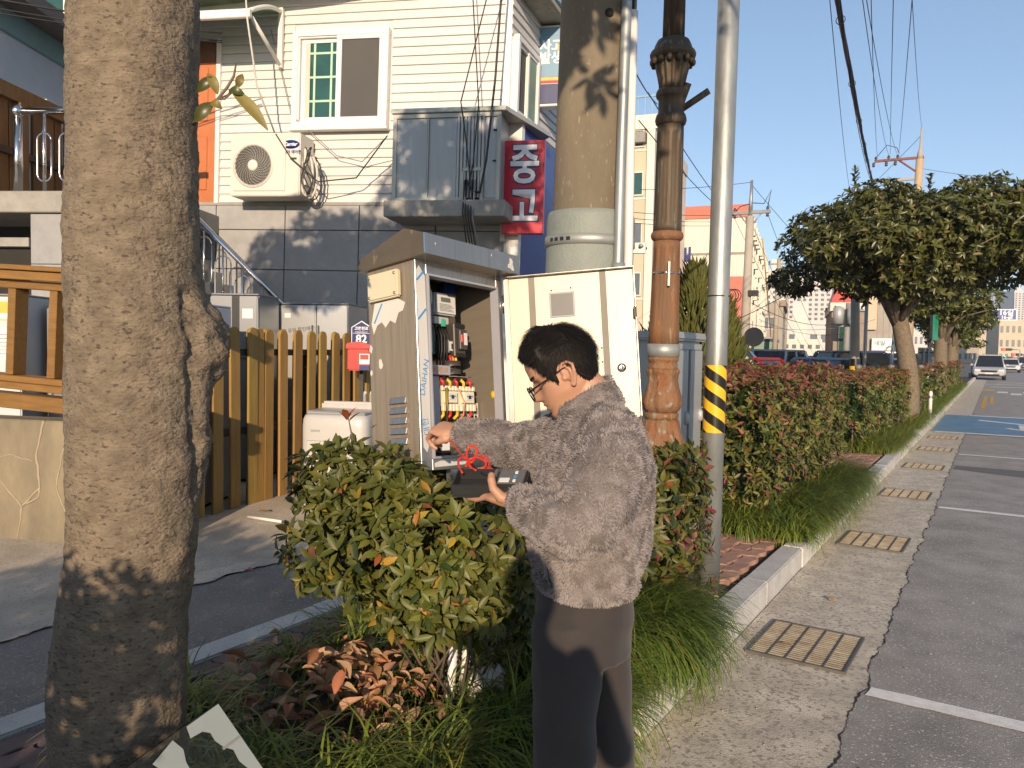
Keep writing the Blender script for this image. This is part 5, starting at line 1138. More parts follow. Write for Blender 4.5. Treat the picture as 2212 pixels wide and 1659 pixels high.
for k in range(15000):
    u = random.uniform(-.07, .1335) if k % 3 else random.uniform(.03, .1335); th = random.uniform(-math.pi, math.pi); p = head_pt(u, th)
    m, lim = hair_mask(p.x, p.y, p.z)
    if m < random.random()*0.55+0.05: continue
    h = hair_thick(p.x, p.y, p.z, th); n_ = Vector((p.x*.9, p.y*1.15, (p.z-.03)*.9)).normalized()
    up = max(0, min(1, (u-lim-.02)/.05))
    d = (Vector((0.9, 0.1*random.uniform(-1, 1), -0.2)) if u > .07 and th*th < 4.5 else Vector((0.25 if p.x > -.03 else -.15, 0, -1)))
    d = (d - n_*d.dot(n_))
    if d.length < 1e-4: continue
    d = (d.normalized() + Vector((random.uniform(-.28, .28), random.uniform(-.28, .28), random.uniform(-.28, .28)))).normalized()
    ln = (0.010+0.030*up)*random.uniform(.6, 1.25); w_ = random.uniform(.0006, .0012)
    p0 = p + n_*max(0.0008, h*random.uniform(.72, .98)); p1 = p0 + d*ln*.5 + n_*(.0018+.002*up); p2 = p0 + d*ln + n_*(-.0010+.002*random.uniform(-1, 1))
    s_ = d.cross(n_).normalized()*w_
    hs.add([p0-s_, p0+s_, p1+s_*.9, p1-s_*.9, p2], [(0, 1, 2, 3), (3, 2, 4)], 0, True, HM4)
ho = hs.obj('hair_strands', 'hair', man); ho['kind'] = 'stuff'
# eyebrow and eyelashes
eb = G()
for sd in (1, -1):
    for k in range(260):
        l_ = random.uniform(.016, .052); u_ = .034+.006*math.sin((l_-.016)/.036*2.2)+random.uniform(-.003, .003)
        th = math.atan2(l_*1.12, .08)*sd; p = head_pt(u_, th); dd = Vector((-.006, sd*.006, .002))*random.uniform(.6, 1.2)
        eb.add([p+Vector((.0012, 0, -.0005)), p+Vector((.0012, 0, .0006)), p+dd+Vector((.0005, 0, .0004))], [(0, 1, 2)], 0, True, HM4)
ebo = eb.obj('eyebrows', 'hair', man); ebo['kind'] = 'stuff'
ey = G()
for sd in (1, -1): ey.tube([head_pt(.0055, sd*t_) + Vector((.0012, 0, -.0008)) for t_ in (.27, .33, .40, .47, .53)], .0013, 6)
eyl = G().add(ey.v, ey.f, 0, True, HM4).obj('eyelashes', 'hair', man)
lpm = G()
# ---- glasses
gl_ = tag(link('glasses', None, man), 'black-rimmed glasses')
for sd in (1, -1):
    rim = []
    for i in range(28):
        a = 2*math.pi*i/28; c, s = math.cos(a), math.sin(a)
        rim.append(Vector((.1105 - .10*abs(sd*.034+.027*c)*.12, sd*.034+.027*math.copysign(abs(c)**.7, c), .004+.0205*math.copysign(abs(s)**.75, s))))
    rg = G().tube(rim+[rim[0]], .0021, 6, caps=False); G().add(rg.v, rg.f, 0, True, HM4).obj('rim', 'frame_black', gl_)
    lg = G().add(rim, [tuple(range(28))]); G().add(lg.v, lg.f, 0, True, HM4).obj('lens', 'lens', gl_)
    tp = G().tube([(.107, sd*.064, .013), (.100, sd*.073, .014), (.05, sd*.079, .017), (.0, sd*.080, .0215), (-.018, sd*.081, .020), (-.04, sd*.080, .004)], [.0028, .0026, .0022, .002, .002, .0016], 6); G().add(tp.v, tp.f, 0, True, HM4).obj('temple', 'frame_black', gl_)
br_ = G().tube([(.108, .008, .010), (.110, 0, .013), (.108, -.008, .010)], .0018, 6); G().add(br_.v, br_.f, 0, True, HM4).obj('bridge', 'frame_black', gl_)

# ---- jacket: torso, sleeves and collar grown into one cloth surface
ft = -CR*math.cos(RAD(-2)) + CF*math.sin(RAD(-2)); lt = UP.cross(ft)
jk = G(); RJ = []
for y, cx, half, wd_, d in ((1264, 1262, 104, .178, 2.08), (1255, 1262, 110, .190, 2.08), (1232, 1264, 115, .197, 2.08), (1222, 1266, 113, .195, 2.08), (1192, 1269, 126, .205, 2.08), (1120, 1272, 130, .212, 2.08), (1050, 1279, 125, .217, 2.085), (995, 1288, 115, .222, 2.09), (955, 1292, 102, .216, 2.095), (920, 1290, 87, .192, 2.10), (893, 1284, 74, .14, 2.10), (872, 1278, 62, .10, 2.10)):
    c = at(cx, y, d); hf = half*d/1662; ring = []
    for i in range(48):
        a = 2*math.pi*i/48; ca_, sa_ = math.cos(a), math.sin(a)
        ring.append(c + ft*hf*math.copysign(abs(ca_)**.85, ca_) + lt*wd_*math.copysign(abs(sa_)**.85, sa_))
    RJ.append(ring)
jk.rings(RJ)
def sleeve(jk, P, r): 
    out = []; rr = []
    for i in range(len(P)-1):
        for k in range(6):
            t = k/6; p0, p1, p2, p3 = P[max(i-1, 0)], P[i], P[i+1], P[min(i+2, len(P)-1)]
            out.append(0.5*((2*p1)+(p2-p0)*t+(2*p0-5*p1+4*p2-p3)*t*t+(3*p1-p0-3*p2+p3)*t**3)); rr.append(r[i]+(r[i+1]-r[i])*t)
    out.append(P[-1]); rr.append(r[-1]); jk.tube(out, rr, 24)
jn = G(); sleeve(jn, [at(1300, 915, 2.03), at(1318, 965, 1.94), at(1306, 1050, 1.80), at(1262, 1130, 1.735), at(1190, 1120, 1.81), at(1122, 1086, 1.98)], [.070, .098, .094, .078, .070, .042])
sleeve(jk, [at(1262, 945, 2.14), at(1228, 955, 2.24), at(1180, 972, 2.34), at(1118, 968, 2.46), at(1050, 948, 2.55), at(992, 934, 2.63)], [.085, .095, .094, .083, .068, .047])
# collar: double-walled stand collar tilted with the bent neck
NC = 40
def cring(cx, cy, d, rf, rl, tilt):
    c = at(cx, cy, d); fa = ft*math.cos(RAD(tilt)) - UP*math.sin(RAD(tilt))
    return [c + fa*rf*math.cos(2*math.pi*i/NC) + lt*rl*math.sin(2*math.pi*i/NC) for i in range(NC)]
lay = [cring(1282, 900, 2.10, .098, .105, 26), cring(1274, 872, 2.10, .094, .094, 30), cring(1262, 842, 2.10, .090, .088, 33), cring(1259, 835, 2.10, .080, .078, 33), cring(1262, 845, 2.10, .070, .070, 33), cring(1280, 890, 2.10, .070, .072, 28)]
jk.rings(lay + [lay[0]], True, False)
def cloth(gm): return mod_mesh(gm.mesh('raw', 'fleece_under'), 'jacket', ('REMESH', dict(mode='VOXEL', voxel_size=0.0065, use_smooth_shade=True)), ('SMOOTH', dict(factor=0.5, iterations=8)))
j1, j2 = cloth(jk), cloth(jn); bmj = bmesh.new(); bmj.from_mesh(j1); bmj.from_mesh(j2); bmj.to_mesh(j1); bmj.free(); jme = j1
jme.polygons.foreach_set('use_smooth', [True]*len(jme.polygons)); jme.update()
jme.materials.clear(); jme.materials.append(MATS['fleece_under'])
nrm = [v.normal.copy() for v in jme.vertices]
for v, n_ in zip(jme.vertices, nrm):
    p = v.co
    q = Vector((p.x*1.0, p.y*1.0, p.z*1.9))
    fold = noise.noise(q*6.5)*.008 + abs(noise.noise(Vector((p.x*5+3, p.y*5, p.z*16))))*-.009
    # sleeve creases near the elbows
    for E_, s_ in ((at(1262, 1130, 1.735), .10), (at(1150, 965, 2.40), .12)):
        dd = (p-E_).length
        fold += .007*math.sin((p-E_).dot(cv(.85, .5, 0))*75)*math.exp(-(dd/s_)**2)
    # hem band groove
    zb = p.z-(at(1264, 1229, 2.08).z)
    if (p-hemc).length < .4: fold -= .008*math.exp(-(zb/.010)**2)
    v.co = p + n_*(fold + noise.noise(p*60)*.0018)
jme.update()
jacket = tag(link('jacket', jme, man), 'fluffy grey-brown fleece jacket with stand collar')
# curly pile
import array
fl2 = G(); random.seed(3)
jme.calc_loop_triangles(); tris = jme.loop_triangles
ar = [t_.area for t_ in tris]; tot = sum(ar); dens = 95000/tot; vco = [v.co.copy() for v in jme.vertices]; vno = [v.normal.copy() for v in jme.vertices]
for t_ in tris:
    k = t_.area*dens; k = int(k)+(1 if random.random() < k-int(k) else 0)
    for _ in range(k):
        a, b = random.random(), random.random()
        if a+b > 1: a, b = 1-a, 1-b
        i0, i1, i2 = t_.vertices; p = vco[i0]*(1-a-b)+vco[i1]*a+vco[i2]*b; n_ = (vno[i0]*(1-a-b)+vno[i1]*a+vno[i2]*b).normalized()
        sw_ = Vector((noise.noise(p*32), noise.noise(p*32+Vector((9, 0, 0))), noise.noise(p*32+Vector((0, 9, 0)))))
        d = (sw_*1.25 + n_*0.75 + Vector((0, 0, -.35)) + Vector((random.uniform(-.5, .5), random.uniform(-.5, .5), random.uniform(-.5, .5)))); d.normalize()
        ln = random.uniform(.006, .011); w_ = random.uniform(.0010, .0018); s_ = d.cross(n_)
        if s_.length < 1e-3: continue
        s_ = s_.normalized()*w_; m1 = p + d*ln*.55 + n_*.0008; e1 = p + d*ln - n_*.0012
        fl2.add([p-s_-n_*.001, p+s_-n_*.001, m1+s_*.9, m1-s_*.9, e1+s_*.3], [(0, 1, 2, 3), (3, 2, 4)], 0, True)
fo = fl2.obj('fleece_pile', 'fleece', man); fo['kind'] = 'stuff'
# pocket slit and cuffs
G().tube([at(1182, 1226, 1.886), at(1186, 1248, 1.884), at(1193, 1270, 1.882)], [.001, .003, .001], 6).obj('pocket_slit', 'frame_black', man)

# ---- trousers and shoes
tr_ = G()
def trouser(P, r):
    R3 = []
    for c, (rf, rl) in zip(P, r): R3.append([c + ft*rf*math.cos(2*math.pi*i/28) + lt*rl*math.sin(2*math.pi*i/28) for i in range(28)])
    tr_.rings(R3)
trouser([at(1262, 1225, 2.08), at(1262, 1310, 2.08), at(1262, 1400, 2.08)], [(.128, .17), (.134, .175), (.125, .16)])
trouser([at(1240, 1330, 2.0), at(1228, 1420, 1.99), at(1222, 1540, 1.98), at(1219, 1660, 1.98), kl + Vector((0, 0, -.22)), al + Vector((0, 0, -.02))], [(.112, .10), (.098, .096), (.088, .086), (.084, .082), (.082, .08), (.084, .08)])
trouser([at(1290, 1330, 2.16), at(1300, 1420, 2.17), at(1312, 1540, 2.19), at(1320, 1660, 2.2), kr + Vector((.02, .02, -.24)), ar_ + Vector((0, 0, -.02))], [(.105, .10), (.082, .09), (.072, .082), (.070, .08), (.074, .08), (.08, .08)])
tme = mod_mesh(tr_.mesh('raw', 'trouser'), 'trousers', ('REMESH', dict(mode='VOXEL', voxel_size=0.008, use_smooth_shade=True)), ('SMOOTH', dict(factor=0.5, iterations=6)))
tme.materials.clear(); tme.materials.append(MATS['trouser']); nrm = [v.normal.copy() for v in tme.vertices]
for v, n_ in zip(tme.vertices, nrm): v.co = v.co + n_*(noise.noise(Vector((v.co.x*9, v.co.y*9, v.co.z*2.6)))*.009 + abs(noise.noise(Vector((v.co.x*5, v.co.y*5, v.co.z*9+v.co.x*6))))*-.011 + .004*math.sin(v.co.z*34+v.co.x*24)*max(0, noise.noise(v.co*4)))
tme.update(); tag(link('trousers', tme, man), 'dark charcoal trousers')
pkt = [at(1210, 1318, 1.868), at(1222, 1340, 1.866), at(1232, 1372, 1.872)]
for a_ in (al, ar_):
    sh = G(); c = Vector((a_.x, a_.y, .012)); RS = []
    for z_, s_ in ((0, 1), (.025, 1.02), (.05, .9), (.085, .62), (.10, .5)):
        RS.append([c + ft*(.045 + (.135*s_+.0)*math.cos(t_)-(0.05*(1-s_))) + lt*.048*s_*math.sin(t_) + UP*z_ for t_ in [2*math.pi*i/24 for i in range(24)]])
    sh.rings(RS).obj('shoe', 'leather', man)

# ---- tester held in the near hand, with its red leads
mat('tester_black', (0.028, 0.029, 0.031), 0.45, var=0.15, scale=12); mat('tester_grey', (0.13, 0.13, 0.125), 0.5, var=0.1); mat('lead_red', (0.80, 0.035, 0.01), 0.35)
tcx = at(1056, 1041, 2.085); tax = cv(.975, .05, -.20).normalized(); tup = cv(0, .93, -.36); tup = (tup - tax*tup.dot(tax)).normalized(); tay = tup.cross(tax)
TM = Matrix(((tax.x, tay.x, tup.x, tcx.x), (tax.y, tay.y, tup.y, tcx.y), (tax.z, tay.z, tup.z, tcx.z), (0, 0, 0, 1)))
ts_ = thing('insulation_tester', 'black handheld electrical tester with open tray held in the left hand', 'tester'); ts_.matrix_world = TM
def rr_(x0, x1, y0, y1, z0, z1, name, m, bev=.004): return G().b2(x0, x1, y0, y1, z0, z1).obj(name, m, ts_, bev, 2)
rr_(-.095, .02, -.045, .045, -.022, -.016, 'tray_floor', 'tester_black', .001)
rr_(-.095, .02, -.045, -.040, -.016, .016, 'tray_wall', 'tester_black', .0015); rr_(-.095, .02, .040, .045, -.016, .016, 'tray_wall', 'tester_black', .0015); rr_(-.095, -.090, -.040, .040, -.016, .0155, 'tray_wall', 'tester_black', .0015)
rr_(-.085, .012, -.016, -.011, -.016, -.004, 'tray_rib', 'tester_grey', .001); rr_(-.085, .012, -.028, -.026, -.016, -.008, 'metal_strip', 'steel_polish', .0005)
rr_(.012, .022, -.0448, .0448, -.016, .0165, 'grip_band', 'tester_grey', .002)
rr_(.022, .108, -.045, .045, -.022, .014, 'meter_body', 'tester_black', .005); rr_(.030, .100, -.036, .036, .014, .0165, 'face_plate', 'tester_grey', .001)
rr_(.034, .062, -.030, -.008, .0165, .018, 'scale_window', 'paper', .0006)
for k in range(3): rr_(.072, .080, -.03+.022*k, -.018+.022*k, .0165, .020, 'button', ('paper', 'film_print', 'paper')[k], .001)
rr_(-.06, -.04, -.0462, -.045, -.004, .0, 'latch', 'ink', .0003)
def z5(x, y, d): return at((1650+x/3.687)*.5486, (1550+y/3.687)*.5486, d)
def lead(name, pts, r, m, label):
    P = [z5(*p) for p in pts]; out = []
    for i in range(len(P)-1):
        for k in range(6):
            t = k/6; p0, p1, p2, p3 = P[max(i-1, 0)], P[i], P[i+1], P[min(i+2, len(P)-1)]
            out.append(0.5*((2*p1)+(p2-p0)*t+(2*p0-5*p1+4*p2-p3)*t*t+(3*p1-p0-3*p2+p3)*t**3))
    out.append(P[-1]); return tag(G().tube(out, r, 8).obj(name, m), label, 'test lead')
lead('test_lead', [(400, 600, 2.64), (440, 665, 2.60), (520, 750, 2.50), (570, 830, 2.40), (640, 905, 2.28), (720, 990, 2.2), (760, 1080, 2.16), (840, 1120, 2.14), (940, 1080, 2.14), (972, 1010, 2.16), (900, 945, 2.18), (800, 930, 2.2), (730, 970, 2.2), (680, 1060, 2.17)], .0032, 'lead_red', 'red test lead running from the far hand and curling over the tester')
lead('test_lead', [(630, 1150, 2.10), (590, 1080, 2.14), (570, 1000, 2.17), (600, 935, 2.19), (680, 940, 2.2), (760, 1000, 2.18), (820, 900, 2.2), (845, 820, 2.21), (770, 752, 2.22), (705, 810, 2.22), (695, 920, 2.2), (740, 1060, 2.15), (830, 1115, 2.12)], .0032, 'lead_red', 'red test lead looping highest above the tester tray')
lead('test_lead', [(890, 890, 2.24), (980, 930, 2.22), (1020, 1000, 2.2), (1000, 1080, 2.17), (900, 1130, 2.13)], .0032, 'lead_red', 'short red lead arching at the right of the tray')
lead('test_lead', [(960, 1120, 2.13), (1020, 1085, 2.14), (1075, 1105, 2.12)], .0032, 'lead_red', 'red lead end entering the tester body')
lead('test_lead', [(760, 1010, 2.2), (830, 1090, 2.15), (930, 1160, 2.12), (1040, 1180, 2.11)], .0032, 'cable_black', 'black test lead lying across the tester tray')
lead('probe_clip', [(530, 860, 2.5), (600, 835, 2.44), (690, 815, 2.40)], .008, 'tester_grey', 'grey probe clip resting at the cabinet opening')
# ================================================================== vegetation
mat('bark', (0.235, 0.188, 0.13), 0.9, var=0.45, scale=16, st=(1, 1, 1.7), col2=(0.125, 0.098, 0.068), speck=(0.085, 0.066, 0.047), speckscale=60, speckth=0.585, bump=0.9, bscale=85, bdist=0.010)
mat('branch_wood', (0.17, 0.13, 0.09), 0.85, var=0.4, scale=12)
def leafmat(n, c, r=0.48, t=0.25, rnd=0.22, hue=0.018): return mat(n, c, r, var=0.22, scale=18, rnd=rnd, hue=hue, trl=t, spec=0.45)
leafmat('leaf_green', (0.108, 0.128, 0.022)); leafmat('leaf_dark', (0.038, 0.066, 0.014)); leafmat('leaf_light', (0.19, 0.195, 0.035)); leafmat('leaf_yellow', (0.42, 0.27, 0.03)); leafmat('leaf_orange', (0.45, 0.15, 0.04)); leafmat('leaf_red', (0.27, 0.06, 0.045)); leafmat('leaf_bronze', (0.22, 0.10, 0.05))
leafmat('magnolia_leaf', (0.108, 0.13, 0.028), 0.38, 0.15); leafmat('magnolia_leaf_dark', (0.06, 0.07, 0.016), 0.36, 0.1); leafmat('magnolia_under', (0.22, 0.17, 0.05), 0.5, 0.2)
leafmat('dead_leaf', (0.40, 0.19, 0.085), 0.7, 0.15, 0.3, 0.02); leafmat('dead_leaf_pale', (0.48, 0.29, 0.16), 0.75, 0.15, 0.25, 0.02)
leafmat('grass_green', (0.20, 0.28, 0.045), 0.45, 0.35); leafmat('grass_dark', (0.085, 0.135, 0.035), 0.45, 0.3); leafmat('grass_yellow', (0.33, 0.32, 0.07), 0.5, 0.35)
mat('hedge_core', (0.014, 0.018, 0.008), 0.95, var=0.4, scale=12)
LEAFV = []
def leaf_verts(L, W_, fold=0.25, droop=0.12):
    h = W_*fold
    V = [(0, 0, 0), (L*.28, W_*.42, h*.9), (L*.28, 0, 0), (L*.28, -W_*.42, h*.9), (L*.62, W_*.44, h*.8-droop*L*.35), (L*.62, 0, -droop*L*.3), (L*.62, -W_*.44, h*.8-droop*L*.35), (L, 0, -droop*L)]
    F_ = [(0, 2, 1), (0, 3, 2), (1, 2, 5, 4), (2, 3, 6, 5), (4, 5, 7), (5, 6, 7)]
    return [Vector(v) for v in V], F_
def frame_of(x, z):
    x = x.normalized(); z = z - x*z.dot(x)
    if z.length < 1e-4: z = x.orthogonal()
    z.normalize(); y = z.cross(x); return Matrix(((x.x, y.x, z.x), (x.y, y.y, z.y), (x.z, y.z, z.z)))
LV, LF = leaf_verts(1.0, 0.40); 
def mass(name, leaves, mats_, parent=None):
    """leaves: (pos, rot3, length, width factor, material index) joined into one mesh"""
    vs = []; fs = []; mi = []
    for p, r, L, wf, m in leaves:
        o = len(vs)
        for v in LV: vs.append(tuple(p + r @ Vector((v.x*L, v.y*L*wf, v.z*L))))
        for f in LF: fs.append(tuple(i+o for i in f)); mi.append(m)
    me = bpy.data.meshes.new(name); me.from_pydata(vs, [], fs)
    for m in mats_: me.materials.append(MATS[m])
    me.polygons.foreach_set('material_index', mi); me.polygons.foreach_set('use_smooth', [True]*len(fs)); me.update()
    return link(name, me, parent)
LM = {}
def leaf_obj(parent, leaf, mats_):
    p, r, L, wf, m = leaf; key = (mats_[m], round(wf, 1))
    if key not in LM:
        me = bpy.data.meshes.new('leaf'); me.from_pydata([(v.x, v.y*key[1], v.z) for v in LV], [], LF); me.materials.append(MATS[mats_[m]]); me.polygons.foreach_set('use_smooth', [True]*len(LF)); LM[key] = me
    o = link('leaf', LM[key], parent); o.matrix_basis = Matrix.LocRotScale(p, r.to_quaternion(), Vector((L, L, L))); return o
def rv(): 
    while True:
        v = Vector((random.uniform(-1, 1), random.uniform(-1, 1), random.uniform(-1, 1)))
        if 0.01 < v.length < 1: return v.normalized()
def whorl(pos, out, L, n, mats_pick, lift=0.5, wf=1.0):
    out = out.normalized(); a = out.orthogonal().normalized(); b = out.cross(a); res = []; ph = random.uniform(0, 6.28)
    for k in range(n):
        t = ph + k*2.4; rad = a*math.cos(t)+b*math.sin(t); tl = lift*random.uniform(.4, 1.5)
        x = rad + out*tl; z = out*1.0 - rad*tl*.8 + rv()*.25
        res.append((pos + out*random.uniform(-.02, .01)+rad*.004, frame_of(x, z), L*random.uniform(.65, 1.15), wf*random.choice((.9, 1.0, 1.1)), mats_pick()))
    return res
def pick_obj(leaves, n, parent, mats_, name='leaf_mass'):
    leaves.sort(key=lambda q: (q[0]-Vector((0, 0, CAMZ))).length - 0.12*q[0].z)
    for q in leaves[:n]: leaf_obj(parent, q, mats_)
    m = mass(name, leaves[n:], mats_, parent); m['kind'] = 'stuff'
def plant_root(name, label, cat, group=None): return thing(name, label, cat, (0, 0, 0), group=group)
PLEAF = ['leaf_green', 'leaf_light', 'leaf_yellow', 'leaf_orange', 'leaf_red', 'leaf_bronze', 'leaf_dark']
random.seed(21)
def pick_bush():
    r = random.random(); return 0 if r < .66 else 1 if r < .88 else 6 if r < .955 else 2 if r < .985 else 3 if r < .993 else 5
def ell(c, rr, n, L, lv, pick, wf=1.0, inner=0.55, keep=None):
    for _ in range(n):
        d = rv(); q = random.uniform(inner, 1.0)**.6; p = c + Vector((d.x*rr[0], d.y*rr[1], d.z*rr[2]))*q
        if keep and not keep(p): continue
        o = Vector((d.x/rr[0], d.y/rr[1], d.z/rr[2])).normalized() + Vector((.15, -.3, .35)) + rv()*.5
        lv += whorl(p, o, L, random.choice((4, 5, 6)), pick, .55, wf)
# ---- bush at the cabinet post
bush = plant_root('photinia_bush', 'green leafy bush around the leaning cabinet post, sunlit', 'bush')
lv = []
def E(x, y, d, rx, ry, dep): return at(x, y, d), (rx*d/1662, dep, ry*d/1662)
def kb(p):
    q = CABM.inverted() @ p; pr = CAMROT.transposed() @ (p-Vector((0, 0, CAMZ))); X = PW/2+FPX*pr.x/-pr.z; Y = PH/2-FPX*pr.y/-pr.z
    return not (-.10 < q.x < CW+.25 and -.15 < q.y < CD+.05 and q.z > -.01) and p.z < 1.30
for x, y, d, rx, ry, dep, n in ((760, 1045, 2.88, 135, 105, .22, 190), (830, 1065, 2.72, 120, 85, .16, 110), (880, 1190, 2.66, 195, 150, .24, 340), (1050, 1180, 2.80, 115, 160, .20, 190), (950, 1300, 2.62, 140, 85, .20, 160), (720, 1185, 2.80, 105, 95, .2, 110), (1075, 1320, 2.9, 80, 95, .18, 90), (840, 1110, 2.9, 200, 110, .3, 130)):
    c, rr = E(x, y, d, rx, ry, dep); ell(c, rr, n, .062, lv, pick_bush, 1.0, .5, kb)
pick_obj(lv, 300, bush, PLEAF)
br = G()
for k in range(22):
    a = Vector((random.uniform(-1.95, -1.7), random.uniform(2.35, 2.6), .12)); q = random.choice(lv)[0]; m_ = a.lerp(q, .55) + Vector((random.uniform(-.08, .08), random.uniform(-.08, .08), -.04)); br.tube([a, m_, q], [.007, .005, .002], 5)
bo = br.obj('branches', 'branch_wood', bush); bo['kind'] = 'stuff'
for x, y, d, tx, ty in ((763, 955, 2.85, 752, 890),):
    a, b = at(x, y, d), at(tx, ty+10, d); G().tube([a, a.lerp(b, .5), b], [.004, .003, .002], 5).obj('shoot', 'branch_wood', bush)
    for q in whorl(b, Vector((0, 0, 1)), .06, 5, lambda: 3, 1.3): leaf_obj(bush, q, PLEAF)
# ---- hedge behind the man, around the poles
hb_ = plant_root('photinia_hedge', 'dense hedge behind the man between cabinet and steel pole', 'hedge', 'hedges of the planting strip')
lv = []
def pick_h2():
    r = random.random(); return 0 if r < .54 else 6 if r < .82 else 1 if r < .91 else 5 if r < .97 else 4 if r < .99 else 3
def kp(p): return math.hypot(p.x+1.735, p.y-3.405) > .25 and math.hypot(p.x-LX, p.y-LY) > .2 and p.x < -1.19 and math.hypot(p.x+1.415, p.y-4.52) > .085 and (CABM.inverted() @ p).z < .02
for x, y, d, rx, ry, dep, n in ((1450, 1040, 3.95, 75, 120, .25, 170), (1470, 1160, 4.0, 55, 110, .22, 120), (1420, 1100, 3.7, 90, 160, .25, 150), (1300, 1120, 3.4, 130, 150, .25, 120), (1180, 1130, 3.1, 120, 140, .25, 110), (1480, 960, 4.2, 40, 55, .15, 60), (1120, 1060, 3.1, 60, 60, .2, 40)):
    c, rr = E(x, y, d, rx, ry, dep); ell(c, rr, n, .064, lv, pick_h2, 1.0, .45, kp)
for k in range(26):
    p = at(random.uniform(1500, 1535), random.uniform(960, 1280), random.uniform(3.95, 4.15)); lv += [q for q in whorl(p, cv(.9, .3, -.3)+rv()*.3, .06, 5, lambda: random.choice((0, 5, 0, 6, 4)), .7)]
pick_obj(lv, 300, hb_, PLEAF)
# ---- clipped hedges along the street
def hedge_box(label, x0, x1, y0, y1, z0, z1, dens, L, nobj, redk=1.0, grp='hedges of the planting strip', core=True):
    rt = plant_root('photinia_hedge', label, 'hedge', grp); lv = []
    def jz(x, y): return z1 + .05*fbm((x, y, 3), 2.2) 
    def pick(z):
        t = (z-z0)/(z1-z0); r = random.random(); red = (0.03 + .55*max(0, (t-.60)/.40)**1.4)*redk
        if r < red: return random.choice((4, 5, 5, 5))
        r = random.random(); return 0 if r < .48 else 6 if r < .74 else 1 if r < .93 else 5
    def put(p, o, n):
        zz = p.z; lv.extend(whorl(p, o + rv()*.55 + Vector((0.1, -.25, .3)), L, n, lambda: pick(zz), .6))
    for _ in range(int(dens*(x1-x0)*(z1-z0)/5)):
        x, z = random.uniform(x0, x1), random.uniform(z0, z1); put(Vector((x, y0 + .06*fbm((x, z, 1), 5)+random.uniform(-.02, .12), z)), Vector((0, -1, .2)), 5)
    for _ in range(int(dens*(y1-y0)*(z1-z0)/5)):
        y, z = random.uniform(y0, y1), random.uniform(z0, z1); put(Vector((x1 + .07*fbm((y, z, 2), 3)-random.uniform(-.02, .12), y, z)), Vector((1, 0, .2)), 5)
    for _ in range(int(dens*(y1-y0)*(x1-x0)/5)):
        x, y = random.uniform(x0, x1), random.uniform(y0, y1); put(Vector((x, y, jz(x, y)-random.uniform(-.05, .10))), Vector((0, 0, 1)), 5)
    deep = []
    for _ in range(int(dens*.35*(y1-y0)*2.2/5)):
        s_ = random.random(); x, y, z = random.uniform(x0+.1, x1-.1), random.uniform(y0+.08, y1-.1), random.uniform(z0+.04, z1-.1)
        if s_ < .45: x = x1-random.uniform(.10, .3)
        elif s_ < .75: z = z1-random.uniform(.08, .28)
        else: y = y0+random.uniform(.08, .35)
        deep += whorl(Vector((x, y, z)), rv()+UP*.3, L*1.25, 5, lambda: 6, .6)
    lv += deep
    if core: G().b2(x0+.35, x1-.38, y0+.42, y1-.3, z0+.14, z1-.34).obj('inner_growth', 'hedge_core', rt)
    sg_ = G()
    for k in range(int(6*(y1-y0))):
        x, y = random.uniform(x0+.2, x1-.15), random.uniform(y0+.1, y1-.2); sg_.tube([(x, y, .08), (x+random.uniform(-.1, .1), y, z0+.2)], .012, 5)
    so = sg_.obj('stems', 'branch_wood', rt); so['kind'] = 'stuff'
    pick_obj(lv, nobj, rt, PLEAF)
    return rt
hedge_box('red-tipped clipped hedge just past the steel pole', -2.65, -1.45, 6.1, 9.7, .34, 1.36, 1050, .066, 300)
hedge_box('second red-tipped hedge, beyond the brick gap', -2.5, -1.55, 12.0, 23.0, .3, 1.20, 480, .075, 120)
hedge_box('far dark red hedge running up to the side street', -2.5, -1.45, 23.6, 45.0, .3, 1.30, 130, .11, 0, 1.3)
hedge_box('hedge beside the viewpoint that shades the foot of the tree', -2.85, -0.86, -2.6, -0.40, .2, 1.44, 1500, .08, 0, core=False)

# ---- liriope grass
def blades(name, label, n, place, ln, mats_=('grass_green', 'grass_dark', 'grass_yellow'), wts=(.6, .3, .1), wd_=.0055):
    vs = []; fs = []; mi = []
    for _ in range(n):
        p, d, lean = place(); L = ln*random.uniform(.55, 1.2); h = (d.x*d.x+d.y*d.y)**.5 or 1e-6; d = Vector((d.x/h, d.y/h, 0)); s = Vector((-d.y, d.x, 0))*wd_*random.uniform(.7, 1.3)
        o = len(vs); e = lean*random.uniform(.6, 1.3); q = Vector(p); ang = random.uniform(.15, .6)*e
        N = 5
        for k in range(N+1):
            t = k/N; wk = (1-t)**.6
            vs.append(tuple(q - s*wk)); vs.append(tuple(q + s*wk)); q = q + (d*math.sin(ang) + UP*math.cos(ang))*(L/N); ang += e*(.42+.30*t)
        r = random.random(); m = 0 if r < wts[0] else 1 if r < wts[0]+wts[1] else 2
        for k in range(N): fs.append((o+2*k, o+2*k+1, o+2*k+3, o+2*k+2)); mi.append(m)
    me = bpy.data.meshes.new(name); me.from_pydata(vs, [], fs)
    for m in mats_: me.materials.append(MATS[m])
    me.polygons.foreach_set('material_index', mi); me.polygons.foreach_set('use_smooth', [True]*len(fs)); me.update()
    return tag(link(name, me), label, 'grass', None, 'stuff')
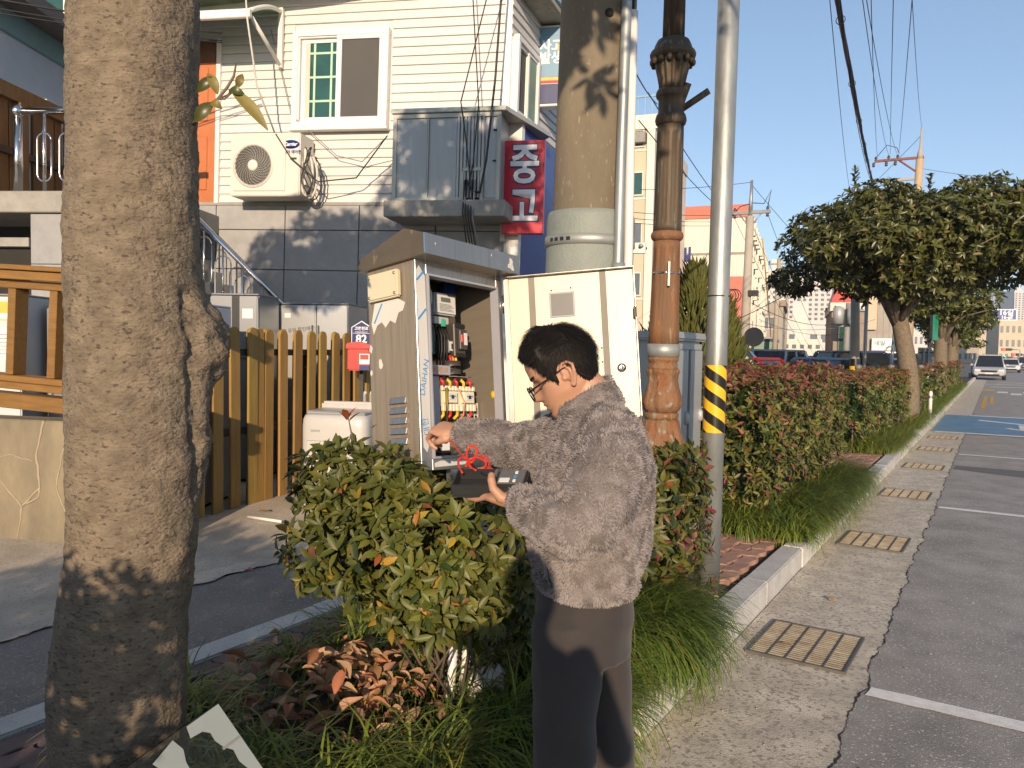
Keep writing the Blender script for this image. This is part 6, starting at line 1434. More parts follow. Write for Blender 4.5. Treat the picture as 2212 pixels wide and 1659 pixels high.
def strip(x0, x1, y0, y1, z=.12, dirx=.9, lean=1.1, jit=.8, clump=.12):
    cl = [(random.uniform(x0, x1), random.uniform(y0, y1)) for _ in range(max(6, int((x1-x0)*(y1-y0)/.012)))]
    def f():
        cx, cy = random.choice(cl)
        for _ in range(3):
            if ((cx+2.1)/.52)**2+((cy-2.03)/.40)**2 < 1 or ((cx+1.64)/.20)**2+((cy-2.25)/.34)**2 < 1: cx, cy = random.choice(cl)
        a = random.uniform(0, 6.28); r = random.random()**.5*clump*.5; x, y = cx+r*math.cos(a), cy+r*math.sin(a)
        d = Vector((dirx + random.gauss(0, jit)*.6 + math.cos(a)*.7, random.gauss(0, jit)*.6 + math.sin(a)*.7 - .15, 0))
        return (x, y, z+random.uniform(-.02, .04)), d, lean*random.uniform(.7, 1.25)
    return f
blades('kerb_grass', 'long bright liriope grass spilling over the kerb behind the man', 5200, strip(-1.72, -1.20, 2.75, 3.72, .16, 1.4, 1.25, .6), .48, wts=(.62, .24, .14))
blades('kerb_grass', 'liriope grass over the kerb at the feet of the man', 3600, strip(-1.75, -1.22, 1.75, 2.8, .13, 1.0, 1.2, .7), .42, wts=(.55, .35, .10))
blades('bed_grass', 'tangled dark liriope grass around the leaf litter under the bush', 4600, strip(-2.62, -1.45, 1.35, 2.95, .11, .1, 1.25, 1.2), .36, wts=(.5, .42, .08))
blades('bed_grass', 'liriope grass under the bushes along the brick edge', 2600, strip(-2.4, -1.5, 2.9, 4.0, .11, .2, 1.1, 1.1), .34, wts=(.4, .5, .1))
blades('hedge_grass', 'dense liriope grass in front of the first hedge and over its kerb', 7500, strip(-2.5, -1.22, 5.98, 6.6, .13, .35, 1.1, .9), .34, wts=(.68, .22, .10))
blades('hedge_grass', 'liriope grass draping over the kerb along the first hedge', 6500, strip(-1.55, -1.18, 6.3, 9.3, .16, 1.4, 1.2, .6), .44, wts=(.62, .22, .16))
blades('hedge_grass', 'liriope grass at the near end of the second hedge', 4500, strip(-2.0, -1.20, 12.0, 15.5, .14, .9, 1.15, .7), .38, wts=(.7, .2, .1), wd_=.005)
blades('hedge_grass', 'liriope grass fringe along the far hedges', 5000, strip(-1.5, -1.2, 16.5, 44, .14, 1.0, 1.1, .6), .38, wts=(.7, .22, .08), wd_=.009)

# ---- fallen leaves
def dead_leaf_mesh(seed, m):
    random.seed(seed); L, W_ = 1.0, random.uniform(.36, .46); c = random.uniform(.2, .7); g = G(); R2 = []
    for i in range(7):
        t = i/6; w_ = W_*math.sin(math.pi*min(.97, max(.05, t**.85)))*.5+.01
        bend = c*.35*math.sin(t*math.pi)*1.0 - .1*t
        R2.append([Vector((t*L, w_*u, bend*.4 + abs(u)**1.6*w_*c*1.4 + .02*random.uniform(-1, 1))) for u in (-1, -.5, 0, .5, 1)])
    g.rings(R2, False, False); return g.mesh('fallen_leaf', m)
DL = [dead_leaf_mesh(s, ('dead_leaf', 'dead_leaf_pale', 'dead_leaf_pale')[s % 3]) for s in range(9)]
random.seed(77)
def litter_pt():
    while True:
        x, y = random.gauss(760, 150), random.gauss(1515, 62)
        if 500 < x < 1010 and 1400 < y < 1655: return onz(x, y, .17)
for k in range(230):
    p = litter_pt(); p.z = .19+random.random()*.15*math.exp(-((p.x+2.05)/.4)**2-((p.y-2.05)/.35)**2)+random.random()*.05
    o = link('fallen_leaf', random.choice(DL), None, p, (random.uniform(-.6, .6), random.uniform(-.6, .4), random.uniform(0, 6.28))); s = random.uniform(.055, .11); o.scale = (s, s, s)
    tag(o, 'dry brown fallen leaf in the heap under the bush', 'fallen leaf', 'fallen leaves under the bush')
for k, (x, y, zz) in enumerate(((870, 1090, .11), (1800, 1300, .02), (1716, 1395, .02), (560, 1105, .125), (640, 1165, .125), (1000, 1620, .2), (470, 1488, .16), (528, 1235, .125))):
    p = onz(x, y, zz); o = link('fallen_leaf', random.choice(DL), None, p, (random.uniform(-.2, .2), random.uniform(-.2, .2), random.uniform(0, 6.28))); o.scale = (.08, .08, .08)
    tag(o, 'stray dry leaf lying on the paving', 'fallen leaf', 'stray leaves on the paving')
lt_ = []
for k in range(160):
    p = litter_pt(); p.z = .13+random.random()*.05; lt_.append((p, frame_of(rv()*Vector((1, 1, .3)).length, UP+rv()*.6), random.uniform(.05, .1), 1.1, 0))
mo = mass('leaf_litter', lt_, ['dead_leaf']); tag(mo, 'broken brown leaf litter on the soil under the bush', 'leaf litter', None, 'stuff')

# ---- big foreground tree trunk
TREEC = at(288, 742, 2.03)
tree = thing('magnolia_tree', 'thick knobbly tree trunk in the left foreground', 'tree', (TREEC.x, TREEC.y, 0))
prof = [(-700, 258, 118), (-300, 275, 126), (0, 289, 136), (300, 289, 137), (560, 288, 139), (900, 292, 139), (1100, 290, 137), (1200, 286, 137), (1330, 266, 139), (1450, 259, 142), (1659, 260, 141), (1900, 262, 150), (2060, 262, 170)]
DT = 2.03
def tr_c(y):
    for (a, ca, ra), (b, cb, rb_) in zip(prof, prof[1:]):
        if y <= b: t = max(0, (y-a)/(b-a)); return ca+(cb-ca)*t, ra+(rb_-ra)*t
    return prof[-1][1:]
g = G(); R2 = []; NA = 150
tox = Vector((TREEC.x, TREEC.y, 0))
ys = [2060-10*i for i in range(277)]
fdT = (Vector((TREEC.x, TREEC.y, 0))).normalized(); rtT = Vector((-fdT.y, fdT.x, 0))*-1   # away from camera, image right
for y in ys:
    cx, r = tr_c(y); c = at(cx, y, DT); z = CAMZ-(y-742)/1662*DT; c = Vector((c.x, c.y, z)); rr = r*DT/1662/1.06; ring = []
    for j in range(NA):
        a = 2*math.pi*j/NA; d = rtT*math.cos(a) - fdT*math.sin(a)      # a=0 image right, a=pi/2 towards camera
        p = c + d*rr
        k = .008*fbm((p.x*1.2, p.y*1.2, p.z*.8), 5, 3) + .0035*fbm((p.x, p.y, p.z*1.8), 42, 4)
        # grafted knot on the right flank
        q = ((y-740)/95, ((a+math.pi) % (2*math.pi)-math.pi-.12)/.55); e = math.exp(-(q[0]**2+q[1]**2)*1.0)
        k += .074*e*(1+.35*fbm((p.x, p.y, p.z), 20, 4)) ; q2 = ((y-930)/110, ((a+math.pi) % (2*math.pi)-math.pi-.25)/.4); k += .026*math.exp(-(q2[0]**2+q2[1]**2))*(1+.5*fbm((p.x, p.y, p.z+3), 22, 4))
        cre = math.exp(-(((a-.72+.0006*(y-700))/.10)**2)) * (1 if 620 < y < 1080 else 0); k -= .016*cre*(1+fbm((p.x, p.y, p.z), 30))
        q3 = ((y-1185)/22, (a-.75)/.16); k += .010*math.exp(-(q3[0]**2+q3[1]**2)) ; q4 = ((y-925)/12, (a-2.5)/.06); k += .008*math.exp(-(q4[0]**2+q4[1]**2))
        ring.append(p + d*k - tox)
    R2.append(ring)
g.rings(R2)
# small bark studs
random.seed(9)
for k in range(2600):
    i = random.randrange(20, 262); j = random.randrange(NA); p = R2[i][j]; n_ = (p - sum((R2[i][q] for q in range(0, NA, 15)), Vector())/10).normalized()
    s = random.uniform(.0012, .0030); tx = Vector((-n_.y, n_.x, 0)).normalized()*s*random.uniform(1, 2.2); tz_ = UP*s
    g.add([p-tx-n_*.001, p-tz_-n_*.001, p+tx-n_*.001, p+tz_-n_*.001, p+n_*s*.9], [(0, 1, 4), (1, 2, 4), (2, 3, 4), (3, 0, 4)], 0, True)
g.obj('trunk', 'bark', tree)
top = R2[-1]; tc = sum(top, Vector())/len(top)
lb = G(); random.seed(14); tips = []
for k in range(9):
    a = 2*math.pi*k/9+random.uniform(-.3, .3); l_ = random.uniform(1.0, 1.7); e = tc + Vector((math.cos(a)*l_, math.sin(a)*l_, random.uniform(.5, 1.9))); m_ = tc.lerp(e, .5)+Vector((0, 0, .12))
    lb.tube([tc-Vector((0, 0, .25)), tc.lerp(m_, .5)+Vector((0, 0, .05)), m_, e], [.07, .05, .035, .012], 8); tips += [m_, e, m_.lerp(e, .5)]
lb.obj('limbs', 'bark', tree)
lv = []
MG = ['magnolia_leaf', 'magnolia_leaf_dark', 'magnolia_under']
def pk(): r = random.random(); return 0 if r < .66 else 1 if r < .95 else 2
for _ in range(3100):
    d = rv()
    if _ % 9 == 0: p = Vector((-.35, .9, 4.35)) + Vector((d.x*.85, d.y*.9, d.z*.85))*random.uniform(.1, 1.0)**.5
    elif _ % 9 in (1, 2): p = Vector((-1.9, 1.0, 5.75)) + Vector((d.x*1.15, d.y*.9, d.z*.75))*random.uniform(.1, 1.0)**.5
    elif _ % 5 < 2: p = Vector((-1.65, 1.0, 4.9)) + Vector((d.x*1.75, d.y*1.5, d.z*1.4))*random.uniform(.2, 1.0)**.5
    else: p = Vector((-3.85, 1.0, 4.4)) + Vector((d.x*1.35, d.y*1.0, d.z*.8))*random.uniform(.2, 1.0)**.5
    if p.z < 3.3 + .3*noise.noise(p*1.5) or noise.noise(p*1.6+Vector((3, 1, 4))) < -.22 or (p.z < 3.75 and p.y > 1.9): continue
    lv += whorl(p - tox, d + UP*.4 + rv()*.5, .15, random.choice((5, 6, 7)), pk, .5, 1.0)
m_ = mass('crown', lv, MG, tree); m_['kind'] = 'stuff'
# leafy sprig growing from the trunk
sp = link('sprig', None, tree)
def TP(x, y, d=1.97): return at(x, y, d) - tox
stem = [TP(418, 268, 2.0), TP(428, 255), TP(450, 232), TP(470, 214), TP(490, 190), TP(505, 165), TP(510, 138)]
G().tube(stem, [.006, .005, .0045, .004, .0038, .0035, .002], 6).obj('stem', 'branch_wood', sp); G().tube([TP(470, 214), TP(492, 205), TP(518, 175)], .0025, 5).obj('twig', 'branch_wood', sp); G().tube([TP(470, 214), TP(485, 214), TP(500, 200)], .0025, 5).obj('twig', 'branch_wood', sp)
def big_leaf(a, b, wpx, m, tw=0.0, curl=.3):
    A, B = TP(*a), TP(*b); L = (B-A).length; x = (B-A).normalized(); z = (-fdT + UP*tw); r = frame_of(x, z); g = G(); R3 = []
    W_ = wpx*1.97/1662
    for i in range(9):
        t = i/8; w_ = W_*.5*math.sin(math.pi*min(.985, max(.03, t**.9)))**.8
        R3.append([A + r @ Vector((t*L, w_*u, abs(u)*w_*curl + .01*math.sin(t*math.pi))) for u in (-1, -.55, 0, .55, 1)])
    g.rings(R3, False, False); g.obj('leaf', m, sp)
big_leaf((500, 194), (579, 282), 30, 'magnolia_under', .3); big_leaf((468, 168), (424, 200), 24, 'magnolia_leaf_dark', .2); big_leaf((470, 204), (449, 158), 22, 'magnolia_under', .1); big_leaf((460, 222), (420, 264), 28, 'magnolia_leaf_dark', .2); big_leaf((455, 222), (480, 236), 20, 'magnolia_under', .1); big_leaf((512, 190), (524, 160), 18, 'magnolia_under', .2); big_leaf((494, 196), (530, 206), 20, 'magnolia_leaf_dark', .1)

# ---- glass pane leaning at the trunk
mat('pane_glass', (0.80, 0.90, 0.86), 0.03, var=0.0, trans=1.0, spec=0.6)
mat('pane_pale', (0.24, 0.28, 0.29), 0.08, var=0.12, scale=4)  # pale glossy colour for thin patches laid over the glass
A_, B_, D_ = at(470, 1516, 1.93), at(640, 1762, 2.02), at(150, 1745, 1.72); gp_ = thing('glass_sheet', 'broken glass sheet with pale patches leaning at the foot of the tree', 'glass sheet', A_)
e1, e2 = B_-A_, D_-A_; nn = e1.cross(e2).normalized(); nn = nn if nn.dot(-A_) > 0 else -nn
def gpnt(u, v, h=0.0): return e1*u + e2*v + nn*h
g = G(); q = [(0, 0), (1, 0), (1, 1), (0, 1)]; g.add([gpnt(u, v, -.003) for u, v in q]+[gpnt(u, v, .003) for u, v in q], [(0, 1, 2, 3), (7, 6, 5, 4), (0, 4, 5, 1), (1, 5, 6, 2), (2, 6, 7, 3), (3, 7, 4, 0)]); g.obj('pane', 'pane_glass', gp_)
def pale_patch(poly, nm='pale_patch'): g = G(); n = len(poly); g.add([gpnt(u, v, .0036) for u, v in poly]+[gpnt(u, v, .0046) for u, v in poly], [tuple(range(n))[::-1], tuple(range(n, 2*n))]+[(i, (i+1) % n, n+(i+1) % n, n+i) for i in range(n)]); g.obj(nm, 'pane_pale', gp_)
pale_patch([(.01, .005), (.99, .005), (.99, .16), (.72, .15), (.62, .08), (.52, .075), (.42, .10), (.33, .09), (.27, .13), (.2, .15), (.14, .145), (.10, .18), (.09, .26), (.01, .24)])
pale_patch([(.03, .35), (.12, .33), (.2, .36), (.3, .37), (.36, .42), (.33, .50), (.24, .47), (.08, .52)])
for u in (.27, .6): g = G(); g.add([gpnt(u, .004, .005), gpnt(u+.02, .004, .005), gpnt(u+.02, .14, .005), gpnt(u, .14, .005)], [(0, 1, 2, 3)]); g.obj('grey_strip', 'fridge_grey', gp_)

# ---- photographer behind the camera, whose shadow falls on the man
mat('coat_dark', (0.05, 0.05, 0.055), 0.9)
ph = G(); bx_, by_ = .165, -.44
def ringe(z, a, b, ox=0, oy=0): return [Vector((bx_+ox+a*math.cos(t_), by_+oy+b*math.sin(t_), z)) for t_ in [2*math.pi*i/24 for i in range(24)]]
ph.rings([ringe(.82, .18, .13), ringe(1.1, .19, .13), ringe(1.35, .22, .13), ringe(1.43, .19, .11), ringe(1.47, .08, .07), ringe(1.52, .06, .06)]); ph.sphere((bx_, by_, 1.59), (.085, .10, .12), 20, 14)
for s in (-1, 1):
    ph.tube([(bx_+s*.09, by_, .86), (bx_+s*.10, by_, .45), (bx_+s*.11, by_, .06)], [.095, .075, .06], 14); ph.tube([(bx_+s*.20, by_, 1.39), (bx_+s*.25, by_+.10, 1.15), (bx_+s*.10-.1, by_+.30, 1.38)], [.06, .05, .035], 12)
pme = mod_mesh(ph.mesh('raw', 'coat_dark'), 'photographer', ('REMESH', dict(mode='VOXEL', voxel_size=0.012, use_smooth_shade=True)), ('SMOOTH', dict(factor=0.5, iterations=3))); pme.materials.clear(); pme.materials.append(MATS['coat_dark'])
tag(link('person', pme), 'person taking the picture, present only as a shadow on the dark trousers', 'person')
# ================================================================== street on the right: trees, poles, buildings, cars, wires
def pxY(x, X):   # distance along the street of a sight line column at lateral offset X
    return onx(x, 770, X).y
# ---- street trees
def street_tree(label, X, Y, tr_r, zc, half, hh, n, L, lean=0.1, seed=1, nobj=0, cx=0.0):
    random.seed(seed); t = thing('magnolia_tree', label, 'tree', (X, Y, 0.1), group='trees of the planting strip')
    zb = zc-hh; g = G(); pts = []; rs = []
    for i in range(9): k = i/8; pts.append((lean*k*k+.03*math.sin(k*5), .05*math.sin(k*4), (zb+.25-.1)*k)); rs.append(tr_r*(1.25-.35*k) if i else tr_r*1.5)
    g.tube(pts, rs, 16); tops = Vector(pts[-1])
    g.obj('trunk', 'bark', t); lb = G(); lv = []
    for k in range(16):
        a = 2*math.pi*k/16+random.uniform(-.3, .3); l_ = half*random.uniform(.5, .92); e = Vector((cx+math.cos(a)*l_, math.sin(a)*l_, zc-.1+random.uniform(-.3, .6)*hh)); m_ = tops.lerp(e, .5)+Vector((0, 0, .15*hh))
        lb.tube([tops-Vector((0, 0, .4)), tops.lerp(m_, .5), m_, e], [tr_r*.5, tr_r*.26, tr_r*.13, tr_r*.05], 7)
    lb.obj('limbs', 'bark', t)
    # crown of overlapping leaf pads so that gaps and dark hollows remain
    pads = []
    for k in range(54):
        d = rv(); d.z = d.z*.75+.18; q = random.uniform(.5, .97)
        pads.append((Vector((cx+d.x*half*q*.86, d.y*half*q*.86, zc-.1+max(-.85, d.z)*hh*q*.9)), half*random.uniform(.24, .36)))
    for k in range(5):
        a = random.uniform(0, 6.28); pads.append((Vector((cx+math.cos(a)*half*.9, math.sin(a)*half*.9, zc-.1-hh*random.uniform(.0, .4))), half*random.uniform(.18, .26)))
    per = n//len(pads)
    for c, r in pads:
        for _ in range(per):
            d = rv(); p = c + Vector((d.x*r, d.y*r, d.z*r*.62))*random.uniform(.45, 1)**.5
            lv += whorl(p, d + UP*.5 + rv()*.4, L, random.choice((4, 5, 6)), pk, .6, 1.0)
    for k in range(2):
        a = random.uniform(0, 6.28); p = Vector((cx+math.cos(a)*half*random.uniform(.1, .7), math.sin(a)*half*.4, zc+hh*random.uniform(.72, .85)))
        for q in range(5): lv += whorl(p+Vector((0, 0, .09*q)), UP+rv()*.3, L, 5, pk, 1.0)
    m = mass('crown', lv, MG, t); m['kind'] = 'stuff'
    return t
street_tree('broad round-crowned magnolia standing past the first hedges', -1.6, 19.0, .18, 3.90, 2.95, 1.55, 10500, .165, -.25, 5)
street_tree('second magnolia, partly hidden behind the broad one', -1.7, 31.0, .22, 3.5, 1.9, 1.4, 2400, .18, .1, 6)
street_tree('third magnolia along the planting strip', -1.7, 39.0, .2, 3.2, 1.6, 1.3, 1300, .2, .1, 8)
street_tree('farthest small magnolia near the side street', -1.9, 47.0, .18, 2.7, 1.4, 1.1, 900, .22, .1, 9)
# ---- conifers across the lane
mat('conifer', (0.115, 0.125, 0.022), 0.7, var=0.4, scale=9, trl=0.15)
def conifer(label, X, Y, h, r, seed, n=2600):
    random.seed(seed); t = thing('juniper', label, 'conifer', (X, Y, 0.1), group='conifers across the lane'); g = G()
    for _ in range(n):
        z = h*random.random()**1.15; k = (1-z/h)**.62; a = random.uniform(0, 6.28); rr = r*k*random.uniform(.55, 1.05)*(1+.25*math.sin(a*3+z*2)); p = Vector((rr*math.cos(a), rr*math.sin(a), z))
        d = Vector((math.cos(a)*.55, math.sin(a)*.55, 1.2)) + rv()*.3; d.normalize(); L = random.uniform(.14, .34); s = d.cross(Vector((math.cos(a), math.sin(a), 0))).normalized()*random.uniform(.014, .03)
        m1 = p+d*L*.5; g.add([p, m1-s, m1+s, p+d*L, m1+Vector((math.cos(a), math.sin(a), 0))*.03], [(0, 1, 4), (0, 4, 2), (1, 3, 4), (4, 3, 2)], 0, True)
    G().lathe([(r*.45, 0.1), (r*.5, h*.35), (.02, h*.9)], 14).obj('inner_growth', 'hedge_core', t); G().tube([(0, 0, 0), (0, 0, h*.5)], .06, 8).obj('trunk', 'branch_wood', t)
    f_ = g.obj('foliage', 'conifer', t); f_['kind'] = 'stuff'
c = at(1500, 765, 12.5); conifer('taller olive-green juniper behind the steel pole', c.x, c.y, 2.75, .85, 2)
c = at(1556, 765, 12.9); conifer('smaller juniper right of the steel pole', c.x, c.y, 2.25, .62, 3)
c = at(1445, 765, 13.0); conifer('juniper partly hidden behind the ornate lamp post', c.x, c.y, 2.3, .7, 4, 1800)

# ---- buildings
mat('apt_beige', (0.56, 0.49, 0.36), 0.8, var=0.12, scale=.8, rnd=.04); mat('apt_white', (0.70, 0.66, 0.58), 0.7, var=0.08, scale=.8); mat('panel_white', (0.70, 0.64, 0.55), 0.5, var=0.06, scale=1, st=(1, 1, .2)); mat('brick_red', (0.55, 0.17, 0.12), 0.7, var=0.15, scale=2)
mat('bld_grey', (0.36, 0.33, 0.29), 0.8, var=0.15, scale=1); mat('bld_brown', (0.33, 0.26, 0.20), 0.85, var=0.2, scale=2); mat('bld_dark', (0.16, 0.15, 0.15), 0.6, var=0.2, scale=1); mat('far_white', (0.62, 0.60, 0.57), 0.8, var=0.06); mat('far_blue', (0.26, 0.33, 0.43), 0.7, var=0.1); mat('far_glass', (0.12, 0.15, 0.19), 0.35); mat('roof_rail', (0.25, 0.42, 0.55), 0.5); mat('orange_wall', (0.62, 0.30, 0.14), 0.7); mat('pink_wall', (0.62, 0.33, 0.25), 0.8); mat('awning_dark', (0.12, 0.11, 0.11), 0.6); mat('slat_grey', (0.28, 0.27, 0.25), 0.6)
def bld(name, label, px_, d, rot, zb=0.0, cat='building', group=None):
    c = at(px_, 762, d); return thing(name, label, cat, (c.x, c.y, zb), (0, 0, RAD(rot)), group), d/1662
def zpx(y, d, x=1400): return 1.55 + (772.25+(x-2150.8)*.01746-y)*d/1662
def window(b, x0, x1, z0, z1, y=-.0, m='far_glass', fm='apt_white', t=.09, mull=1):
    w_ = link('window', None, b); frame(x0, x1, z0, z1, t, y-.10, y, fm, w_)
    for k in range(mull): xx = x0+(x1-x0)*(k+1)/(mull+1); G().b2(xx-t*.4, xx+t*.4, y-.09, y-.01, z0+t, z1-t).obj('mullion', fm, w_)
    G().b2(x0+t, x1-t, y-.03, y-.005, z0+t, z1-t).obj('pane', m, w_); return w_
# beige apartment block right of the concrete pole
b, k = bld('beige_apartments', 'beige apartment block between the concrete pole and the lamp post', 1405, 42, 11.8)
W_ = 9.0; Zt = zpx(285, 42)
G().b2(-W_, -.42, 0, 12, 0, Zt).obj('wall', 'apt_beige', b); G().b2(-.42, 0, -.25, 12, 0, Zt+.2).obj('edge_pier', 'apt_white', b); G().b2(-W_, 0.1, -.2, 12, Zt, Zt+.75).obj('parapet', 'apt_white', b)
G().b2(-W_, -.5, -.5, 0, Zt-.75, Zt-.2).obj('awning', 'slat_grey', b)
rg_ = link('roof_railing', None, b)
for i in range(24): G().b2(-W_+.38*i, -W_+.38*i+.05, 0, .05, Zt+.75, Zt+1.75).obj('bar', 'roof_rail', rg_)
G().b2(-W_, 0, -.02, .07, Zt+1.75, Zt+1.84).obj('top_rail', 'roof_rail', rg_)
flz = [zpx(y, 42) for y in (322, 425, 532, 640)]
for i, z in enumerate(flz):
    window(b, -2.15, -.6, z, z+(.95 if i == 0 else 1.3), 0, 'far_glass' if i != 1 else 'win_glass_green', 'apt_white', .07, 2 if i == 0 else 1)
    window(b, -4.2, -2.6, z, z+1.2, 0, 'far_glass', 'apt_white', .07, 1); G().b2(-2.0, -1.75, -.12, 0, z-1.3, z-.35).obj('small_grille', 'apt_white', b)
    G().b2(-W_, -.43, -.04, 0, z-.2, z-.1).obj('floor_band', 'apt_white', b)
# white panelled commercial building with red trims
b, k = bld('white_panel_building', 'white metal-panelled building with red trim, beyond the junipers', 1606, 52, 11.8)
Zt = zpx(447, 52, 1600); Wd = 7.0
G().b2(-Wd, 0, 0, 34, 0, Zt).obj('wall', 'panel_white', b)
rbm = G().b2(-.03, .03, -.05, 0, 4.7, Zt-.3).mesh('panel_rib', 'panel_white')
for i in range(26): link('panel_rib', rbm, b, (-Wd+.28*i, 0, 0))
G().b2(-Wd+1.3, .05, -.12, 3, Zt-.75, Zt+.1).obj('red_parapet', 'brick_red', b); G().b2(-Wd, -Wd+1.2, -.1, 2, Zt-.3, Zt+.5).obj('roof_block', 'panel_white', b)
G().b2(-Wd, 0.02, -.07, .0, 8.2, 8.35).obj('panel_joint', 'slat_grey', b)
zr = zpx(597, 52, 1550); G().b2(-Wd, .03, -.14, 0, zr-1.0, zr).obj('red_band', 'brick_red', b); G().b2(-1.2, .03, -.15, 0, zr-3.2, zr-1.0).obj('red_pier', 'brick_red', b); G().b2(-1.6, .05, -.2, 0, zr-4.9, zr-3.3).obj('orange_sign', 'orange_wall', b)
text('sign_letter', '빌', 1.05, 'logo_blue', b, wallmx(-(1606-1479)*k*1.02, -.10, zpx(548, 52, 1480)), .03, .02); text('sign_letter', 'B', 1.0, 'logo_blue', b, wallmx(-(1606-1446)*k*1.02, -.10, zpx(487, 52, 1446)), .03, .02)
sd = link('street_side', None, b); sd.rotation_euler = (0, 0, math.pi/2)      # local x runs down the side street, faces right
wm_ = G().b2(-.55, .55, -.06, 0, -.7, .7).mesh('window', 'far_glass'); am_ = G().b2(-.4, .4, -.45, 0, -.3, .3).mesh('condenser', 'apt_white'); pm_ = G().b2(-.12, .12, -.2, 0, 0, Zt).mesh('pilaster', 'apt_white')
random.seed(4)
for i in range(15):
    link('pilaster', pm_, sd, (.6+2.3*i, 0, 0))
    for z in (2.3, 4.6, 6.9, 9.2, 11.0):
        link('window', wm_, sd, (1.75+2.3*i, 0, z))
        if random.random() < .55: link('condenser', am_, sd, (1.6+2.3*i, 0, z-1.1))
es = G(); es.tube([(2, -.9, 9.5), (14, -.9, 6.5), (26, -.9, 3.2)], .05, 5); es.obj('cable_tray', 'sign_yellow', sd)
# brownish block further down the side street
b, k = bld('brown_block', 'brown-grey block with gabled tower down the side street', 1689, 78, 11.8)
Zt = zpx(655, 78, 1660); G().b2(-5, 0, 0, 20, 0, Zt).obj('wall', 'bld_grey', b); G().b2(-.3, .25, -.3, 20, Zt-.3, Zt+.3).obj('cornice', 'bld_brown', b)
tw = G().b2(-4.4, -1.8, .4, 4, Zt, Zt+1.7).obj('tower', 'bld_brown', b); G().prism([(-4.6, Zt+1.7), (-1.6, Zt+1.7), (-3.1, Zt+3.1)], .2, 4.2, 'y').obj('gable_roof', 'bld_dark', b)
for i in range(2):
    for z in (1.5, 4.0): window(b, -4.3+2.2*i, -2.8+2.2*i, z, z+1.3, 0, 'far_glass', 'apt_white', .08)
sd = link('street_side', None, b); sd.rotation_euler = (0, 0, math.pi/2)
for i in range(7):
    for z in (1.6, 4.2): link('window', wm_, sd, (1.5+2.6*i, 0, z))
# pale green container shops
b, k = bld('container_shop', 'pale green container shop with dark blue roof edge on the side street', 1676, 60, 11.8); G().b2(-2.0, 0, 0, 6, 0, zpx(737, 60, 1660)).obj('wall', 'green_poly', b); G().b2(-2.1, .1, -.1, 6, zpx(737, 60, 1660), zpx(733, 60, 1660)+.05).obj('roof_edge', 'plate_blue', b); 
# apartment slabs closing the side street
def slab(label, x, d, wpx, ytop, m, rows, cols, rot=11.8, dep=14, ms='far_glass', grp='far apartment slabs', ww=.5):
    b, k = bld('apartment_slab', label, x, d, rot, 0, 'building', grp); W_ = wpx*k; Zt = zpx(ytop, d, x); G().b2(-W_, 0, 0, dep, 0, Zt).obj('wall', m, b); G().b2(-W_*.7, -W_*.4, 2, 8, Zt, Zt+3).obj('lift_house', m, b)
    g = G()
    for i in range(cols):
        for j in range(rows):
            x0 = -W_+W_*(i+.25)/cols; z0 = 3+(Zt-4.5)*(j+.2)/rows; g.b2(x0, x0+W_/cols*ww, -.12, -.005, z0, z0+(Zt-4.5)/rows*.5)
    w_ = g.obj('window_grid', ms, b); w_['kind'] = 'stuff'; return b
slab('hazy white apartment slab at the end of the side street, left', 1712, 210, 70, 582, 'far_white', 15, 6); slab('hazy white apartment slab at the end of the side street, right', 1792, 230, 84, 590, 'far_white', 15, 7)
slab('low pale civic building with tall bays under the apartment slabs', 1790, 120, 108, 692, 'far_white', 1, 5, ww=.62); slab('blue-grey far slab behind the broad tree', 1815, 260, 26, 610, 'far_blue', 12, 2)
slab('small pale shops at the end of the side street', 1775, 100, 80, 733, 'apt_white', 1, 5)
slab('tall blue and white tower far down the main road, left face', 2170, 520, 36, 640, 'far_blue', 26, 4, 32, 25, 'far_white'); slab('tall white balconied tower far down the main road, at the right edge', 2216, 500, 30, 628, 'far_white', 28, 4, 32, 25, 'far_glass'); slab('lower hazy tower beside the tall towers', 2150, 540, 14, 690, 'far_blue', 16, 2, 32, 20, 'far_white')
# church, grey shop with white sign, on the right of the side street
b, k = bld('brick_church', 'grey brick church with pointed window and red roof', 1866, 46, 11.8)
Zt = zpx(672, 46, 1850); G().b2(-1.85, 0, 0, 10, 0, Zt).obj('wall', 'bld_brown', b); G().b2(-1.95, .1, -.2, 10, Zt, Zt+.5).obj('coping', 'apt_white', b); G().prism([(-1.9, Zt+.5), (0, Zt+.5), (-.2, Zt+1.6), (-1.6, Zt+1.6)], .1, 8, 'y').obj('roof', 'mail_red', b)
pw = [(-1.45, 1.6), (-.75, 1.6), (-.75, 3.3), (-.85, 3.75), (-1.1, 4.1), (-1.35, 3.75), (-1.45, 3.3)]; wq = link('window', None, b); G().prism(pw, -.12, -.0, 'y').obj('surround', 'bld_dark', wq); G().prism([(x*1+(-1.1-x)*.18, z) for x, z in pw], -.15, -.121, 'y').obj('pane', 'win_glass_green', wq)
for x, z in ((-1.55, 1.05), (-.55, 1.05), (-.55, 1.6)): o = G().b2(x-.3, x+.3, -.5, -.13, z-.22, z+.22).obj('condenser', 'apt_white', b); G().lathe([(.17, 0), (.17, .02)], 16, mx=Matrix.Translation((x-.08, -.5, z)) @ Matrix.Rotation(math.pi/2, 4, 'X')).obj('fan', 'ac_dark', o)
b, k = bld('nail_shop', 'grey panelled shop building with white sign behind the broad tree', 1972, 46, 11.8)
Zt = zpx(640, 46, 1900); G().b2(-3.1, 0, 0, 12, 0, Zt+1).obj('wall', 'bld_grey', b); G().b2(-2.9, -2.05, -.25, 0, 3.1, Zt+1).obj('cream_panel', 'apt_beige', b); G().b2(-3.5, -3.1, -.2, 6, 0, Zt+1).obj('cream_pier', 'apt_beige', b)
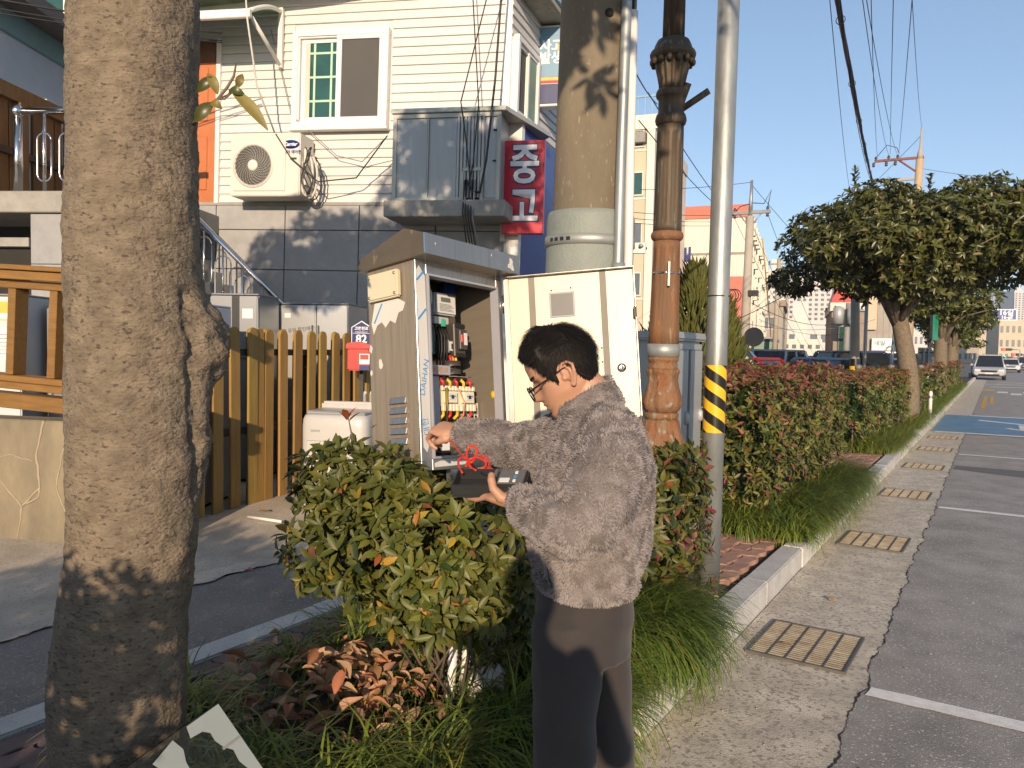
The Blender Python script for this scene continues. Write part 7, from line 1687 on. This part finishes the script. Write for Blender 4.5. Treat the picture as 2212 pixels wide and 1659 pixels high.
for i in range(6): G().b2(-2.0+.33*i, -1.985+.33*i, -.01, 0, 2.6, Zt+1).obj('panel_joint', 'bld_dark', b)
window(b, -1.25, -.6, 3.7, 5.2, 0, 'far_glass', 'bld_dark', .06, 0)
sgb = G().b2(-2.28, -.55, -.35, -.02, zpx(757, 46, 1915), zpx(731, 46, 1915)).obj('sign_board', 'sign_white', b); text('sign_text', '네일      안', .33, 'bld_dark', b, wallmx(-1.42, -.36, zpx(742, 46, 1915)), .004, .005)
G().b2(-2.4, -.4, -.6, 0, zpx(761, 46, 1915), zpx(757.5, 46, 1915)).obj('canopy', 'bld_dark', b); G().b2(-2.2, -.5, -.05, 0, .1, 1.7).obj('shop_glass', 'far_glass', b); G().b2(-2.0, -1.5, -.07, -.02, .2, 1.5).obj('door', 'apt_beige', b)
# guard booth and pillar
b, k = bld('guard_booth', 'small cream guard booth with pink roof edge', 1614, 26, 11.8); G().b2(-.78, 0, 0, 1.2, 0, zpx(741, 26, 1600)).obj('wall', 'apt_white', b, .01); G().b2(-.86, .08, -.1, 1.3, zpx(741, 26, 1600), zpx(735, 26, 1600)).obj('roof_edge', 'pink_wall', b, .01)
window(b, -.52, -.22, 1.15, 1.5, 0, 'far_glass', 'apt_white', .03); G().b2(-.8, .01, -.03, 0, .62, .72).obj('red_band', 'brick_red', b); G().b2(-.79, .01, -.02, 0, 0, .6).obj('lower_wall', 'bld_grey', b)
b, k = bld('pink_pillar', 'pink gate pillar beside the guard booth', 1624, 25, 11.8, 0, 'pillar'); G().b2(-.28, 0, 0, .3, 0, 1.15).obj('shaft', 'pink_wall', b, .01); G().b2(-.31, .03, -.03, .33, 1.15, 1.22).obj('cap', 'pink_wall', b, .01)
c = at(1627, 728, 24); tm = thing('traffic_mirror', 'round brown-backed traffic mirror on a thin pole', 'traffic mirror', (c.x, c.y, 0), (0, 0, RAD(25)))
G().lathe([(.001, 0), (.2, .02), (.29, .08), (.30, .10), (.28, .10)], 32, mx=Matrix.Translation((0, 0, c.z)) @ Matrix.Rotation(math.pi/2, 4, 'X')).obj('mirror_back', 'roof_brown', tm); G().tube([(0, -.06, 0), (0, -.06, c.z+.3)], .03, 10).obj('pole', 'galv', tm); G().box((0, -.05, c.z), (.1, .06, .1)).obj('clamp', 'galv', tm)

# ---- cars
mat('glass_car', (0.02, 0.025, 0.03), 0.06, spec=0.8); mat('tyre', (0.015, 0.015, 0.015), 0.8); mat('rim', (0.5, 0.5, 0.52), 0.3, .8); mat('lamp_white', (0.75, 0.78, 0.8), 0.15); mat('lamp_red', (0.45, 0.01, 0.01), 0.2); mat('plate_w', (0.7, 0.7, 0.68), 0.4)
def paint(n, c): return mat(n, c, 0.28, .25, var=0.04, coat=0.6)
for n, c in (('car_silver', (.50, .51, .53)), ('car_blue', (.03, .05, .12)), ('car_grey', (.22, .24, .27)), ('car_red', (.42, .015, .02)), ('car_white', (.72, .72, .72)), ('car_black', (.02, .02, .022)), ('car_sky', (.16, .24, .36))): paint(n, c)
CARS = {}
def car_parts(kind, m):
    L, Wd, H = dict(sedan=(4.6, 1.8, 1.45), suv=(4.6, 1.86, 1.70), van=(5.1, 1.98, 1.74), hatch=(3.7, 1.62, 1.5))[kind]
    hl2, hw_ = L/2, Wd/2; bz = .92 if kind in ('suv', 'van') else .84
    # front at -y ; body rings along y
    out = []
    side = [(-hl2, .32), (-hl2-.02, .55), (-hl2+.06, .72), (-hl2+.35, bz-.06), (-hl2+1.05, bz+.02), (hl2-.35, bz+.08), (hl2-.05, bz-.02), (hl2, .6), (hl2-.04, .32)]
    g = G(); R2 = []
    for y, zt in ((-hl2, .62), (-hl2+.12, .72), (-hl2+.5, bz-.05), (-hl2+1.1, bz), (0, bz+.02), (hl2-1.0, bz+.05), (hl2-.3, bz+.03), (hl2-.06, bz-.06), (hl2, .68)):
        k = .88 if abs(y) > hl2-.05 else .955 if abs(y) > hl2-.3 else 1; w_ = hw_*k; zb = .26 if abs(y) < hl2-.2 else .32
        R2.append([Vector(p) for p in ((-w_*.92, y, zb), (-w_, y, zb+.12), (-w_*1.0, y, (zb+zt)/2+.05), (-w_*.95, y, zt-.05), (-w_*.86, y, zt), (w_*.86, y, zt), (w_*.95, y, zt-.05), (w_, y, (zb+zt)/2+.05), (w_, y, zb+.12), (w_*.92, y, zb))])
    g.rings(R2, True, True, 0, False); out.append(('body', g.mesh('body', m, .03, 2)))
    cab_ = dict(sedan=((-.95, -.25, .95, 1.75)), suv=((-1.0, -.35, 1.75, 2.15)), van=((-1.55, -.75, 2.1, 2.42)), hatch=((-.8, -.2, 1.25, 1.7)))[kind]
    y0, y1, y2, y3 = cab_; 
    def cab_g(o, z1): 
        g = G(); w0, w1 = hw_*.88+o, hw_*.70+o
        g.add([(-w0, y0-o, bz-.02), (w0, y0-o, bz-.02), (w0, y3+o, bz-.02), (-w0, y3+o, bz-.02), (-w1, y1-o, z1), (w1, y1-o, z1), (w1, y2+o, z1), (-w1, y2+o, z1)], [(3, 2, 1, 0), (4, 5, 6, 7), (0, 1, 5, 4), (1, 2, 6, 5), (2, 3, 7, 6), (3, 0, 4, 7)]); return g
    out.append(('windows', cab_g(0, H-.05).mesh('windows', 'glass_car', .05, 2)))
    g = G(); w1 = hw_*.71; g.b2(-w1, w1, y1-.03, y2+.03, H-.07, H); 
    for s in (-1, 1):
        for (ya, yb, t_) in ((y0, y1, .05), (y3, y2, .07), ((y0+y3)/2, (y1+y2)/2, .05)): g.tube([(s*(hw_*.885), ya, bz), (s*hw_*.705, yb, H-.05)], t_, 6)
    out.append(('roof', g.mesh('roof', m, .02, 2)))
    wz = .33; wg = G()
    tm_ = G().lathe([(.20, -.1), (.31, -.11), (.33, -.07), (.33, .07), (.31, .11), (.20, .1)], 20, mx=Matrix.Rotation(math.pi/2, 4, 'Y')).mesh('wheel', 'tyre'); rm_ = G().lathe([(.001, -.1), (.2, -.1), (.2, .1), (.001, .1)], 14, mx=Matrix.Rotation(math.pi/2, 4, 'Y')).mesh('rim', 'rim')
    for sx in (-1, 1):
        for y in (-hl2+.85, hl2-.85): out.append(('wheel', tm_, (sx*(hw_-.10), y, wz), rm_))
    for sx in (-1, 1): out.append(('headlight', G().box((sx*hw_*.70, -hl2+.03, .66), (.34, .12, .14)).mesh('headlight', 'lamp_white', .03, 2))); out.append(('tail_light', G().box((sx*hw_*.74, hl2-.02, .74), (.26, .08, .2)).mesh('tail_light', 'lamp_red', .02))); out.append(('mirror', G().box((sx*(hw_+.06), y0+.35, bz+.1), (.2, .1, .14)).mesh('mirror', m, .03, 2)))
    out.append(('grille', G().box((0, -hl2-.0, .60), (hw_*.95, .06, .13)).mesh('grille', 'tyre', .02))); out.append(('bumper_intake', G().box((0, -hl2-.0, .36), (hw_*1.25, .06, .10)).mesh('bumper_intake', 'tyre', .02))); out.append(('number_plate', G().box((0, -hl2-.03, .46), (.5, .02, .11)).mesh('number_plate', 'plate_w')))
    return out
def car(kind, m, loc, rot, label, group='parked cars across the lane', name='parked_car'):
    if (kind, m) not in CARS: CARS[(kind, m)] = car_parts(kind, m)
    t = thing(name, label, 'car', loc, (0, 0, RAD(rot)), group)
    for p in CARS[(kind, m)]:
        o = link(p[0], p[1], t)
        if len(p) > 2: o.location = p[2]; link('rim', p[3], o)
    return t
def cpos(x, d): c = at(x, 765, d); return (c.x, c.y, 0.0)
car('van', 'car_silver', (-0.35, 64.5, 0), 0, 'silver minivan facing the camera at the roadside', 'cars on the main road')
car('sedan', 'car_white', (1.35, 98, 0), 0, 'white car following behind the silver minivan', 'cars on the main road', 'car')
car('sedan', 'car_black', (4.6, 112, 0), 0, 'black car far along the main road', 'cars on the main road', 'car'); car('suv', 'car_grey', (3.4, 125, 0), 0, 'grey car farthest along the main road', 'cars on the main road', 'car'); car('suv', 'car_white', (6.4, 100, 0), 0, 'pale car at the right edge of the far road', 'cars on the main road', 'car')
car('suv', 'car_silver', cpos(1664, 27), -5, 'silver car facing the camera left of the guard rail'); car('suv', 'car_grey', cpos(1700, 36), 10, 'grey car queued behind the silver one'); car('sedan', 'car_blue', cpos(1722, 44), 12, 'dark car further down the side street'); car('sedan', 'car_white', cpos(1748, 56), 12, 'white car down the side street')
car('sedan', 'car_sky', cpos(1800, 25), 62, 'blue-grey sedan behind the guard rail'); car('suv', 'car_blue', cpos(1862, 27), 42, 'dark blue sport utility car behind the leaning hazard pole'); car('suv', 'car_sky', cpos(1560, 20), 75, 'blue-grey car half hidden by the steel pole')
car('hatch', 'car_white', cpos(1568, 16.5), 80, 'white car roof just above the hedge by the steel pole'); car('sedan', 'car_red', cpos(1640, 19), 78, 'red car whose roof shows above the first hedge')
car('sedan', 'car_silver', cpos(1905, 31), 20, 'silver sedan behind the tree trunk'); car('van', 'car_white', cpos(1940, 37), 15, 'white van in front of the grey shop')
# ---- guard rail along the lane
mat('rail_paint', (0.22, 0.21, 0.19), 0.55, .2, var=.2)
gr0 = at(1682, 770, 16.0); gr1 = at(1990, 770, 20.5); gd = gr1-gr0; gl2 = math.hypot(gd.x, gd.y)
gr_ = thing('guard_rail', 'grey pedestrian guard rail with round posts behind the hedge', 'guard rail', (gr0.x, gr0.y, 0.1), (0, 0, math.atan2(gd.y, gd.x)))
for z in (1.05, .72): G().tube([(0, 0, z), (gl2, 0, z)], .045, 10).obj('rail', 'rail_paint', gr_)
pmm = G().lathe([(.07, 0), (.07, 1.12), (.085, 1.13), (.08, 1.2), (.02, 1.23)], 14).mesh('post', 'rail_paint')
for i in range(9): link('post', pmm, gr_, (gl2*i/8, 0, 0))
# leaning hazard pole and thin poles beyond the hedge
mat('conc_pale', (0.42, 0.38, 0.31), .9, var=.2, scale=2)
def pole(name, label, x, d, ytop, r0, r1, m='conc_pale', lean=0, grp='utility poles in the distance', zb=0.0):
    c = at(x, 766, d); t = thing(name, label, 'utility pole' if 'utility' in name else 'pole', (c.x, c.y, zb), (0, RAD(lean), 0), grp); h = zpx(ytop, d, x); G().lathe([(r0, 0), (r1, h)], 16).obj('shaft', m, t); return t, h
t, h = pole('utility_pole', 'square-looking pale utility pole with hazard tape behind the guard rail', 1850, 21, 560, .13, .11, 'conc_pale', -1.5); G().lathe([(.137, .9), (.134, 1.45)], 16, caps=False).obj('hazard_wrap', 'strip_black', t); G().lathe([(.14, 1.1), (.138, 1.25)], 16, caps=False).obj('hazard_band', 'strip_yellow', t)
pole('steel_post', 'thin steel post beside the hazard taped utility pole', 1868, 22, 640, .05, .05, 'galv'); pole('steel_post', 'thin steel post behind the guard rail, left of the grey shop', 1921, 24, 700, .05, .05, 'galv', 3); pole('steel_post', 'white steel post beside the church', 1837, 34, 690, .08, .07, 'pvc_white')
def arm(t, x0, x1, z, m='galv_dull', s=.06): return G().b2(x0, x1, -s, s, z-s, z+s).obj('crossarm', m, t)
def insul(t, x, z, y=0, dn=False): return G().lathe([(.03, 0), (.07, .03), (.04, .08), (.07, .12), (.03, .2)], 10, (x, y, z-(.2 if dn else 0))).obj('insulator', 'dark_plastic', t)
# left utility pole with arms
t, h = pole('utility_pole', 'concrete utility pole with looped jumpers left of the broad tree', 1606, 30, 470, .19, .15, 'conc_pale', .8); PL = t
G().lathe([(.09, h-.1), (.05, zpx(394, 30, 1606))], 10).obj('top_mast', 'galv', t); az = zpx(462, 30, 1606); arm(t, -.65, .75, az)
for x in (-.6, .65): insul(t, x, az, 0, True); insul(t, x, az)
insul(t, 0, h+.05); insul(t, -.12, h-.2)
for s in (-1, 1): G().tube([(s*.45, 0, az), (0, 0, az-.6)], .03, 6).obj('brace', 'galv_dull', t)
G().tube([(.65, 0, az+.2), (.75, 0, az+.8), (.5, 0, h+.45), (.1, 0, h+.5), (-.4, 0, h+.4), (-.7, 0, h+.05)], .018, 6).obj('jumper', 'cable_black', t); G().tube([(-.65, 0, az-.1), (-.85, 0, az+.25), (-.6, 0, h+.1)], .015, 6).obj('jumper', 'cable_black', t)
zc_ = zpx(640, 30, 1606); 
for k in range(3): G().tube([(-.4+.25*math.cos(2*math.pi*i/16)-.1*k, -.22, zc_+.25*math.sin(2*math.pi*i/16)) for i in range(17)], .018, 5).obj('cable_coil', 'cable_black', t)
G().box((.28, -.1, zc_+.1), (.35, .2, .22)).obj('splice_box', 'dark_plastic', t)
# further poles on the side street
for x, d, yt, lab in ((1672, 58, 560, 'slim utility pole in front of the brown block'), (1694, 90, 590, 'far utility pole at the right corner of the brown block'), (1803, 50, 660, 'utility pole on the right of the side street'), (1826, 44, 655, 'utility pole with twin transformers before the church')):
    t, h = pole('utility_pole', lab, x, d, yt, .2, .15, 'slat_grey' if x > 1750 else 'conc_pale', 1); arm(t, -.8, .8, h-.4); arm(t, -.7, .7, h-1.3); [insul(t, q, h-.35) for q in (-.7, 0, .7)]
    if x == 1826: [G().lathe([(.3, 0), (.3, .9), (.1, 1.0)], 14, (q, -.35, h-1.2)).obj('transformer', 'cab_grey', t) for q in (-.45, .3)]
# right utility pole above the trees
mat('arm_rust', (0.27, 0.10, 0.07), .7, var=.3); mat('pole_tan', (0.50, 0.38, 0.24), .85, var=.15)
t, h = pole('utility_pole', 'tan utility pole with rust-red crossarms above the broad tree', 1958, 33, 350, .17, .15, 'pole_tan', 1.2); PR = t
G().lathe([(.13, h), (.11, h+.25), (.05, h+.5), (.035, zpx(284, 33, 1960))], 10).obj('top_mast', 'conc_pale', t)
za, zb_ = zpx(346, 33, 1930), zpx(390, 33, 1930)
arm(t, -1.75, .15, za, 'arm_rust', .05); arm(t, -1.85, .1, zb_, 'conc_pale', .05); G().tube([(-.85, 0, za), (-.05, 0, zb_+.25)], .04, 6).obj('brace', 'arm_rust', t); G().tube([(-.8, 0, zb_), (-.05, 0, zb_-.55)], .03, 6).obj('brace', 'conc_pale', t)
for x in (-1.7, -1.2, -.85): insul(t, x, za); insul(t, x-.08, za-.05, 0, True)
for x in (-1.8, -.95): insul(t, x, zb_-.05, 0, True)
G().tube([(-1.65, 0, za+.2), (-1.3, 0, za+.65), (-.9, 0, za+.5), (-.8, 0, za+.25)], .015, 6).obj('jumper', 'cable_black', t)
for z in (h-1.2, h-1.8, h-2.4): G().tube([(-.25, 0, z), (.25, 0, z)], .015, 5).obj('step_bolt', 'galv_dull', t)
# ---- overhead wires
def pt(t, x, z): return Matrix.Translation(t.location) @ t.rotation_euler.to_matrix().to_4x4() @ Vector((x, 0, z))
def wire(a, b, r, label, sag=.012, m='cable_black', name='overhead_wire', grp='overhead wires above the street'): return cable(name, [a, b], r, m, label, grp, 5, sag, 26)
bb0, bb1 = at(1897, 424, 33), at(1780, -160, 5.2)
random.seed(6); P0 = []
for k in range(6):
    off = Vector((random.uniform(-.02, .02), random.uniform(-.02, .02), random.uniform(-.02, .02)))
    pts = []
    for i in range(61):
        q = bb0.lerp(bb1, i/60); q.z -= .35*4*(i/60)*(1-i/60); tw = i*.55+k*1.05; q += Vector((math.cos(tw), math.sin(tw)*.3, math.sin(tw)))*.016+off*.4; pts.append(q)
    if k == 0: bun = thing('cable_bundle', 'thick twisted black cable bundle crossing the sky', 'cable bundle'); 
    G().tube(pts, .011, 6).obj('cable', 'cable_black', bun)
for i in range(6, 60, 5):
    q = bb0.lerp(bb1, i/60); q.z -= .35*4*(i/60)*(1-i/60); G().tube([q+Vector((math.cos(a)*.04, 0, math.sin(a)*.04)) for a in [2*math.pi*j/12 for j in range(13)]], .004, 5).obj('hanger_ring', 'cable_black', bun)
for k, (x, ya, src, sag, r) in enumerate(((1800, 0, at(1888, 400, 33), .02, .008), (1787, 0, at(1838, 425, 33), .01, .006), (1855, 0, pt(PR, -1.2, za+.2), .012, .007), (1862, 0, pt(PR, -.85, za+.15), .012, .007), (1880, 0, pt(PR, -1.65, za+.2), .012, .007), (1931, 0, pt(PR, -1.15, za+.25), .01, .007), (1975, 0, pt(PR, -.82, za+.25), .01, .007), (1967, 0, pt(PR, .0, zpx(284, 33, 1960)), .01, .006))):
    b_ = at(x, -60, 9.0 if k < 2 else 10.5); wire(src, b_, r, ('thin wire beside the bundle', 'thin wire left of the bundle', 'left inner conductor', 'inner conductor', 'middle conductor', 'right inner conductor', 'right conductor', 'earth wire from the pole top')[k]+' running overhead to the tan utility pole', sag)
wire(pt(PR, .1, h-.4), at(2300, 400, 28), .008, 'wire leaving the tan utility pole to the right edge')
wire(pt(PR, 0, zpx(300, 33, 1960)), at(1700, 560, 60), .010, 'thin stay wire descending left from the tan pole'); wire(pt(PR, -1.8, zb_-.2), at(1560, 700, 45), .010, 'wire descending from the lower arm behind the broad tree'); wire(pt(PR, -.95, zb_-.2), at(1600, 690, 44), .010, 'second wire descending from the lower arm behind the broad tree')
hL = zpx(470, 30, 1606)
for k, (a, b_) in enumerate(((pt(PL, -.6, hL+.1), at(1330, 455, 24)), (pt(PL, -.7, hL-.15), at(1330, 468, 24)), (pt(PL, -.7, hL-.3), at(1330, 478, 24)), (pt(PL, 0, hL+1.3), at(1380, 410, 26)), (pt(PL, .7, az-.2), at(1780, 760, 50)), (pt(PL, .1, az-.5), at(1760, 770, 52)), (pt(PL, -.6, az-.2), at(1740, 760, 52)), (pt(PL, 0, hL+1.2), at(1850, 640, 44)), (pt(PL, -.6, az-.2), at(1380, 260, 13)), (pt(PL, -.55, az-.2), at(1400, 200, 13)))):
    wire(a, b_, .010, ('top', 'second', 'third', 'mast', 'right arm', 'inner right', 'left arm', 'earth', 'steep', 'steeper')[k]+' wire of the left utility pole', .01, grp='wires of the left utility pole')
for k, (a, b_, s) in enumerate(((at(1560, 705, 26), at(1745, 610, 30), .01), (pt(PL, .2, zpx(655, 30, 1606)), at(1800, 700, 44), .02), (at(1570, 690, 26), at(1890, 690, 36), .03), (at(1640, 690, 40), at(1830, 720, 44), .05), (at(1340, 90, 8), at(1420, 225, 16), .01))):
    wire(a, b_, .014 if k < 2 else .010, ('thick rising', 'thick falling', 'pale slack', 'slack low', 'short upper')[k]+' cable crossing near the left utility pole', s, 'cable_black' if k != 2 else 'cable_grey', 'overhead_wire', 'cables over the side street')
# ---- signs and bollards near the strip
c = at(2000, 778, 22.0); sg2 = thing('traffic_sign', 'back of a grey traffic sign plate on steel posts above the hedge', 'traffic sign', (c.x, c.y, 0), (0, 0, RAD(8)))
w2_, h2_ = .21, .36; z0 = c.z
G().prism([(-w2_+.06, z0-h2_), (w2_-.06, z0-h2_), (w2_, z0-h2_+.08), (w2_, z0+h2_-.16), (w2_-.09, z0+h2_), (-w2_, z0+h2_), (-w2_, z0-h2_+.06)], -.01, .01, 'y').obj('plate', 'slat_grey', sg2)
for x in (-.06, .06): G().tube([(x, -.04, 0), (x, -.04, z0+h2_*.95)], .03, 10).obj('post', 'galv', sg2)
for z in (z0-.2, z0+.22): G().b2(-.18, .18, -.03, -.01, z-.015, z+.015).obj('bracket', 'black_steel', sg2)
c = at(2020, 708, 26); sg3 = thing('street_name_sign', 'green street sign seen nearly edge-on under the second tree', 'street sign', (c.x, c.y, 0), (0, 0, RAD(82))); mat('sign_green', (.02, .30, .18), .4); G().b2(-.35, .35, -.03, .0, c.z-.42, c.z+.42).obj('panel', 'sign_green', sg3); G().b2(-.35, .35, .001, .09, c.z-.42, c.z+.42).obj('frame', 'black_steel', sg3); G().tube([(0, .15, 0), (0, .15, c.z+.3)], .05, 10).obj('post', 'black_steel', sg3)
c = onz(2008, 908, .1); bl_ = thing('white_bollard', 'slim white post in the grass of the second hedge', 'post', (c.x, c.y, .1)); G().lathe([(.04, 0), (.04, .62), (.03, .66), (.001, .67)], 12).obj('shaft', 'pvc_white', bl_); G().lathe([(.041, .5), (.041, .56)], 12, caps=False).obj('band', 'galv', bl_)
c = at(2101, 765, 58); ss = thing('stop_sign_post', 'thin post with small pale sign in front of the minivan', 'traffic sign', (c.x, c.y, 0)); G().tube([(0, 0, 0), (0, 0, 2.0)], .05, 8).obj('post', 'galv', ss); G().b2(-.4, .4, -.06, -.03, 1.85, 2.25).obj('plate', 'conc_pale', ss); G().b2(-.2, .2, -.3, .1, 0, .35).obj('base', 'concrete', ss)
c = at(2172, 680, 58); s16 = thing('blue_road_sign', 'blue street sign reading 16-gil hanging over the road', 'road sign', (c.x, c.y, 0), (0, 0, RAD(10))); mat('road_blue', (.02, .05, .28), .4)
G().b2(-1.3, .75, -.03, 0, c.z-.42, c.z+.42).obj('border', 'sign_white', s16); G().b2(-1.25, .68, -.05, -.031, c.z-.36, c.z+.36).obj('panel', 'road_blue', s16); text('lettering', '16길', .5, 'sign_white', s16, wallmx(.05, -.055, c.z+.14), .01, .004); text('lettering', '16-gil', .34, 'sign_white', s16, wallmx(.08, -.055, c.z-.2), .008, .004)
zarm = zpx(603, 58, 2180); G().tube([(-6, 0, zarm), (9, 0, zarm)], .10, 8).obj('mast_arm', 'galv', s16); G().tube([(9, 0, 0), (9, 0, zarm)], .14, 10).obj('mast', 'galv', s16); G().tube([(-.9, 0, c.z+.4), (-.9, 0, zarm)], .03, 6).obj('hanger', 'galv', s16); G().tube([(.5, 0, c.z+.4), (.5, 0, zarm)], .03, 6).obj('hanger', 'galv', s16)
mat('sig_red', (1, .04, .03), .4, em=3.0); mat('sig_green', (.05, .9, .5), .4, em=1.5)
for k, (x, y, m) in enumerate(((2174, 755, 'sig_red'), (2196, 766, 'sig_red'), (2160, 773, 'sig_green'), (2176, 773, 'sig_green'))):
    d = 150; c = at(x, y, d); t = thing('traffic_light', ('left red', 'right red', 'left green', 'right green')[k]+' traffic light far down the main road', 'traffic light', (c.x, c.y, 0), group='far traffic lights'); G().b2(-.9, .9, -.2, .2, c.z-.25, c.z+.25).obj('housing', 'dark_plastic', t); G().lathe([(.001, 0), (.28, 0), (.28, .1), (.001, .11)], 12, mx=Matrix.Translation((-.45, -.2, c.z)) @ Matrix.Rotation(math.pi/2, 4, 'X')).obj('lamp', m, t); G().tube([(.9, 0, c.z), (2.2, 0, c.z), (2.2, 0, 0)], .1, 6).obj('mast', 'galv', t)
b, k = bld('overpass', 'pale overpass crossing far down the main road', 2190, 260, 0, 0, 'bridge'); G().b2(-14, 40, 0, 8, zpx(752, 260, 2150), zpx(742, 260, 2150)).obj('deck', 'far_white', b); [G().b2(x-.8, x+.8, 2, 4, 0, zpx(752, 260, 2150)).obj('pier', 'far_white', b) for x in (-12, 2, 16, 30)]
# low far town mass behind
random.seed(12)
for k in range(26):
    x = 1180+k*42; d = random.uniform(150, 240); 
    if 1690 < x < 1800: continue
    b, kk = bld('town_building', ('pale', 'beige', 'grey', 'cream')[k % 4]+' block, '+('first', 'second', 'third', 'fourth', 'fifth', 'sixth', 'seventh')[k//4]+' such from the left of the skyline', x, d, 11.8, 0, 'building', 'low far buildings'); h = random.uniform(5, 11); W_ = random.uniform(40, 70)*kk; G().b2(-W_/2, W_/2, 0, 12, 0, h).obj('wall', random.choice(('far_white', 'apt_beige', 'bld_grey', 'apt_white')), b); g = G()
    for i in range(5):
        for j in range(int(h/3)): g.b2(-W_/2+W_*(i+.25)/5, -W_/2+W_*(i+.7)/5, -.1, -.01, 1+3*j, 2.4+3*j)
    w_ = g.obj('window_grid', 'far_glass', b); w_['kind'] = 'stuff'
# ---- thin evening haze
mh = bpy.data.materials.new('haze_air'); mh.use_nodes = True; mh.node_tree.nodes.clear(); vo = mh.node_tree.nodes.new('ShaderNodeVolumePrincipled'); vo.inputs['Color'].default_value = (.86, .91, 1.0, 1); vo.inputs['Density'].default_value = HAZE; vo.inputs['Anisotropy'].default_value = 0.2
oo = mh.node_tree.nodes.new('ShaderNodeOutputMaterial'); mh.node_tree.links.new(vo.outputs[0], oo.inputs['Volume']); MATS['haze_air'] = mh
if HAZE > 0: tag(G().b2(-700, 700, -60, 1250, -1.2, 62).obj('haze', 'haze_air'), 'thin pale haze over the far street', 'haze', None, 'stuff')
